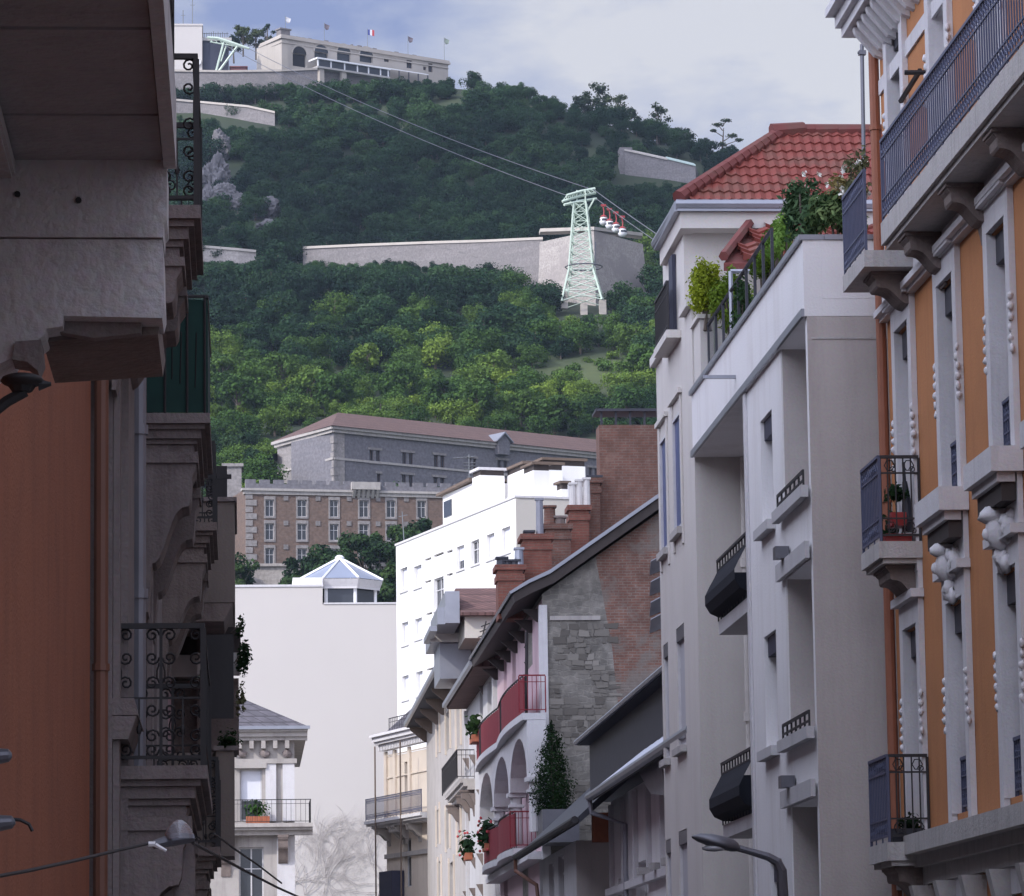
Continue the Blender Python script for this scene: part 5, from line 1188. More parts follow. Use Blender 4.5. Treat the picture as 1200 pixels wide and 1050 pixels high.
# attic storey
aX = XR+.35; f3 = FX(aX, -1); ta = PX(775, 800, aX).y; tb = PX(691, 885, aX).y; zt_ = f3.inv(691, 872)[1]
k = MB(); k.fb(f3, 61, tb, -5, 0, zeD+.6, zt_); k.build('attic_wall', M['slate'], dh)
k = MB(); k.prism([(aX-.28, 60.8, zt_-.02), (aX-.28, 60.8, zt_+.14), (aX+3.2, 60.8, zt_+1.6), (aX+3.2, 60.8, zt_)], (0, tb-60.8+.15, 0)); k.build('attic_roof', M['slate'], dh)
k = MB(); k.tube([(aX-.33, 60.8, zt_+.04),(aX-.33, tb+.1, zt_+.04)], .06, 6); k.build('attic_gutter', M['zinc'], dh)
k = MB(); k.tube([(aX-.2, 69, zt_),(aX-.16, 69, zeD+.8)], .04, 6); k.build('attic_pipe', M['pipe_g'], dh)
# grey gabled skylight at the right end
k = MB(); q = [PX(742, 893, XR-.5), PX(775, 886, XR-.5), PX(779, 932, XR-.5), PX(762, 930, XR-.5)]; k.prism(q, (.9,0,.05)); k.build('grey_dormer_cheek', M['pipe_g'], dh)
# lower wing with beige wall
lw = thing('low_beige_wing', 'low beige and grey wing under the dark roof with a curved drainpipe', 'building', (7.4, 86, 0))
Xw = XR-.55; fw = FX(Xw, -1); y0_ = PX(675, 1000, Xw).y; y1_ = PX(632, 1010, Xw).y; zw = fw.inv(675, 985)[1]
O = pixops(fw, [(643,1013,1058,649),(654,1004,1058,661)]); mb = MB(); wall_sheet(mb, fw, y0_, y1_, 0, zw, O, .2); body(mb, fw, y0_, y1_, 0, zw, .21, 4); mb.build('wall', M['grey_w'], lw)
for o in O: window(lw, fw, *o, rec=.15)
k = MB(); f2 = FY(y0_-.002); k.fb(f2, Xw+.001, Xw+3, -.1, .03, 0, zw-.003); k.build('side_wall', M['beige_r'], lw)
eX = Xw-.5; zl = fw.inv(650, 978, .5)[1]
k = MB(); k.prism([(eX, yM+.05, zl-.08), (eX, yM+.05, zl+.07), (XR+.9, yM+.05, zeD+1.35), (XR+.9, yM+.05, zeD+1.1)], (0, yR-yM, 0)); k.build('roof', M['slate'], lw)
k = MB(); k.tube([(eX-.08, yM, zl),(eX-.08, yR, zl)], .08, 8); k.build('gutter', M['iron'], lw)
k = MB(); k.tube([(eX-.08, yR-.1, zl),(eX-.08, yR-.1, zl-.35),(Xw-.15, yR-1.3, zl-.75),(Xw-.12, yR-1.6, zl-1.3),(Xw-.12, yR-1.6, .5)], .05, 8); k.build('drainpipe', M['pipe_b'], lw)
k = MB(); k.fb(FY(y0_-.4), Xw+.35, Xw+1.0, -.3, .0, zw-.05, zw+.6); k.build('terracotta_panel', M['terracotta'], lw)
k = MB(); c = PX(648, 962, XR+.1); k.box(c.x-.35, c.x+.6, c.y-1.0, c.y+1.2, c.z-.6, c.z+.25); tag(k.build('roof_planter', M['lampmetal']), 'grey zinc planter box on the dark roof under the conical conifer', 'planter')
r = thing('conical_conifer', 'dark green conical conifer standing on the dark roof before the brick gable', 'tree', (c.x, c.y, c.z+.25))
k = MB(); tp = PX(635, 862, XR+.1); k.tube([c, (c.x, c.y, tp.z-.2)], [.07,.02], 5); k.build('trunk', M['bark'], r)
k = MB(); b0_ = PX(640, 962, XR+.1).z; H = tp.z-b0_
for i in range(26):
    t_ = i/25; w_ = .72*(1-t_)**.62*(1-.25*max(0,.25-t_)*4)+.03; k.leaves((c.x+.04*math.sin(i), c.y, b0_+.12+H*t_*.97), (w_, w_, .14), int(420*(1-t_)+50), .07, 1, .45)
k.build('crown', M['leaf_cypress'], r)
# ================================================================== RIGHT: CREAM BUILDING WITH TILED ROOF, WHITE BUILDING WITH TERRACE
random.seed(44)
XW = 7.1; fr = FX(XW, -1)
Yn = PX(947.5, 450, XW).y; Ym = PX(876, 600, XW).y; Yf = PX(814.5, 560, XW).y; Ye = PX(770.5, 520, XW).y
tw = thing('terrace_building', 'white rendered street building with deep loggias, small windows and a planted roof terrace', 'building', (XW, (Yn+Yf)/2, 0))
zb = (fr.inv(946,370)[1]+fr.inv(814.5,536)[1])/2; zp = (fr.inv(943.5,276)[1]+fr.inv(813,468)[1])/2
def oz(px, py): return fr.inv(px, py)[1]
Of = [(PX(954,470,XW).y, PX(916,470,XW).y, oz(951,566), zb, 1.4), (PX(956,760,XW).y, PX(923,760,XW).y, oz(958,849), oz(954,652), 1.4), (PX(961,1000,XW).y, PX(928,1000,XW).y, 2.3, oz(962,932), 1.4),
      (PX(906,560,XW).y, PX(892.5,560,XW).y, oz(893,622), oz(893,492), .35), (PX(911,820,XW).y, PX(897,820,XW).y, oz(897,881), oz(897,746), .35), (PX(917,1040,XW).y, PX(903,1040,XW).y, 2.4, oz(903,1010), .35)]
Of = [(max(o[0], Yn+.16),)+o[1:] for o in Of]
mb = MB(); wall_sheet(mb, fr, Yn, Ym, 0, zb, Of, .35); 
mb.fb(fr, Yn, Ym, -9, -1.42, 0, zb); mb.fb(fr, Yn, Yn+.15, -1.42, -.004, 0, zb-.003)
mb.fb(fr, Ym-.02, Ym-.0, -1.42, -.004, 0, zb-.003)
# floors and inner partitions that close the loggias and window bays
for z_ in (2.2, oz(958,849)-.02, oz(951,566)-.02): mb.fb(fr, Yn+.15, Ym-.02, -1.42, -.36, z_-.3, z_)
for o in Of[:3]: mb.fb(fr, o[1]+.004, o[1]+.12, -1.42, -.36, 0, zb-.004)
mb.fb(fr, Of[3][1]+.05, Ym-.03, -1.41, -.36, 0, zb-.005)
wl_ = mb.build('wall', M['white_r'], tw)
k = MB(); k.fb(fr, Yn-.003, Yn+.0, -9, -.0, 0, zb); k.build('side_wall', M['beige_r'], tw)
k = MB()
for o in Of[:3]: k.fb(fr, o[1]-.012, o[1]-.002, -1.41, -.02, o[2], o[3])
k.build('loggia_side_wall', M['beige_r'], tw)
for z_ in (oz(948,394), ): k = MB(); k.fb(fr, Yn-.012, Yn-.004, -9, -.05, z_-.012, z_+.012); k.build('panel_joint', M['grey_stone'], tw)
band = MB(); band.fb(fr, Yn-.004, Yf-.02, -.2, .03, zb+.003, zp); band.fb(fr, Yn-.006, Yf-.02, -9, -.201, zb+.004, zp-.75); band.fb(fr, Yn-.008, Yn+.25, -9, -.201, zp-.749, zp)
band.build('parapet_band', M['white_r'], tw)
k = MB(); k.fb(fr, Yn-.02, Yf-.02, -.24, .08, zp+.003, zp+.07); k.fb(fr, Yn-.03, Yn+.3, -9, -.245, zp+.004, zp+.07); k.fb(fr, Yn, Yf-.02, .031, .07, zb+.0, zb+.10); k.build('coping', M['zinc'], tw)
k = MB(); a0 = PX(882,432,XW).y; a1 = PX(862,436,XW).y; k.fb(fr, a1-.25, a1-.2, .03, .5, oz(872,434), oz(872,434)+.05); k.build('overflow_spout', M['zinc'], tw)
k = MB(); k.fb(fr, Ym, Yf-.02, -1.6, -1.4, 0, zb-.004); k.build('recess_wall', M['cream_r'], tw)
for o, nm in zip(Of[:3], ('top','middle','low')):
    k = MB(); k.fb(fr, o[0]-.1, o[1]+.35, .033, .09, o[3]+.003, o[3]+.22) if nm != 'top' else k.fb(fr, o[0]-.1, o[1]+.05, .033, .05, o[3]-.0, o[3]+.06)
    k.build('loggia_lintel', M['grey_w'], tw)
    s_ = MB(); s_.fb(fr, o[0]-.12, o[1]+.3, .033, .13, o[2]-.16, o[2]-.01); so_ = s_.build('loggia_sill', M['grey_w'], tw)
    k = MB(); k.fb(fr, o[0], o[1]+.1, .06, .085, o[2]+.16, o[2]+.2)
    for i in range(7): a = o[0]+i*(o[1]+.1-o[0])/6; k.fb(fr, a-.012, a+.012, .06, .085, o[2]-.01, o[2]+.2)
    k.fb(fr, o[0], o[1]+.1, .065, .08, o[2]+.05, o[2]+.08); k.build('railing', M['iron'], so_)
for o in Of[3:]:
    k = MB(); k.fb(fr, o[0]+.01, o[1]-.01, -.33, -.27, o[2]+.01, o[3]-.25); wn = k.build('window', M['blind_g'], tw)
    k = MB(); k.fb(fr, o[0]+.01, o[1]-.01, -.34, -.05, o[3]-.27, o[3]-.005); k.build('blind_box', M['shutter_d'], wn)
    k = MB(); k.fb(fr, o[0]-.12, o[1]+.12, .003, .12, o[2]-.14, o[2]-.01); k.build('sill', M['grey_w'], wn)
k = MB(); k.fb(fr, Ym-.22, Ym-.005, .003, .035, 0, zb-.01); k.build('edge_strip', M['white_trim'], tw)
random.seed(45)
for z_ in (7.0, 4.0):
    k = MB(); a = Of[1][1]+.1; zz = z_; k.box(XW-.2, XW-.02, a-.6, a-.35, (Of[1][3] if z_ > 5 else Of[2][3])+.225, (Of[1][3] if z_ > 5 else Of[2][3])+.38); k.build('air_vent', M['lampmetal'], tw)
# balconies with bellied dark guards in the recess
for (zs_, px0, pyr) in ((fr.inv(838,748)[1], 838, 660), (fr.inv(848,983)[1], 848, 895)):
    ya = Ym+.02; yb_ = PX(841, 745, XW-.02).y
    k = MB(); k.fb(fr, ya, yb_, -1.39, .0, zs_, zs_+.2); bal = k.build('balcony', M['grey_w'], tw)
    zt_ = zs_+.2; H = .92
    prof = [(.0,.06),(.13,.12),(.2,.24),(.2,.38),(.13,.52),(.05,.66),(.01,.74)]
    k = MB(); n = 16
    for i in range(n):
        for j in range(len(prof)-1):
            t0, t1 = ya+(yb_-ya)*i/n, ya+(yb_-ya)*(i+1)/n
            k.poly([fr.p(t0, prof[j][0], zt_+prof[j][1]), fr.p(t1, prof[j][0], zt_+prof[j][1]), fr.p(t1, prof[j+1][0], zt_+prof[j+1][1]), fr.p(t0, prof[j+1][0], zt_+prof[j+1][1])])
    for j in range(len(prof)-1): k.poly([fr.p(yb_, prof[j][0], zt_+prof[j][1]), fr.p(yb_, prof[j+1][0], zt_+prof[j+1][1]), fr.p(yb_,-1.0, zt_+prof[j+1][1]), fr.p(yb_,-1.0, zt_+prof[j][1])])
    k.build('bellied_screen', M['screen'], bal)
    k = MB(); k.fb(fr, ya, yb_, -.015, .02, zt_+H-.04, zt_+H); k.fb(fr, ya, yb_, -.01, .015, zt_+.74, zt_+.765)
    for i in range(12):
        a = ya+(yb_-ya)*i/11; k.fb(fr, a-.012, a+.012, -.008, .014, zt_+.765, zt_+H-.04); k.fb(fr, a-.012, a+.012, -.01, .012, zt_, zt_+.08)
    k.build('railing', M['iron'], bal)
for i, b in enumerate((.12, .34)):
    k = MB(); a = Yf-.12; X_ = XW+.62+b; k.tube([(X_, a, 0), (X_, a, zb-.01)], .055 if i else .045, 8)
    for z_ in (3.3, 6.2, 8.6): k.tube([(X_, a, z_), (X_, a, z_+.14)], .075, 8)
    k.build('drainpipe', M['pipe_w'], tw)
# ---- cream building behind
cb2 = thing('cream_building', 'tall cream rendered building with narrow paired windows and a red tiled hipped roof', 'building', (XW, (Yf+Ye)/2, 0))
Yu = PX(801, 280, XW).y; Yue = PX(777, 330, XW).y
zl_ = fr.inv(803, 372)[1]
Ow = pixops(fr, [(774,518,652,782.5),(789,493,629,799),(777,757,893,784,),(792,738,880,803),(780,985,1085,787),(795,975,1080,806)])
mb = MB(); wall_sheet(mb, fr, Yf, Ye, 0, zl_, Ow, .3); body(mb, fr, Yf, Ye, 0, zl_, .31, 9); mb.build('wall', M['cream_r'], cb2)
for i, o in enumerate(Ow):
    wn = window(cb2, fr, *o, rec=.07 if i > 1 else .03, kind='glass' if i < 2 else 'blindg', glass='blueglass', w=.05, rows=1, cols=1)
    k = MB(); k.fb(fr, o[0]-.08, o[1]+.08, .003, .10, o[2]-.12, o[2]-.01); k.build('sill', M['grey_stone'], wn)
    if i > 1: k = MB(); k.fb(fr, o[0]+.02, o[1]-.02, -.045, -.004, o[3]-.22, o[3]-.01); k.build('blind_box', M['lampmetal'], wn)
k = MB()
for o in Ow[:2]: k.fb(fr, o[0]-.2, o[0]-.01, .003, .025, o[2]-.3, o[3]+.25); k.fb(fr, o[1]+.01, o[1]+.2, .003, .025, o[2]-.3, o[3]+.25); k.fb(fr, o[0]-.26, o[1]+.26, .003, .07, o[3]+.26, o[3]+.34)
k.build('window_surround', M['cream_r'], cb2)
k = MB()
k.fb(fr, Yf-.1, Yf+.9, -.6, .1, zl_+.003, zl_+.14); k.fb(fr, Ye-1.0, Ye+.08, -.6, .1, zl_-.05, zl_+.1); q_ = PX(826, 374, XW+.1); k.fb(fr, Yf-.9, Yf-.03, -.42, -.02, zp-.3, q_.z); k.fb(fr, Yf-.95, Yf+.02, -.46, .03, q_.z+.003, q_.z+.07); k.build('ledge', M['cream_r'], cb2)
zE = PY(797, 240, Yu-.45).z
fu = FX(XW, -1); mb = MB(); Ou = [(PX(793,340,XW).y, PX(785.5,340,XW).y, fu.inv(786,404)[1], fu.inv(786,309)[1])]
wall_sheet(mb, fr, Yu, Yue, zl_, zE, Ou, .3); body(mb, fr, Yu, Yue, zl_, zE, .31, 9); mb.build('upper_wall', M['cream_r'], cb2)
window(cb2, fr, *Ou[0], kind='glass', rec=.2, fm='frame_d')
k = MB(); k.fb(fr, Ou[0][0]-.02, Ou[0][0]+.5, .01, .07, Ou[0][2], Ou[0][3]); k.build('shutter', M['shutter_d'], cb2)
k = MB(); k.fb(fr, Ou[0][1]+.02, Ou[0][1]+.35, .01, .07, Ou[0][2], Ou[0][3]-.25); k.build('shutter', M['shutter_d'], cb2)
zz = Ou[0][2]; k = MB(); k.fb(fr, Ou[0][0]-.5, Ou[0][1]+.5, .003, .24, zz-.15, zz-.02); bal = k.build('balcony', M['cream_r'], cb2)
railing(bal, fr, Ou[0][0]-.45, Ou[0][1]+.45, .2, zz-.01, .8, M['iron'], 'mid', .07)
# eaves and roof
e = .45; Y0_ = Yu-.5; X0 = PY(797, 237, Y0_).x; X1_, Y1_ = 17.0, PX(773, 290, X0).y
zE2 = PY(797, 237, Y0_).z
k = MB(); k.box(X0, X1_, Y0_, Y0_+.25, zE2-.42, zE2-.14); k.box(X0, X0+.25, Y0_+.251, Y1_, zE2-.42, zE2-.14); k.box(X0+.01, X1_, Y0_+.01, Y1_, zE2-.13, zE2-.1); k.box(X0+.252, X1_, Y0_+.252, Y1_, zE2-.4, zE2-.36); k.build('fascia', M['cream_r'], cb2)
k = MB(); k.tube([(X1_, Y0_-.06, zE2-.05),(X0-.06, Y0_-.06, zE2-.05),(X0-.06, Y1_, zE2-.05)], .09, 8); k.box(X0-.06,X1_,Y0_-.1,Y0_-.003,zE2-.16,zE2-.0); k.box(X0-.1,X0-.003,Y0_-.06,Y1_,zE2-.16,zE2); k.build('gutter', M['zinc'], cb2)
Yr = (Y0_+Y1_)/2; pk = PY(921, 157, Yr); rise = pk.z-zE2
def tiled_slope(mb, o, ux, vy, w0, w1, shift, L, col=.235, row=.36, amp=.028, lip=.035, skew=None):
    """o: eave corner, ux along the eave, vy up the slope; clipped left by a hip: start(v)=shift*v/L"""
    up = ux.cross(vy).normalized()
    if up.z < 0: up = -up
    rows = int(L/row)+1
    for r in range(rows):
        v0, v1 = r*row, min(L, (r+1)*row+.02)
        if v0 >= L: break
        s0 = shift*v0/L; 
        c0 = int(max(w0, s0+.0)/col)+1; nC = int(w1/col)
        for c in range(c0, nC):
            jz = U(-.006,.006); jl = U(-.012,.012)
            prev = None
            for q in range(5):
                x = (c+q/4)*col; 
                if q < 4 or True: hgt = amp*math.cos(q/4*2*math.pi)+amp
                a = o+ux*x+vy*(v0+jl)+up*(hgt+lip+jz); b = o+ux*x+vy*v1+up*(hgt*.9+.004+jz); d = o+ux*x+vy*(v0+jl)+up*(-.01)
                if prev: mb.poly([prev[0], a, b, prev[1]]); mb.poly([prev[2], d, a, prev[0]])
                prev = (a, b, d)
eo = Vector((X0-.02, Y0_-.05, zE2)); ux = Vector((1,0,0)); vv = Vector((0, Yr-Y0_, rise)); L = vv.length; vv.normalize()
k = MB(); hipx = pk.x-X0; tiled_slope(k, eo, ux, vv, 0, X1_-X0, hipx, L, .165, .25, .02, .028)
k.build('tiled_roof_slope', M['tile_near'], cb2)
k = MB(); E0, E1, E2, E3 = Vector((X0,Y0_,zE2)), Vector((X1_,Y0_,zE2)), Vector((X1_,Y1_,zE2)), Vector((X0,Y1_,zE2)); Pk, Pe = Vector((pk.x,Yr,pk.z-.04)), Vector((X1_,Yr,pk.z-.04))
k.poly([E0,E1,Pe,Pk]); k.poly([E1,E2,Pe]); k.poly([E2,E3,Pk,Pe]); k.poly([E3,E0,Pk]); k.build('roof_deck', M['tile_ridge'], cb2)
k = MB(); n = 16
for i in range(n):
    p, q = eo+(pk-eo)*(i/n), eo+(pk-eo)*((i+1.1)/n); k.tube([p+Vector((0,0,.06)), q+Vector((0,0,.085))], [.13,.105], 8)
for i in range(26):
    p = pk+Vector((.1+i*.38,0,.05)); k.tube([p, p+Vector((.42,0,.02))], [.12,.10], 8)
k.tube([pk+Vector((-.25,-.1,.0)), pk+Vector((.3,.0,.08))], [.15,.125], 8); k.build('ridge_tiles', M['tile_ridge'], cb2)
# lower lean-to tiled roof behind the terrace
lt = thing('lean_to_roof', 'small steep red tiled roof slope below the main eave behind the terrace hedge', 'roof', (9, Yu-1, zl_))
pT = PY(884, 258, Yu-.06); pB = PY(848, 304, Yu-2.4); vv = Vector((0, pT.y-pB.y, pT.z-pB.z)); L = vv.length; vv.normalize()
k = MB(); tiled_slope(k, Vector((pB.x, pB.y, pB.z)), ux, vv, 0, 5.5, pT.x-pB.x, L, .3, .32, .03, .05); k.build('tiles', M['tile_near'], lt)
k = MB(); k.prism([(pB.x,pB.y,pB.z-.06),(pB.x+6,pB.y,pB.z-.06),(pB.x+6,pT.y,pT.z-.06),(pT.x,pT.y,pT.z-.06)], (0,.02,-.12)); k.build('deck', M['tile_ridge'], lt)
k = MB(); k.tube([pB+Vector((0,0,.05)), pT+Vector((0,0,.05))], .08, 6); k.build('edge_tiles', M['tile_ridge'], lt)
# terrace rail
tr2 = thing('terrace_railing', 'grey metal terrace railing with glass panels along the white parapet', 'railing', (XW+.1, (Yn+Yf)/2, zp))
fR = FX(XW+.13, -1)
k = MB(); ya = PX(905,300,XW+.13).y; yb_ = Yf-.2; zr0, zr1 = zp+.08, zp+.95
k.tube([fR.p(ya,0,zr1), fR.p(yb_,0,zr1)], .03, 6); 
n = 9
for i in range(n+1): a = ya+(yb_-ya)*i/n; k.fb(fR, a-.02, a+.02, -.02, .02, zr0-.8, zr1)
k.build('posts', M['slate'], tr2)
k = MB(); q = PX(856, 318, XW+.13); k.tube([q, q+Vector((1.1,0,0))], .035, 6); k.tube([q, (q.x,q.y,zp-.7)], .035, 6); k.tube([q+Vector((1.1,0,0)), (q.x+1.1,q.y,zp-.7)], .035, 6); k.build('end_frame', M['zinc'], tr2)
k = MB(); 
for i in (7, 8): k.fb(fR, ya+(yb_-ya)*i/n+.05, ya+(yb_-ya)*(i+1)/n-.05, -.006, .006, zr0-.3, zr1-.06)
k.build('glass_panel', M['glass'], tr2)
# terrace plants
def bush(name, label, cat, px, py, X, rx, ry, rz, n, size, mat, blobs=8, flowers=0, fmat='petal', shell=.3, stemdown=1.0, group=None):
    c = PX(px, py, X); r = thing(name, label, cat, (c.x, c.y, c.z-rz-stemdown), group)
    k = MB()
    for i in range(5): k.tube([(c.x+U(-.1,.1), c.y+U(-.1,.1), c.z-rz-stemdown), (c.x+U(-.5,.5)*rx, c.y+U(-.5,.5)*ry, c.z+U(-.2,.5)*rz)], [.03,.012], 5)
    k.build('stems', M['bark'], r); k = MB()
    for i in range(blobs):
        d = Vector((U(-1,1)*rx*.6, U(-1,1)*ry*.6, U(-1,1)*rz*.62)); q = U(.38,.55); k.leaves(c+d, (rx*q, ry*q, rz*q), n//blobs, size, .55 if 'oleander' in name else .8, shell)
    k.build('leaves', M[mat], r)
    if flowers:
        k = MB()
        for _ in range(flowers):
            d = Vector((U(-1,1), U(-1,1), U(-1,1))).normalized(); k = MB(); k.leaves(c+Vector((d.x*rx, d.y*ry, d.z*rz))*.95, (.05,.05,.05), 9, .06, 1.4, .1); k.build('blossom', M[fmat], r)
    return r
bush('thuja_bush', 'rounded yellow green thuja at the far corner of the roof terrace', 'bush', 829, 338, 7.24, .32, .6, .58, 5200, .065, 'leaf_thuja', 18, stemdown=.1)
bush('thuja_bush', 'upright yellow green thuja beside the steel end frame', 'bush', 858, 352, 7.46, .32, .8, .55, 5200, .065, 'leaf_thuja', 18, stemdown=.1)
bush('terrace_shrub', 'bright green shrub in front of the small steep tiled roof', 'bush', 897, 312, 7.60, .30, .6, .30, 3800, .06, 'leaf_thuja', 10)
bush('terrace_shrub', 'darker green trailing shrub inside the terrace railing', 'bush', 872, 372, 7.34, .22, 1.2, .55, 2400, .09, 'leaf_tree', 10)
bush('terrace_shrub', 'light green climbing plant with a red flower behind the parapet corner', 'bush', 914, 280, 7.55, .25, .7, .35, 1300, .08, 'leaf_pot', 8, 2, 'petal_r')
def pl(px, py, Y): p = PY(px, py, Y); return p.x
bush('oleander_bush', 'dark green oleander with white blossom rising above the parapet corner', 'bush', 944, 243, pl(944,243,Yn+2.0), .30, .45, .58, 1700, .12, 'leaf_oleander', 12, 7)
bush('oleander_bush', 'dense dark oleander between the parapet corner and the blue balcony', 'bush', 982, 250, pl(982,250,Yn+1.6), .48, .5, .38, 2200, .12, 'leaf_oleander', 12)
bush('pale_leaved_shrub', 'pale silvery leaved shrub climbing beside the orange drainpipe', 'bush', 1003, 212, pl(1003,212,Yn+1.2), .20, .3, .42, 420, .09, 'leaf_dry', 10, 14)
bush('pale_leaved_shrub', 'pale flowering shrub low behind the blue balcony corner', 'bush', 992, 222, pl(992,222,Yn+1.6), .3, .3, .22, 300, .10, 'leaf_dry', 8, 10)
# antenna
p = PY(1010, 160, Yn+5); q = PY(1010, 52, Yn+5); k = MB(); k.tube([(p.x,p.y,p.z-2), q], .03, 6); z7 = PY(1010, 62, Yn+5); k.tube([z7-Vector((.06,0,0)), z7+Vector((.06,0,0))], .02, 5); k.box(q.x-.05,q.x+.05,q.y-.05,q.y+.05,z7.z-.03,z7.z+.03)
tag(k.build('antenna_pole', M['lampmetal']), 'thin upright antenna pole above the red tiled ridge beside the orange building', 'antenna')
# ================================================================== RIGHT: ORANGE BUILDING
XO = 8.0; fo = FX(XO, -1)
Yc = PX(1046, 600, XO).y
ob_ = thing('orange_townhouse', 'orange rendered townhouse with ornate white window surrounds and blue iron balconies', 'building', (XO, Yc-6, 0))
def cpx(px, py=600): return PX(px, py, XO).y
cols = []
for (x0, x1) in ((1053,1076),(1104,1131),(1165,1196)):
    cols.append((cpx(x1, 480), cpx(x0, 480)))
d_ = cols[1][0]-cols[2][0]
for i in range(5): cols.append((cols[-1][0]-d_, cols[-1][1]-d_))
zA0, zA1 = fo.inv(1119,955)[1], fo.inv(1119,708)[1]
zB0, zB1 = fo.inv(1112,585)[1], fo.inv(1112,330)[1]
zC0, zC1 = zB1+1.45, zB1+3.85
ztop = fo.inv(1046, 20)[1]
ops = []
in_ = .2
for i, (a0, a1) in enumerate(cols):
    a, b = a0+in_, a1-in_
    ops += [(a, b, zA0, zA1, .42), (a, b, (zB0 if i else zB0-.45), zB1, .42), (a, b, zC0-.5, zC1, .42)]
mb = MB(); wall_sheet(mb, fo, 20, Yc, 0, ztop, ops, .42); body(mb, fo, 20, Yc, 0, ztop, .43, 8); mb.build('wall', M['orange_r'], ob_)
for i, (a0, a1) in enumerate(cols):
    a, b = a0+in_, a1-in_
    for j, (z0, z1) in enumerate(((zA0, zA1), (zB0 if i else zB0-.45, zB1), (zC0-.5, zC1))):
        wn = window(ob_, fo, a, b, z0, z1, rec=.38, kind='glass', fm='frame', w=.055)
        k = MB(); k.fb(fo, a+.01, b-.01, -.34, -.30, z0+1.1, z1-.35); 
        k.build('shutter_leaf', M['white_trim'], wn) if (i+j) % 2 else None
        k = MB(); k.fb(fo, a+.008, b-.008, -.30, -.03, z1-.32, z1-.008); k.build('blind_box', M['slate'], wn)
        s_ = MB()
        for (q0, q1) in ((a0, a-.001), (b+.001, a1)):
            s_.fb(fo, q0, q1, .003, .07, z0-.15, z1+.02)
        s_.fb(fo, a0, a1, .003, .07, z1+.021, z1+.3); s_.fb(fo, a0-.05, a1+.05, .004, .16, z1+.301, z1+.40)
        s_.fb(fo, a+.001, a+.02, -.37, .07, z0+.001, z1-.001); s_.fb(fo, b-.02, b-.001, -.37, .07, z0+.001, z1-.001)
        s_.build('surround', M['white_trim'], wn)
        for q in (a0-.0, a1+.0):
            k = MB()
            for m_ in range(6): k.ball(fo.p(q+U(-.03,.03), .07, z0+(z1-z0)*.55+(m_-3)*.11), .024+U(0,.014), .03, .045, 8, 5, .25)
            k.build('garland', M['white_trim'], wn, True)
        if i and j < 2:
            railing(wn, fo, a+.02, b-.02, -.06, z0+.01, .62, M['bluemetal'], 'dense', .1, name='window_guard')
# apron panels and carved figures between storeys
for i, (a0, a1) in enumerate(cols):
    k = MB(); k.fb(fo, a0+.001, a1-.001, .003, .06, zA1+.41, zB0-.16 if i else zB0-.6); k.fb(fo, a0+.001, a1-.001, .003, .055, zA0-1.0, zA0-.16); k.fb(fo, a0+.001, a1-.001, .003, .055, zC0-1.2, zC0-.66); k.build('apron', M['white_trim'], ob_)
    if i:
        z_ = zB0-.02; s_ = MB(); s_.fb(fo, a0-.08, a1+.08, .005, .34, z_-.26, z_); s_.fb(fo, a0+.0, a1-.0, .08, .27, z_-.36, z_-.261); sl_ = s_.build('window_sill', M['white_trim'], ob_)
        k = MB(); k.fb(fo, a0+.04, a1-.04, .072, .22, z_-.55, z_-.361); k.build('sill_console', M['darkwood'], sl_)
        random.seed(60+i); k = MB(); c = (a0+a1)/2; hh = (z_-.56)-(zA1+.45)
        k.ball(fo.p(c, .10, z_-.80), .17, .15, .2, 12, 8, .06)      # carved head
        k.ball(fo.p(c, .26, z_-.82), .05, .05, .07, 6, 4); k.ball(fo.p(c, .12, z_-.62), .24, .12, .10, 10, 5, .2)
        for s in (-1, 1):
            for m_ in range(11):
                t_ = m_/10; k.ball(fo.p(c+s*(.18+.22*math.sin(t_*3)), .09, z_-.70-hh*.85*t_), .07+U(0,.03), .06, .09, 7, 4, .3)
        for m_ in range(46): k.ball(fo.p(c+U(-.42,.42), .085, z_-.62-hh*.9*R()), U(.02,.05), .04, U(.02,.06), 6, 4, .3)
        for m_ in range(9): k.ball(fo.p(c+U(-.15,.15), .09, z_-1.05-hh*.6*m_/9), .09*(1-m_/14)+.02, .07, .09, 7, 4, .3)
        k.build('carved_relief', M['white_trim'], ob_, True)
# pipes, cornices
k = MB(); k.tube([(XO-.065, Yc+.08, 0), (XO-.065, Yc+.08, ztop-.02)], .065, 10)
for z_ in (2, 4.6, 7.9, 10.9, 12.6): k.tube([(XO-.065, Yc+.08, z_), (XO-.065, Yc+.08, z_+.05)], .082, 10)
k.build('drainpipe', M['pipe_o'], ob_)
k = MB(); moulding(k, fo, 20, Yc, zB1+.97, [(.12,.20),(.14,.12),(.22,.06)]); moulding(k, fo, 20, Yc, zB1+.42, [(.08,.17),(.05,.1)]); k.build('string_cornice', M['white_trim'], ob_)
zL = (fo.inv(1077,1008)[1]+fo.inv(1200,978)[1])/2
zL0 = zL
k = MB(); moulding(k, fo, 20, Yc+.02, zL+.25, [(.22,.32),(.14,.18),(.2,.08)]); k.build('ledge', M['grey_stone'], ob_)
k = MB()
for i in range(14):
    a = Yc-1.5-i*1.55; k.prism([fo.p(a,.004,zL-.33), fo.p(a,.26,zL-.33), fo.p(a,.2,zL-.6), fo.p(a,.06,zL-1.1), fo.p(a,.004,zL-1.1)], (0,.2,0)) if False else None
for i in range(12):
    a = Yc-2.2-i*1.55; q = MB(); q.prism([fo.p(a,.004,zL-.33), fo.p(a,.28,zL-.33), fo.p(a,.22,zL-.6), fo.p(a,.08,zL-1.2), fo.p(a,.004,zL-1.2)], (0,.22,0)); q.build('ledge_console', M['grey_stone'], ob_)
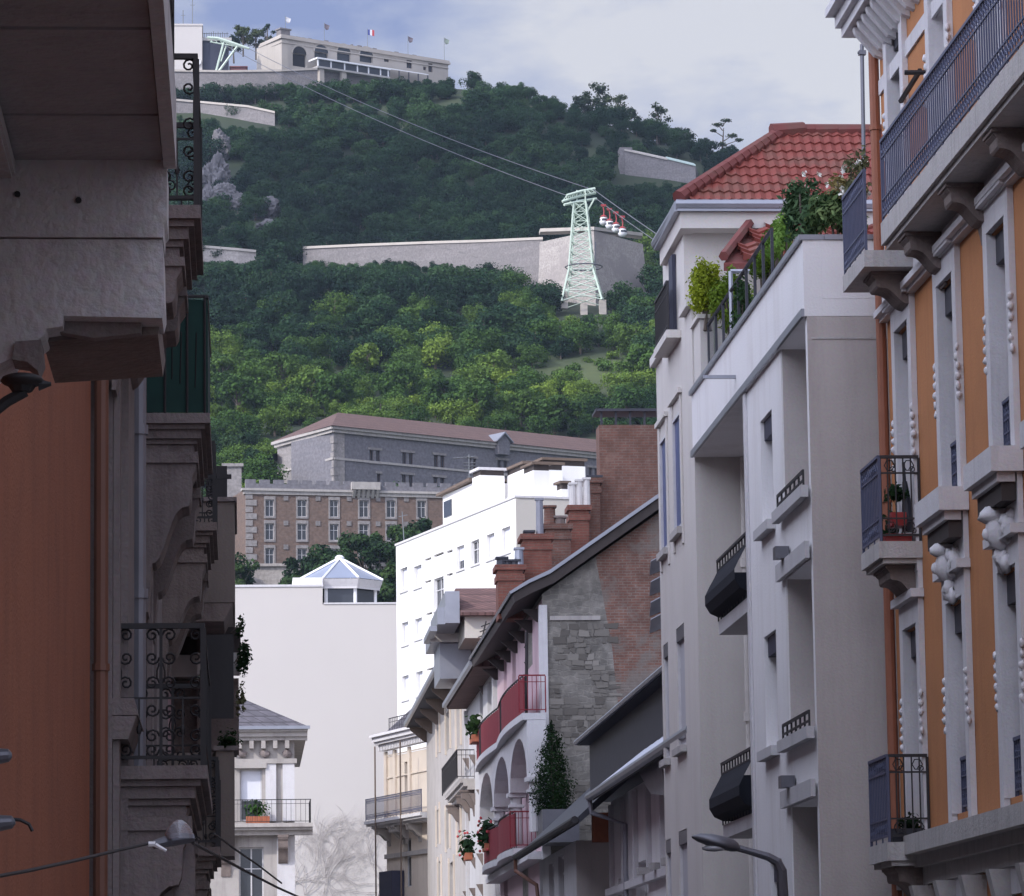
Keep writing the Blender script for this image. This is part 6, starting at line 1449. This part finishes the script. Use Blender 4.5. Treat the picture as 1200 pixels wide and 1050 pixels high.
k = MB(); k.fb(fo, 20, Yc, .003, .04, zL-1.35, zL-1.2); k.fb(fo, 20, Yc, .003, .05, zL-.75, zL-.68); k.build('fascia_moulding', M['grey_stone'], ob_)
k = MB(); moulding(k, fo, 20, Yc+.35, ztop+.45, [(.1,.62),(.14,.5),(.12,.42)]); k.fb(fo, 20, Yc+.34, -3, -.051, ztop+.02, ztop+.44); k.build('cornice', M['white_trim'], ob_)
for i in range(34):
    a = Yc-.25-i*.33; q = MB(); q.prism([fo.p(a,.004,ztop+.07), fo.p(a,.36,ztop+.07), fo.p(a,.34,ztop-.0), fo.p(a,.10,ztop-.28), fo.p(a,.004,ztop-.32)], (0,.12,0)); q.build('cornice_modillion', M['white_trim'], ob_)
k = MB(); k.fb(fo, 20, Yc-.02, .003, .03, ztop-.75, ztop-.56); k.fb(fo, Yc-.24, Yc-.01, .003, .045, 0, .5); k.build('frieze', M['white_trim'], ob_)
# balconies
def balc(Ya, Yb, Xo, zt, thick, H, name='balcony', step=.12):
    dep = XO-Xo
    k = MB(); k.fb(fo, Ya, Yb, .003, dep, zt-thick, zt); k.fb(fo, Ya+.04, Yb-.04, .003, dep-.05, zt-thick-.06, zt-thick-.001); b = k.build(name, M['grey_stone'], ob_)
    railing(b, fo, Ya+.02, Yb-.02, dep-.03, zt+.003, H, M['bluemetal'], 'dense', step)
    return b
s1 = PX(1032, 640, 7.5); Yna = s1.y; Ynb = PX(1008.5, 560, 7.5).y
for (py_top, py_bot, H, ds) in ((631, 651, 1.02, 'm'), (988.5, 1010, 1.02, 'l')):
    zt_ = PX(1036, py_top, 7.5).z; th_ = zt_-PX(1036, py_bot, 7.5).z
    b = balc(Yna, Ynb, 7.48, zt_, th_, H)
    railing(b, FY(Yna+.03), 7.52, 7.98, 0, zt_+.003, H, M['iron'], 'scroll', .09, name='end_railing')
    bracket(b, fo, Ynb-.75, Ynb-.3, zt_-th_-.065, .40, .5, M['stone_d']); bracket(b, fo, Yna+.2, Yna+.55, zt_-th_-.065, .40, .5, M['stone_d'])
    if ds == 'm':
        fp = thing('flower_boxes', 'red flower troughs on the middle corner balcony of the orange building', 'planter', (7.75, Yna+.4, zt_)); k = MB(); k.box(7.58,7.9,Yna+.08,Yna+.42,zt_+.01,zt_+.1); k.box(7.66,7.84,Yna+.12,Yna+.4,zt_+.20,zt_+.36); k.build('trough', M['redplastic'], fp)
        k = MB(); k.leaves((7.75,Yna+.3,zt_+.6), (.16,.16,.14), 120, .09, 1, .1); k.leaves((7.72,Yna+.5,zt_+.25), (.2,.2,.2), 100, .1, 1, .1); k.build('leaves', M['leaf_tree'], fp)
        pr = MB(); pr.tube([(7.9,Yna+.3,zt_+.15),(7.86,Yna+.3,zt_+.75)], [.09,.03], 8); pr.tube([(7.86,Yna+.3,zt_+.75),(7.85,Yna+.3,zt_+.98)], .02, 6); tag(pr.build('folded_parasol', M['slate']), 'small folded dark parasol leaning on the middle corner balcony', 'parasol')
    else:
        fp = thing('dark_plant_trough', 'dark withered plant in a trough on the lowest corner balcony of the orange building', 'plant', (7.75, Yna+.4, zt_)); k = MB(); k.box(7.56,7.92,Yna+.08,Yna+.34,zt_+.01,zt_+.16); k.build('trough', M['slate'], fp)
        k = MB(); k.leaves((7.8,Yna+.25,zt_+.22), (.2,.16,.12), 160, .08, 1, .1); k.build('leaves', M['leaf_cypress'], fp)
# third storey: short corner balcony and the long one
Xs = 7.36; p1 = PX(1012.5, 293, Xs); p2 = PX(987.5, 322, Xs); zt_ = p1.z; th_ = zt_-PX(1012.5, 313, Xs).z
k = MB(); k.fb(fo, p1.y, p2.y, .003, XO-Xs, zt_-th_, zt_); b = k.build('corner_balcony', M['grey_stone'], ob_)
railing(b, fo, p1.y+.02, p2.y-.02, XO-Xs-.03, zt_+.003, .98, M['bluemetal'], 'dense', .1)
bracket(b, fo, p1.y+.3, p1.y+.8, zt_-th_-.003, .5, .55, M['stone_d'])
Xl = 7.44; p3 = PX(1032, 262, Xl); zt2 = p3.z; th2 = zt2-PX(1032, 289, Xl).z
b = balc(22, p3.y, Xl, zt2, th2, .98, 'long_balcony', .125)
for i in range(7): a = p3.y-.9-i*2.55; bracket(b, fo, a-.2, a+.2, zt2-th2-.065, .46, .6, M['stone_d'])
k = MB(); q = PX(1078, 85, XO-.12); k.tube([(XO-.02, q.y, q.z), (XO-.3, q.y, q.z)], .03, 6); k.tube([(XO-.12,q.y,q.z+.02),(XO-.12,q.y+1.3,q.z-.02)], .035, 6); k.build('iron_tie', M['iron'], ob_)
# ---- street lamp bottom right
Yl = 33.0
lp = thing('street_lamp', 'long grey street lamp head on a curved arm before the white building', 'street lamp', PY(916, 1200, Yl))
def PL(x, y): return PY(x, y, Yl)
b0_ = PL(921, 1200)
k = MB(); k.tube([(b0_.x,Yl,0), PL(918,1060), PL(916,1020), PL(911,1010), PL(900,1004), PL(880,998), PL(862,993)], [.07,.05,.045,.04,.035,.03,.03], 8); k.build('mast_arm', M['lampmetal'], lp)
A_, B_ = PL(866, 995), PL(811, 981); dr = (B_-A_).normalized(); up_ = dr.cross(Vector((0,1,0))).normalized()
if up_.z < 0: up_ = -up_
k = MB(); n = 14
secs = [(-.02,.02,.02),(.05,.05,.05),(.15,.07,.07),(.35,.09,.075),(.62,.085,.07),(.85,.06,.05),(1.0,.02,.015)]
Lh = (B_-A_).length; base = len(k.v)
for t_, ww, hh in secs:
    for j in range(n):
        w_ = 2*math.pi*j/n; s_ = math.sin(w_); k.v.append(tuple(A_+dr*(Lh*t_)+Vector((0,1,0))*(ww*1.3*math.cos(w_))+up_*(hh*(s_ if s_ > 0 else s_*.55))))
for i in range(len(secs)-1):
    for j in range(n): k.f.append((base+i*n+j, base+i*n+(j+1)%n, base+(i+1)*n+(j+1)%n, base+(i+1)*n+j)); k.m.append(0)
k.build('lamp_housing', M['lampmetal'], lp, True)
k = MB(); C_ = A_+dr*(Lh*.5)-up_*.045; k.ball(C_, Lh*.27, .09, .03, 12, 5); k.build('lamp_glass', M['lampglass'], lp, True)
# ================================================================== LEFT ROW
XL = -1.1; f1 = FX(XL, 1)
Y1e = PX(105.5, 730, XL).y
ol = thing('orange_house', 'reddish orange rendered house on the left with a heavy white stone balcony above', 'building', (XL, 16, 0))
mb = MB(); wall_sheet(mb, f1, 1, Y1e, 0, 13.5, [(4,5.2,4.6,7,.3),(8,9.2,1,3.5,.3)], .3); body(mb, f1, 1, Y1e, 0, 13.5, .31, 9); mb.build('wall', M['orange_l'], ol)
window(ol, f1, 4, 5.2, 4.6, 7, rec=.25); window(ol, f1, 8, 9.2, 1, 3.5, rec=.25)
k = MB(); p = (XL+.075, Y1e+.12); k.tube([(p[0],p[1],0), (p[0],p[1],13.4)], .055, 10)
for z_ in (2.0, 4.2, 6.4, 8.6): k.tube([(p[0],p[1],z_), (p[0],p[1],z_+.05)], .068, 10)
k.build('drainpipe', M['pipe_b'], ol)
# overhead balcony with its boarded underside
Yb = 13.4; XB = PY(190, 190, Yb).x; zu = PY(100, 190, Yb).z
k = MB(); y_ = Yb
js = [137, 85, 35, -20, -80, -150, -230]; yl = Yb-.004
zb_ = zu
for jy in js:
    rr_ = ray(95, jy); yn_ = (zb_-EYE)/rr_.z*rr_.y
    k.box(XL+.003, XB, yn_+.012, yl, zb_+U(0,.012), zb_+.1); yl = yn_-.002
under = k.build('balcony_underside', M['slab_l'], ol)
k = MB(); k.box(XL+.003, XB+.004, yl, Yb, zb_+.101, zb_+.22); k.box(XB+.005, XB+.05, yl, Yb+.02, zb_-.02, zb_+.24); bl_ = k.build('balcony_slab', M['slab_edge'], ol)
k = MB(); q = PY(12, 215, Yb-.1).x; k.box(XL+.003, q, yl, Yb-.01, zb_-.06, zb_-.003); k.box(q, q+.012, yl, Yb-.01, zb_-.05, zb_-.003); k.build('wall_moulding', M['slab_edge'], ol)
railing(bl_, FX(XB+.03, 1), yl+.1, Yb-.1, 0, zb_+.245, 1.0, M['iron'], 'scroll', .12)
fB = FY(Yb)
def fq(x, y): a, z = fB.inv(x, y); return fB.p(a, 0, z)
def fq2(x, y, b): a, z = fB.inv(x, y, b); return fB.p(a, b, z)
top = [fq(-30,182), fq(-30,277), fq(60,277.5), fq(191,278), fq(192,262), fq(195.5,258), fq(195.5,196), fq(188,184)]
low = [fq(-30,278.5), fq(-30,452), fq(0,425), fq(14,418), fq(20,405), fq(38,402), fq(52,391), fq(54,384), fq(73,381), fq(74,369), fq(190,371.5), fq(193,360), fq(192,330), fq(191.5,300), fq(190,279.5)]
k = MB(); k.prism(top, (0,.35,0)); cs = k.build('balcony_console', M['slab_edge'], ol)
k = MB(); k.prism([p+Vector((0,.018,0)) for p in low], (0,.32,0)); k.build('lower_course', M['slab_edge'], cs)
k = MB(); k.prism([fq2(-30,276,-.05), fq2(-30,281,-.05), fq2(189,281.5,-.05), fq2(189,276.5,-.05)], (0,.05,0)); k.build('course_joint', M['darkwood'], cs)
k = MB(); k.prism([fq2(48,360,-.2), fq2(50,400,-.2), fq2(185,392,-.2), fq2(188,372,-.2), fq2(186,360,-.2)], (0,.9,0)); k.build('stone_beam', M['stone_d'], cs)
k = MB(); k.prism([fq2(52,372,-.12), fq2(54,386,-.12), fq2(110,396,-.12), fq2(165,390,-.12), fq2(166,372,-.12)], (0,.07,0)); k.build('broken_stone_face', M['stone_l'], cs)
k = MB(); k.prism([fq2(18,400,.012), fq2(14,421,.012), fq2(32,424,.012), fq2(44,434,.012), fq2(50,420,.012), fq2(48,398,.012)], (0,.2,0)); k.build('broken_stone_edge', M['stone_l'], cs)
for x, y in ((20.5,228),(92,235)): k = MB(); c = fq2(x, y, .004); k.tube([c, c+Vector((0,-.012,0))], .011, 10); k.build('bolt_hole', M['iron'], cs)
# bracket piece in front near the wall lamp (dark clamp lamp)
def wall_lamp(name, label, pts, head, Y, mat, r=.018):
    o = thing(name, label, 'street lamp', PY(pts[0][0], pts[0][1], Y))
    k = MB(); k.tube([PY(x, y, Y) for x, y in pts], r, 7); k.build('arm', M['iron'], o)
    (x, y, w_, h_) = head; c = PY(x, y, Y); s = Y/F
    k = MB(); k.ball(c, w_*s, .09, h_*s, 14, 8); k.build('lamp_head', mat, o, True)
    k = MB(); k.tube([c-Vector((0,0,h_*s*.6)), c-Vector((0,0,h_*s*1.7))], [.045,.03], 8); k.build('lamp_neck', M['iron'], o)
    return o
o = wall_lamp('street_lantern', 'dark flat street lantern on a slanted bracket against the orange wall', [(-20,492),(8,470),(30,458)], (26,446,26,8), 11.5, M['iron'])
k = MB(); k.tube([PY(45,451,11.5), PY(60,450,11.5)], [.02,.006], 6); k.build('lamp_tip', M['iron'], o)
def capsule(x0, y0, x1, y1, r, Y, name, label, tail=None):
    o = thing(name, label, 'floodlight', PY(x1, y1, Y)); A, B = PY(x0, y0, Y), PY(x1, y1, Y)
    k = MB(); k.tube([A, A+(B-A)*.7, A+(B-A)*.93, B], [r, r, r*.8, r*.3], 12); k.build('housing', M['lampmetal'], o, False)
    if tail: k = MB(); k.tube([PY(x, y, Y) for x, y in tail], .006, 6); k.build('cable_tail', M['iron'], o)
capsule(-40, 889, 14, 885, .024, 11.5, 'rounded_lamp_end', 'small pale rounded lamp end entering at the left edge of the orange wall')
capsule(-40, 968, 18, 963, .024, 11.5, 'wall_floodlight', 'small grey lamp with a drooping thin wire at the lower left edge', [(14,960),(24,961),(34,966),(38,974)])
# ---- second house: stone with balconies
XS = -.95; f2_ = FX(XS, 1)
sh = thing('stone_balcony_house', 'dark weathered stone house on the left with stacked carved balconies', 'building', (XS, 38, 0))
Y2a, Y2b = Y1e+.35, 50.0
zf1 = PY(200, 895, 29.4).z
X3 = -.31; Z2 = 7.66
def ydist(z, py, px=240): r = ray(px, py); return (z-EYE)/r.z*r.y
ow = [(31.2,32.6,zf1+.05,zf1+2.4,.3),(36.5,37.9,zf1+.05,zf1+2.4,.3),(42,43.4,zf1+.05,zf1+2.4,.3),(31.2,32.6,Z2+.05,Z2+2.4,.3),(38.2,39.5,Z2+.05,Z2+2.4,.3),(43.5,44.8,Z2+.05,Z2+2.4,.3)]
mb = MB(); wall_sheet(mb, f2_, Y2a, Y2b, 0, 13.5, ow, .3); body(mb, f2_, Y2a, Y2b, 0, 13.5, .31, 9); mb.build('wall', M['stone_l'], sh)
for o in ow: window(sh, f2_, *o[:4], rec=.25, fm='frame')
for (a, b, d) in ((Y2a+.1, Y2a+.45, .05), (Y2a+.6, Y2a+2.2, .10), (Y2a+2.3, Y2a+2.7, .05), (33.3,33.6,.06),(38.6,39.0,.06)):
    k = MB(); k.fb(f2_, a, b, .003, d, 0, 13.4); k.build('pilaster', M['stone_l'], sh)
k = MB(); k.tube([(XS+.09, Y2a+4.0, 0), (XS+.09, Y2a+4.0, 13.4)], .062, 10)
for z_ in (3.0, 5.2, 6.6, 8.8): k.tube([(XS+.09, Y2a+4.0, z_), (XS+.09, Y2a+4.0, z_+.08)], .08, 10)
k.build('drainpipe', M['pipe_g'], sh)
def lbalc(Ya, Yb, Xo, zt, H, drop, mat='stone_l', steps=3, bw=.7, rail='iron', fr_=f2_, root=sh, xw=XS, brk=True):
    dep = Xo-xw; k = MB(); z = zt
    for i, (h_, r_) in enumerate([(.10, 0), (.05, .05), (.09, .09), (.05, .13), (.08, .16)][:steps+2]):
        if dep-r_ < .05: break
        k.fb(fr_, Ya+r_, Yb-r_, .003, dep-r_, z-h_, z-.0005*i); z -= h_
    b = k.build('balcony', M[mat], root)
    if rail == 'iron':
        iron_rail(b, fr_, Ya+.03, Yb-.03, dep-.04, zt+.002, H, M['iron']); iron_rail(b, FY(Ya+.04), xw+.02, Xo-.02, 0, zt+.002, H, M['iron'], 'end_railing'); iron_rail(b, FY(Yb-.04), xw+.02, Xo-.02, 0, zt+.002, H*.98, M['iron'], 'end_railing')
    if brk:
        bracket(b, fr_, Ya+.12, Ya+.12+bw, z-.003, dep-.14, drop, M[mat]); bracket(b, fr_, Yb-.2-bw, Yb-.2, z-.003, dep-.14, drop, M[mat])
    return b
Yq = 28.9
b1_ = lbalc(Yq, Yq+5.0, PY(243, 900, Yq).x, PY(200, 897, Yq).z, PY(200,730,Yq).z-PY(200,897,Yq).z, 1.5)
Yg = 33.6*1.12
Yt = ydist(Z2, 240, 220); b3_ = lbalc(Yt, Yt+2.2, PY(235,240,Yt).x, Z2, PY(220,62,Yt).z-Z2, 1.0)
Yg = ydist(Z2, 484, 210); zg = Z2
bg = lbalc(Yg, Yg+3.6, PY(246,484,Yg).x, zg, 1.1, 1.6, rail='none')
zt_ = PY(210,347,Yg).z; Xg = PY(246,484,Yg).x
k = MB(); k.box(XS+.02, Xg-.02, Yg+.03, Yg+.045, zg+.01, zt_-.03); k.box(Xg-.04, Xg-.025, Yg+.045, Yg+3.5, zg+.01, zt_-.03); k.build('green_netting', M['greencloth'], bg)
k = MB(); k.tube([(XS, Yg+.02, zt_), (Xg-.03, Yg+.02, zt_), (Xg-.03, Yg+3.5, zt_)], .02, 6)
for x in (XS+.2, XS+.42, Xg-.05): k.tube([(x, Yg+.015, zg), (x, Yg+.015, zt_)], .015, 6)
for x in (XS+.27, XS+.35, XS+.5): k.tube([(x, Yg+.02, zg+U(.25,.4)), (x+U(-.02,.02), Yg+.02, zt_-U(.1,.5))], .006, 4)
k.build('railing', M['iron'], bg)
Yh = ydist(Z2, 612, 220); b4_ = lbalc(Yh, Yh+3.0, PY(254,612,Yh).x, Z2, 1.0, 1.5, 'stone_d')
# clutter and second level-one balcony
Yk = ydist(zf1, 985, 255)
Yk = 43.0; b5_ = lbalc(Yk, Yk+3.2, PY(258,1000,Yk).x, zf1, 1.0, 1.3, 'stone_d')
# arch and pier below the near balcony
k = MB(); zc_ = PY(200, 955, Yq+.2).z
Yp = Yq+.45; fP = FY(Yp)
def pq(x, y): a, z = fP.inv(x, y); return fP.p(a, 0, z)
arch = [pq(126,958), pq(126,1100), pq(143,1100)]+[pq(172-29*math.cos(w_*math.pi/12), 1030-38*math.sin(w_*math.pi/12)) for w_ in range(13)]+[pq(201,1100), pq(228,1100), pq(228,1010), pq(226,985), pq(214,965), pq(212,958)]
k.prism(arch, (0,.5,0)); k.build('arched_pier', M['stone_l'], sh)
k = MB(); k.prism([pq(120,946)+Vector((0,-.04,0)), pq(120,958)+Vector((0,-.04,0)), pq(218,958)+Vector((0,-.04,0)), pq(222,946)+Vector((0,-.04,0))], (0,.6,0)); k.build('pier_moulding', M['stone_l'], sh)
# small stone sill block near the orange wall
Yss = Y2a+.05; q0 = PY(126, 852, Yss); q1 = PY(160, 875, Yss)
k = MB(); k.prism([PY(120,818,Yss), PY(120,838,Yss), PY(162,838,Yss), PY(157,818,Yss)], (0,1.6,0)); k.prism([PY(120,839,Yss), PY(120,866,Yss), PY(150,866,Yss), PY(160,839,Yss)], (0,1.5,0)); k.build('stone_sill', M['stone_l'], sh)
# ---- third house: pink front with a brown box bay
XT = -.95; f3_ = FX(XT, 1)
th_ = thing('brown_bay_house', 'dark house on the left with a plain brown enclosed bay and pink lower wall', 'building', (XT, 70, 0))
ow = [(54,55.3,2.6,4.9,.3),(60,61.3,2.6,4.9,.3)]
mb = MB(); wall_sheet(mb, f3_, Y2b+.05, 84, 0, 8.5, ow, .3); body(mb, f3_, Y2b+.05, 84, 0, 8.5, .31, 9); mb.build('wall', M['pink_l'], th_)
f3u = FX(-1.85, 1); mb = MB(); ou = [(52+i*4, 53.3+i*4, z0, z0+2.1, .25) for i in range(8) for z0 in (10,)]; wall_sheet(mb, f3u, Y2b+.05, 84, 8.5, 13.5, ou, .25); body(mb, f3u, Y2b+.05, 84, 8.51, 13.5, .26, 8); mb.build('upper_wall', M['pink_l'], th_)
for o in ou: k = MB(); k.fb(f3u, o[0]+.003, o[1]-.003, -.24, -.18, o[2]+.003, o[3]-.003); k.build('window', M['glass'], th_)
for o in ow: window(th_, f3_, *o[:4], rec=.2)
Yo = 50.4; X5 = PY(275, 650, Yo).x
A = PY(230, 588, Yo).z; B = PY(230, 706, Yo).z; C = PY(230, 728, Yo).z
k = MB(); k.box(XT+.003, X5, Yo, Yo+3.4, B, A); k.build('box_bay', M['brown_l'], th_)
k = MB(); k.prism([(XT+.003,Yo+.01,C),(X5-.14,Yo+.01,C),(X5-.02,Yo+.01,B-.003),(XT+.003,Yo+.01,B-.003)], (0,3.3,0)); k.build('bay_underside', M['stone_d'], th_)
k = MB(); k.box(XT+.003, X5+.03, Yo-.03, Yo+3.45, A+.003, A+.06); k.build('bay_coping', M['stone_l'], th_)
k = MB(); z_ = PY(262, 584, Yo).z; k.tube([(X5-.35,Yo,A+.06),(X5-.35,Yo,A+.35)], .02, 5); k.box(X5-.4,X5-.04,Yo+.1,Yo+.14,A+.32,A+.38); k.box(X5-.38,X5-.1,Yo+.5,Yo+1.5,A+.06,A+.55); k.build('bay_railing', M['iron'], th_)
f4_ = FX(-2.9, 1); sb = thing('added_row_house', 'added unseen plain house behind the brown bay house, there to shade the right row', 'building', (-3, 105, 0))  # added out of view to keep direct sun off the pink house
ow4 = [(88+i*4.2, 89.2+i*4.2, z0, z0+2.1, .25) for i in range(10) for z0 in (1.2, 4.8, 8.4)]
mb = MB(); wall_sheet(mb, f4_, 84.05, 132, 0, 13.5, ow4, .25); body(mb, f4_, 84.05, 132, 0, 13.5, .26, 9); mb.build('wall', M['limestone_g'], sb)
for o in ow4[::1]: k = MB(); k.fb(f4_, o[0]+.003, o[1]-.003, -.24, -.18, o[2]+.003, o[3]-.003); k.build('window', M['glass'], sb)
# lower enclosed balconies of the third house
for (yt, yb2, Yv, xr, m_, nm) in ((880, 1003, 47.5, 275, 'brown_l', 'lower_bay'), (765, 790, 52, 281, 'pipe_w', 'white_ledge'), (795, 878, 52.3, 280, 'stone_d', 'dark_bay'), (735, 764, 52.1, 282, 'darkwood', 'dark_awning')):
    p_, q_ = PY(245, yt, Yv), PY(xr, yb2, Yv); x0 = -.62 if nm == 'lower_bay' else -.6
    if nm == 'lower_bay': x0 = PY(253, 900, Yv).x
    k = MB(); k.box(x0, q_.x, Yv, Yv+(1.2 if nm != 'white_ledge' else .25), q_.z, p_.z); k.box(XT, x0-.002, Yv+.3, Yv+1.1, q_.z, p_.z) ; k.build(nm, M[m_], th_)
    if nm == 'lower_bay': k = MB(); k.box(x0-.03, q_.x+.03, Yv-.03, Yv+1.2, p_.z+.003, p_.z+.06); k.build('bay_ledge', M['stone_l'], th_)
Yv = 52.2; k = MB(); k.box(-.5, -.1, 50.2, 50.24, 5.6, 6.7); k.build('hanging_shutter', M['iron'], th_)
for (x, y, rx, rz, n_, m_, ds) in ((287,768,.10,.28,260,'leaf_tree','bushy green plant hanging out from the dark left balconies'),(283,733,.06,.2,60,'leaf_cypress','thin trailing plant sprigs above the bushy hanging plant'),(284,815,.05,.3,90,'leaf_dry','dry trailing stems below the bushy hanging plant'),(268,868,.16,.16,200,'leaf_cypress','dark plant on the ledge of the lower brown bay')):
    c = PY(x, y, 51.8 if y < 850 else 47.6); r = thing('hanging_plant', ds, 'plant', c, 'plants on the left balconies')
    k = MB(); k.leaves(c, (rx, .2, rz), n_, .06, 1, .1); k.leaves(c+Vector((-.05,0,-rz*.4)), (rx*.8, .2, rz*.7), n_//2, .06, 1, .1); k.build('leaves', M[m_], r)
    k = MB()
    for i in range(4): k.tube([c+Vector((-.15,0,-.1)), c+Vector((U(-.3,.8)*rx, U(-.1,.1), U(-.9,.9)*rz))], .004, 4)
    k.build('stems', M['bark'], r)
# wires and small glass street light
def wire(label, pts, Ys, r=.012):
    k = MB(); k.tube([PY(x, y, Y) for (x, y), Y in zip(pts, Ys)], r, 6); return tag(k.build('overhead_wire', M['black_rubber']), label, 'wire', 'overhead wires')
wire('black wire crossing the orange wall up to the glass lamp', [(-20,1030),(30,1021),(90,1008),(140,996),(176,988)], [14,15,16.5,18,19], .008)
wire('black wire sagging from the glass lamp down to the right', [(226,988),(255,1003),(290,1022),(325,1040),(365,1058)], [19,22,26,30,34], .009)
wire('thin wire from the dark balconies down past the grey console', [(250,977),(262,985),(275,995),(300,1012),(330,1035)], [24,26,28,32,36], .008)
ll = thing('hanging_street_light', 'clear glass street light hung on a wire before the stone arch', 'street lamp', PY(205, 985, 19))
k = MB(); s = 19/F; c = PY(210, 983, 19); secs = [(0, 17),(6,16.5),(12,14),(18,9),(22,3)]; n = 14; base = 0
for h_, r_ in secs:
    for j in range(n): w_ = 2*math.pi*j/n; k.v.append((c.x+r_*s*math.cos(w_), 19+r_*s*math.sin(w_), c.z+h_*s))
for i in range(len(secs)-1):
    for j in range(n): k.f.append((i*n+j, i*n+(j+1)%n, (i+1)*n+(j+1)%n, (i+1)*n+j)); k.m.append(0)
gl, t_, bs_ = nt('clear_glass_dome'); bs_.inputs['Base Color'].default_value = (.62,.62,.68,1); bs_.inputs['Roughness'].default_value = .12; bs_.inputs['Transmission Weight'].default_value = .75
k.build('glass_dome', gl, ll, True)
k = MB(); k.tube([PY(180,990,18.95), PY(200,985,19), PY(228,982,19)], [.022,.03,.02], 8); k.build('carrier', M['lampmetal'], ll)
k = MB(); k.tube([PY(174,989,18.9), PY(182,989,18.9)], .014, 6); k.tube([PY(182,990,18.9), PY(195,997,18.9)], [.012,.008], 6); k.build('clamp', M['white_m'], ll)
hz_ = MB(); hz_.box(-600, 900, -60, 1500, -1, 420); ho_ = hz_.build('haze', haze_mat()); struct(ho_, 'stuff')

# ================================================================== CLOUDS added out of view towards the sun, to shade street and upper hill
M['shade_cloud'] = simple('white_shade_cloud', (.9,.9,.92), 1.0, 0, .02)
def shade_cloud(gx, gy, gz, dist, r, seed):
    random.seed(seed); c = Vector((gx, gy, gz))+SUN*dist; k = MB()
    k.ball(c, r*.88, r*.88, r*.8, 36, 24, .02)
    for i in range(34):
        d = Vector((U(-1,1), U(-1,1), U(-.8,.8))).normalized(); q = r*U(.18,.34); k.ball(c+d*r*.74, q, q, q*.9, 16, 10, .04)
    o = k.build('shade_cloud', M['shade_cloud'], None, True); o['kind'] = 'structure'
shade_cloud(4, 40, 8, 950, 74, 1)
shade_cloud(60, 900, 210, 900, 84, 2)
# ================================================================== WORLD, LIGHT, CAMERA
w = bpy.data.worlds.new('World'); scn.world = w; w.use_nodes = True; t = w.node_tree
for n in list(t.nodes): t.nodes.remove(n)
elev = math.asin(SUN.z); az = math.atan2(SUN.x, SUN.y)
sky = N(t, 'ShaderNodeTexSky'); sky.sky_type = 'NISHITA'; sky.sun_disc = False; sky.sun_elevation = elev; sky.sun_rotation = az; sky.altitude = 250
tc = N(t, 'ShaderNodeTexCoord').outputs['Generated']
mp = N(t, 'ShaderNodeMapping'); mp.inputs['Scale'].default_value = (1, 1, 2.2); mp.inputs['Location'].default_value = (1.6, .4, .2); t.links.new(tc, mp.inputs[0])
n1 = N(t, 'ShaderNodeTexNoise', Scale=5.5, Detail=9.0, Roughness=.52, Distortion=.3); t.links.new(mp.outputs[0], n1.inputs['Vector'])
n2 = N(t, 'ShaderNodeTexNoise', Scale=9.0, Detail=8.0, Roughness=.55); t.links.new(mp.outputs[0], n2.inputs['Vector'])
cc = ramp(t, n2.outputs[0], [(.38, (.34,.43,.74)), (.46, (.55,.62,.84)), (.58, (.86,.88,.96))])
nv = N(t, 'ShaderNodeVectorMath', operation='DOT_PRODUCT'); nv.inputs[1].default_value = SUN; t.links.new(tc, nv.inputs[0])
glow = ramp(t, nv.outputs['Value'], [(0.0, (.178,.178,.178)), (.25, (.24,.24,.245)), (.55, (.48,.475,.48)), (1.0, (.95,.92,.90))])
cc = mixc(t, 1.0, cc, glow, 'MULTIPLY')
b1 = N(t, 'ShaderNodeBackground', Strength=.12); t.links.new(sky.outputs[0], b1.inputs[0])
b2 = N(t, 'ShaderNodeBackground', Strength=5.4); t.links.new(cc, b2.inputs[0])
cov = ramp(t, n1.outputs[0], [(.30, .25), (.42, 1)])
mx = N(t, 'ShaderNodeMixShader'); t.links.new(cov, mx.inputs[0]); t.links.new(b1.outputs[0], mx.inputs[1]); t.links.new(b2.outputs[0], mx.inputs[2])
wo = N(t, 'ShaderNodeOutputWorld'); t.links.new(mx.outputs[0], wo.inputs[0])
sl = bpy.data.lights.new('sun', 'SUN'); sl.energy = 4.0; sl.angle = math.radians(.5); sl.color = (1, .95, .88)
so = bpy.data.objects.new('sun', sl); COL.objects.link(so); so.rotation_euler = SUN.to_track_quat('Z', 'Y').to_euler(); so.location = (-60, -40, 80)
cam = bpy.data.cameras.new('camera'); co = bpy.data.objects.new('camera', cam); COL.objects.link(co)
cam.sensor_width = 36; cam.lens = F/1200*36; cam.clip_end = 9000; cam.clip_start = .1
from mathutils import Matrix
mm = Matrix((CR, CU, -CF)).transposed().to_4x4(); mm.translation = EYEV; co.matrix_world = mm
scn.camera = co
scn.view_settings.view_transform = 'Standard'; scn.view_settings.look = 'None'; scn.view_settings.gamma = 1; scn.view_settings.exposure = -.28
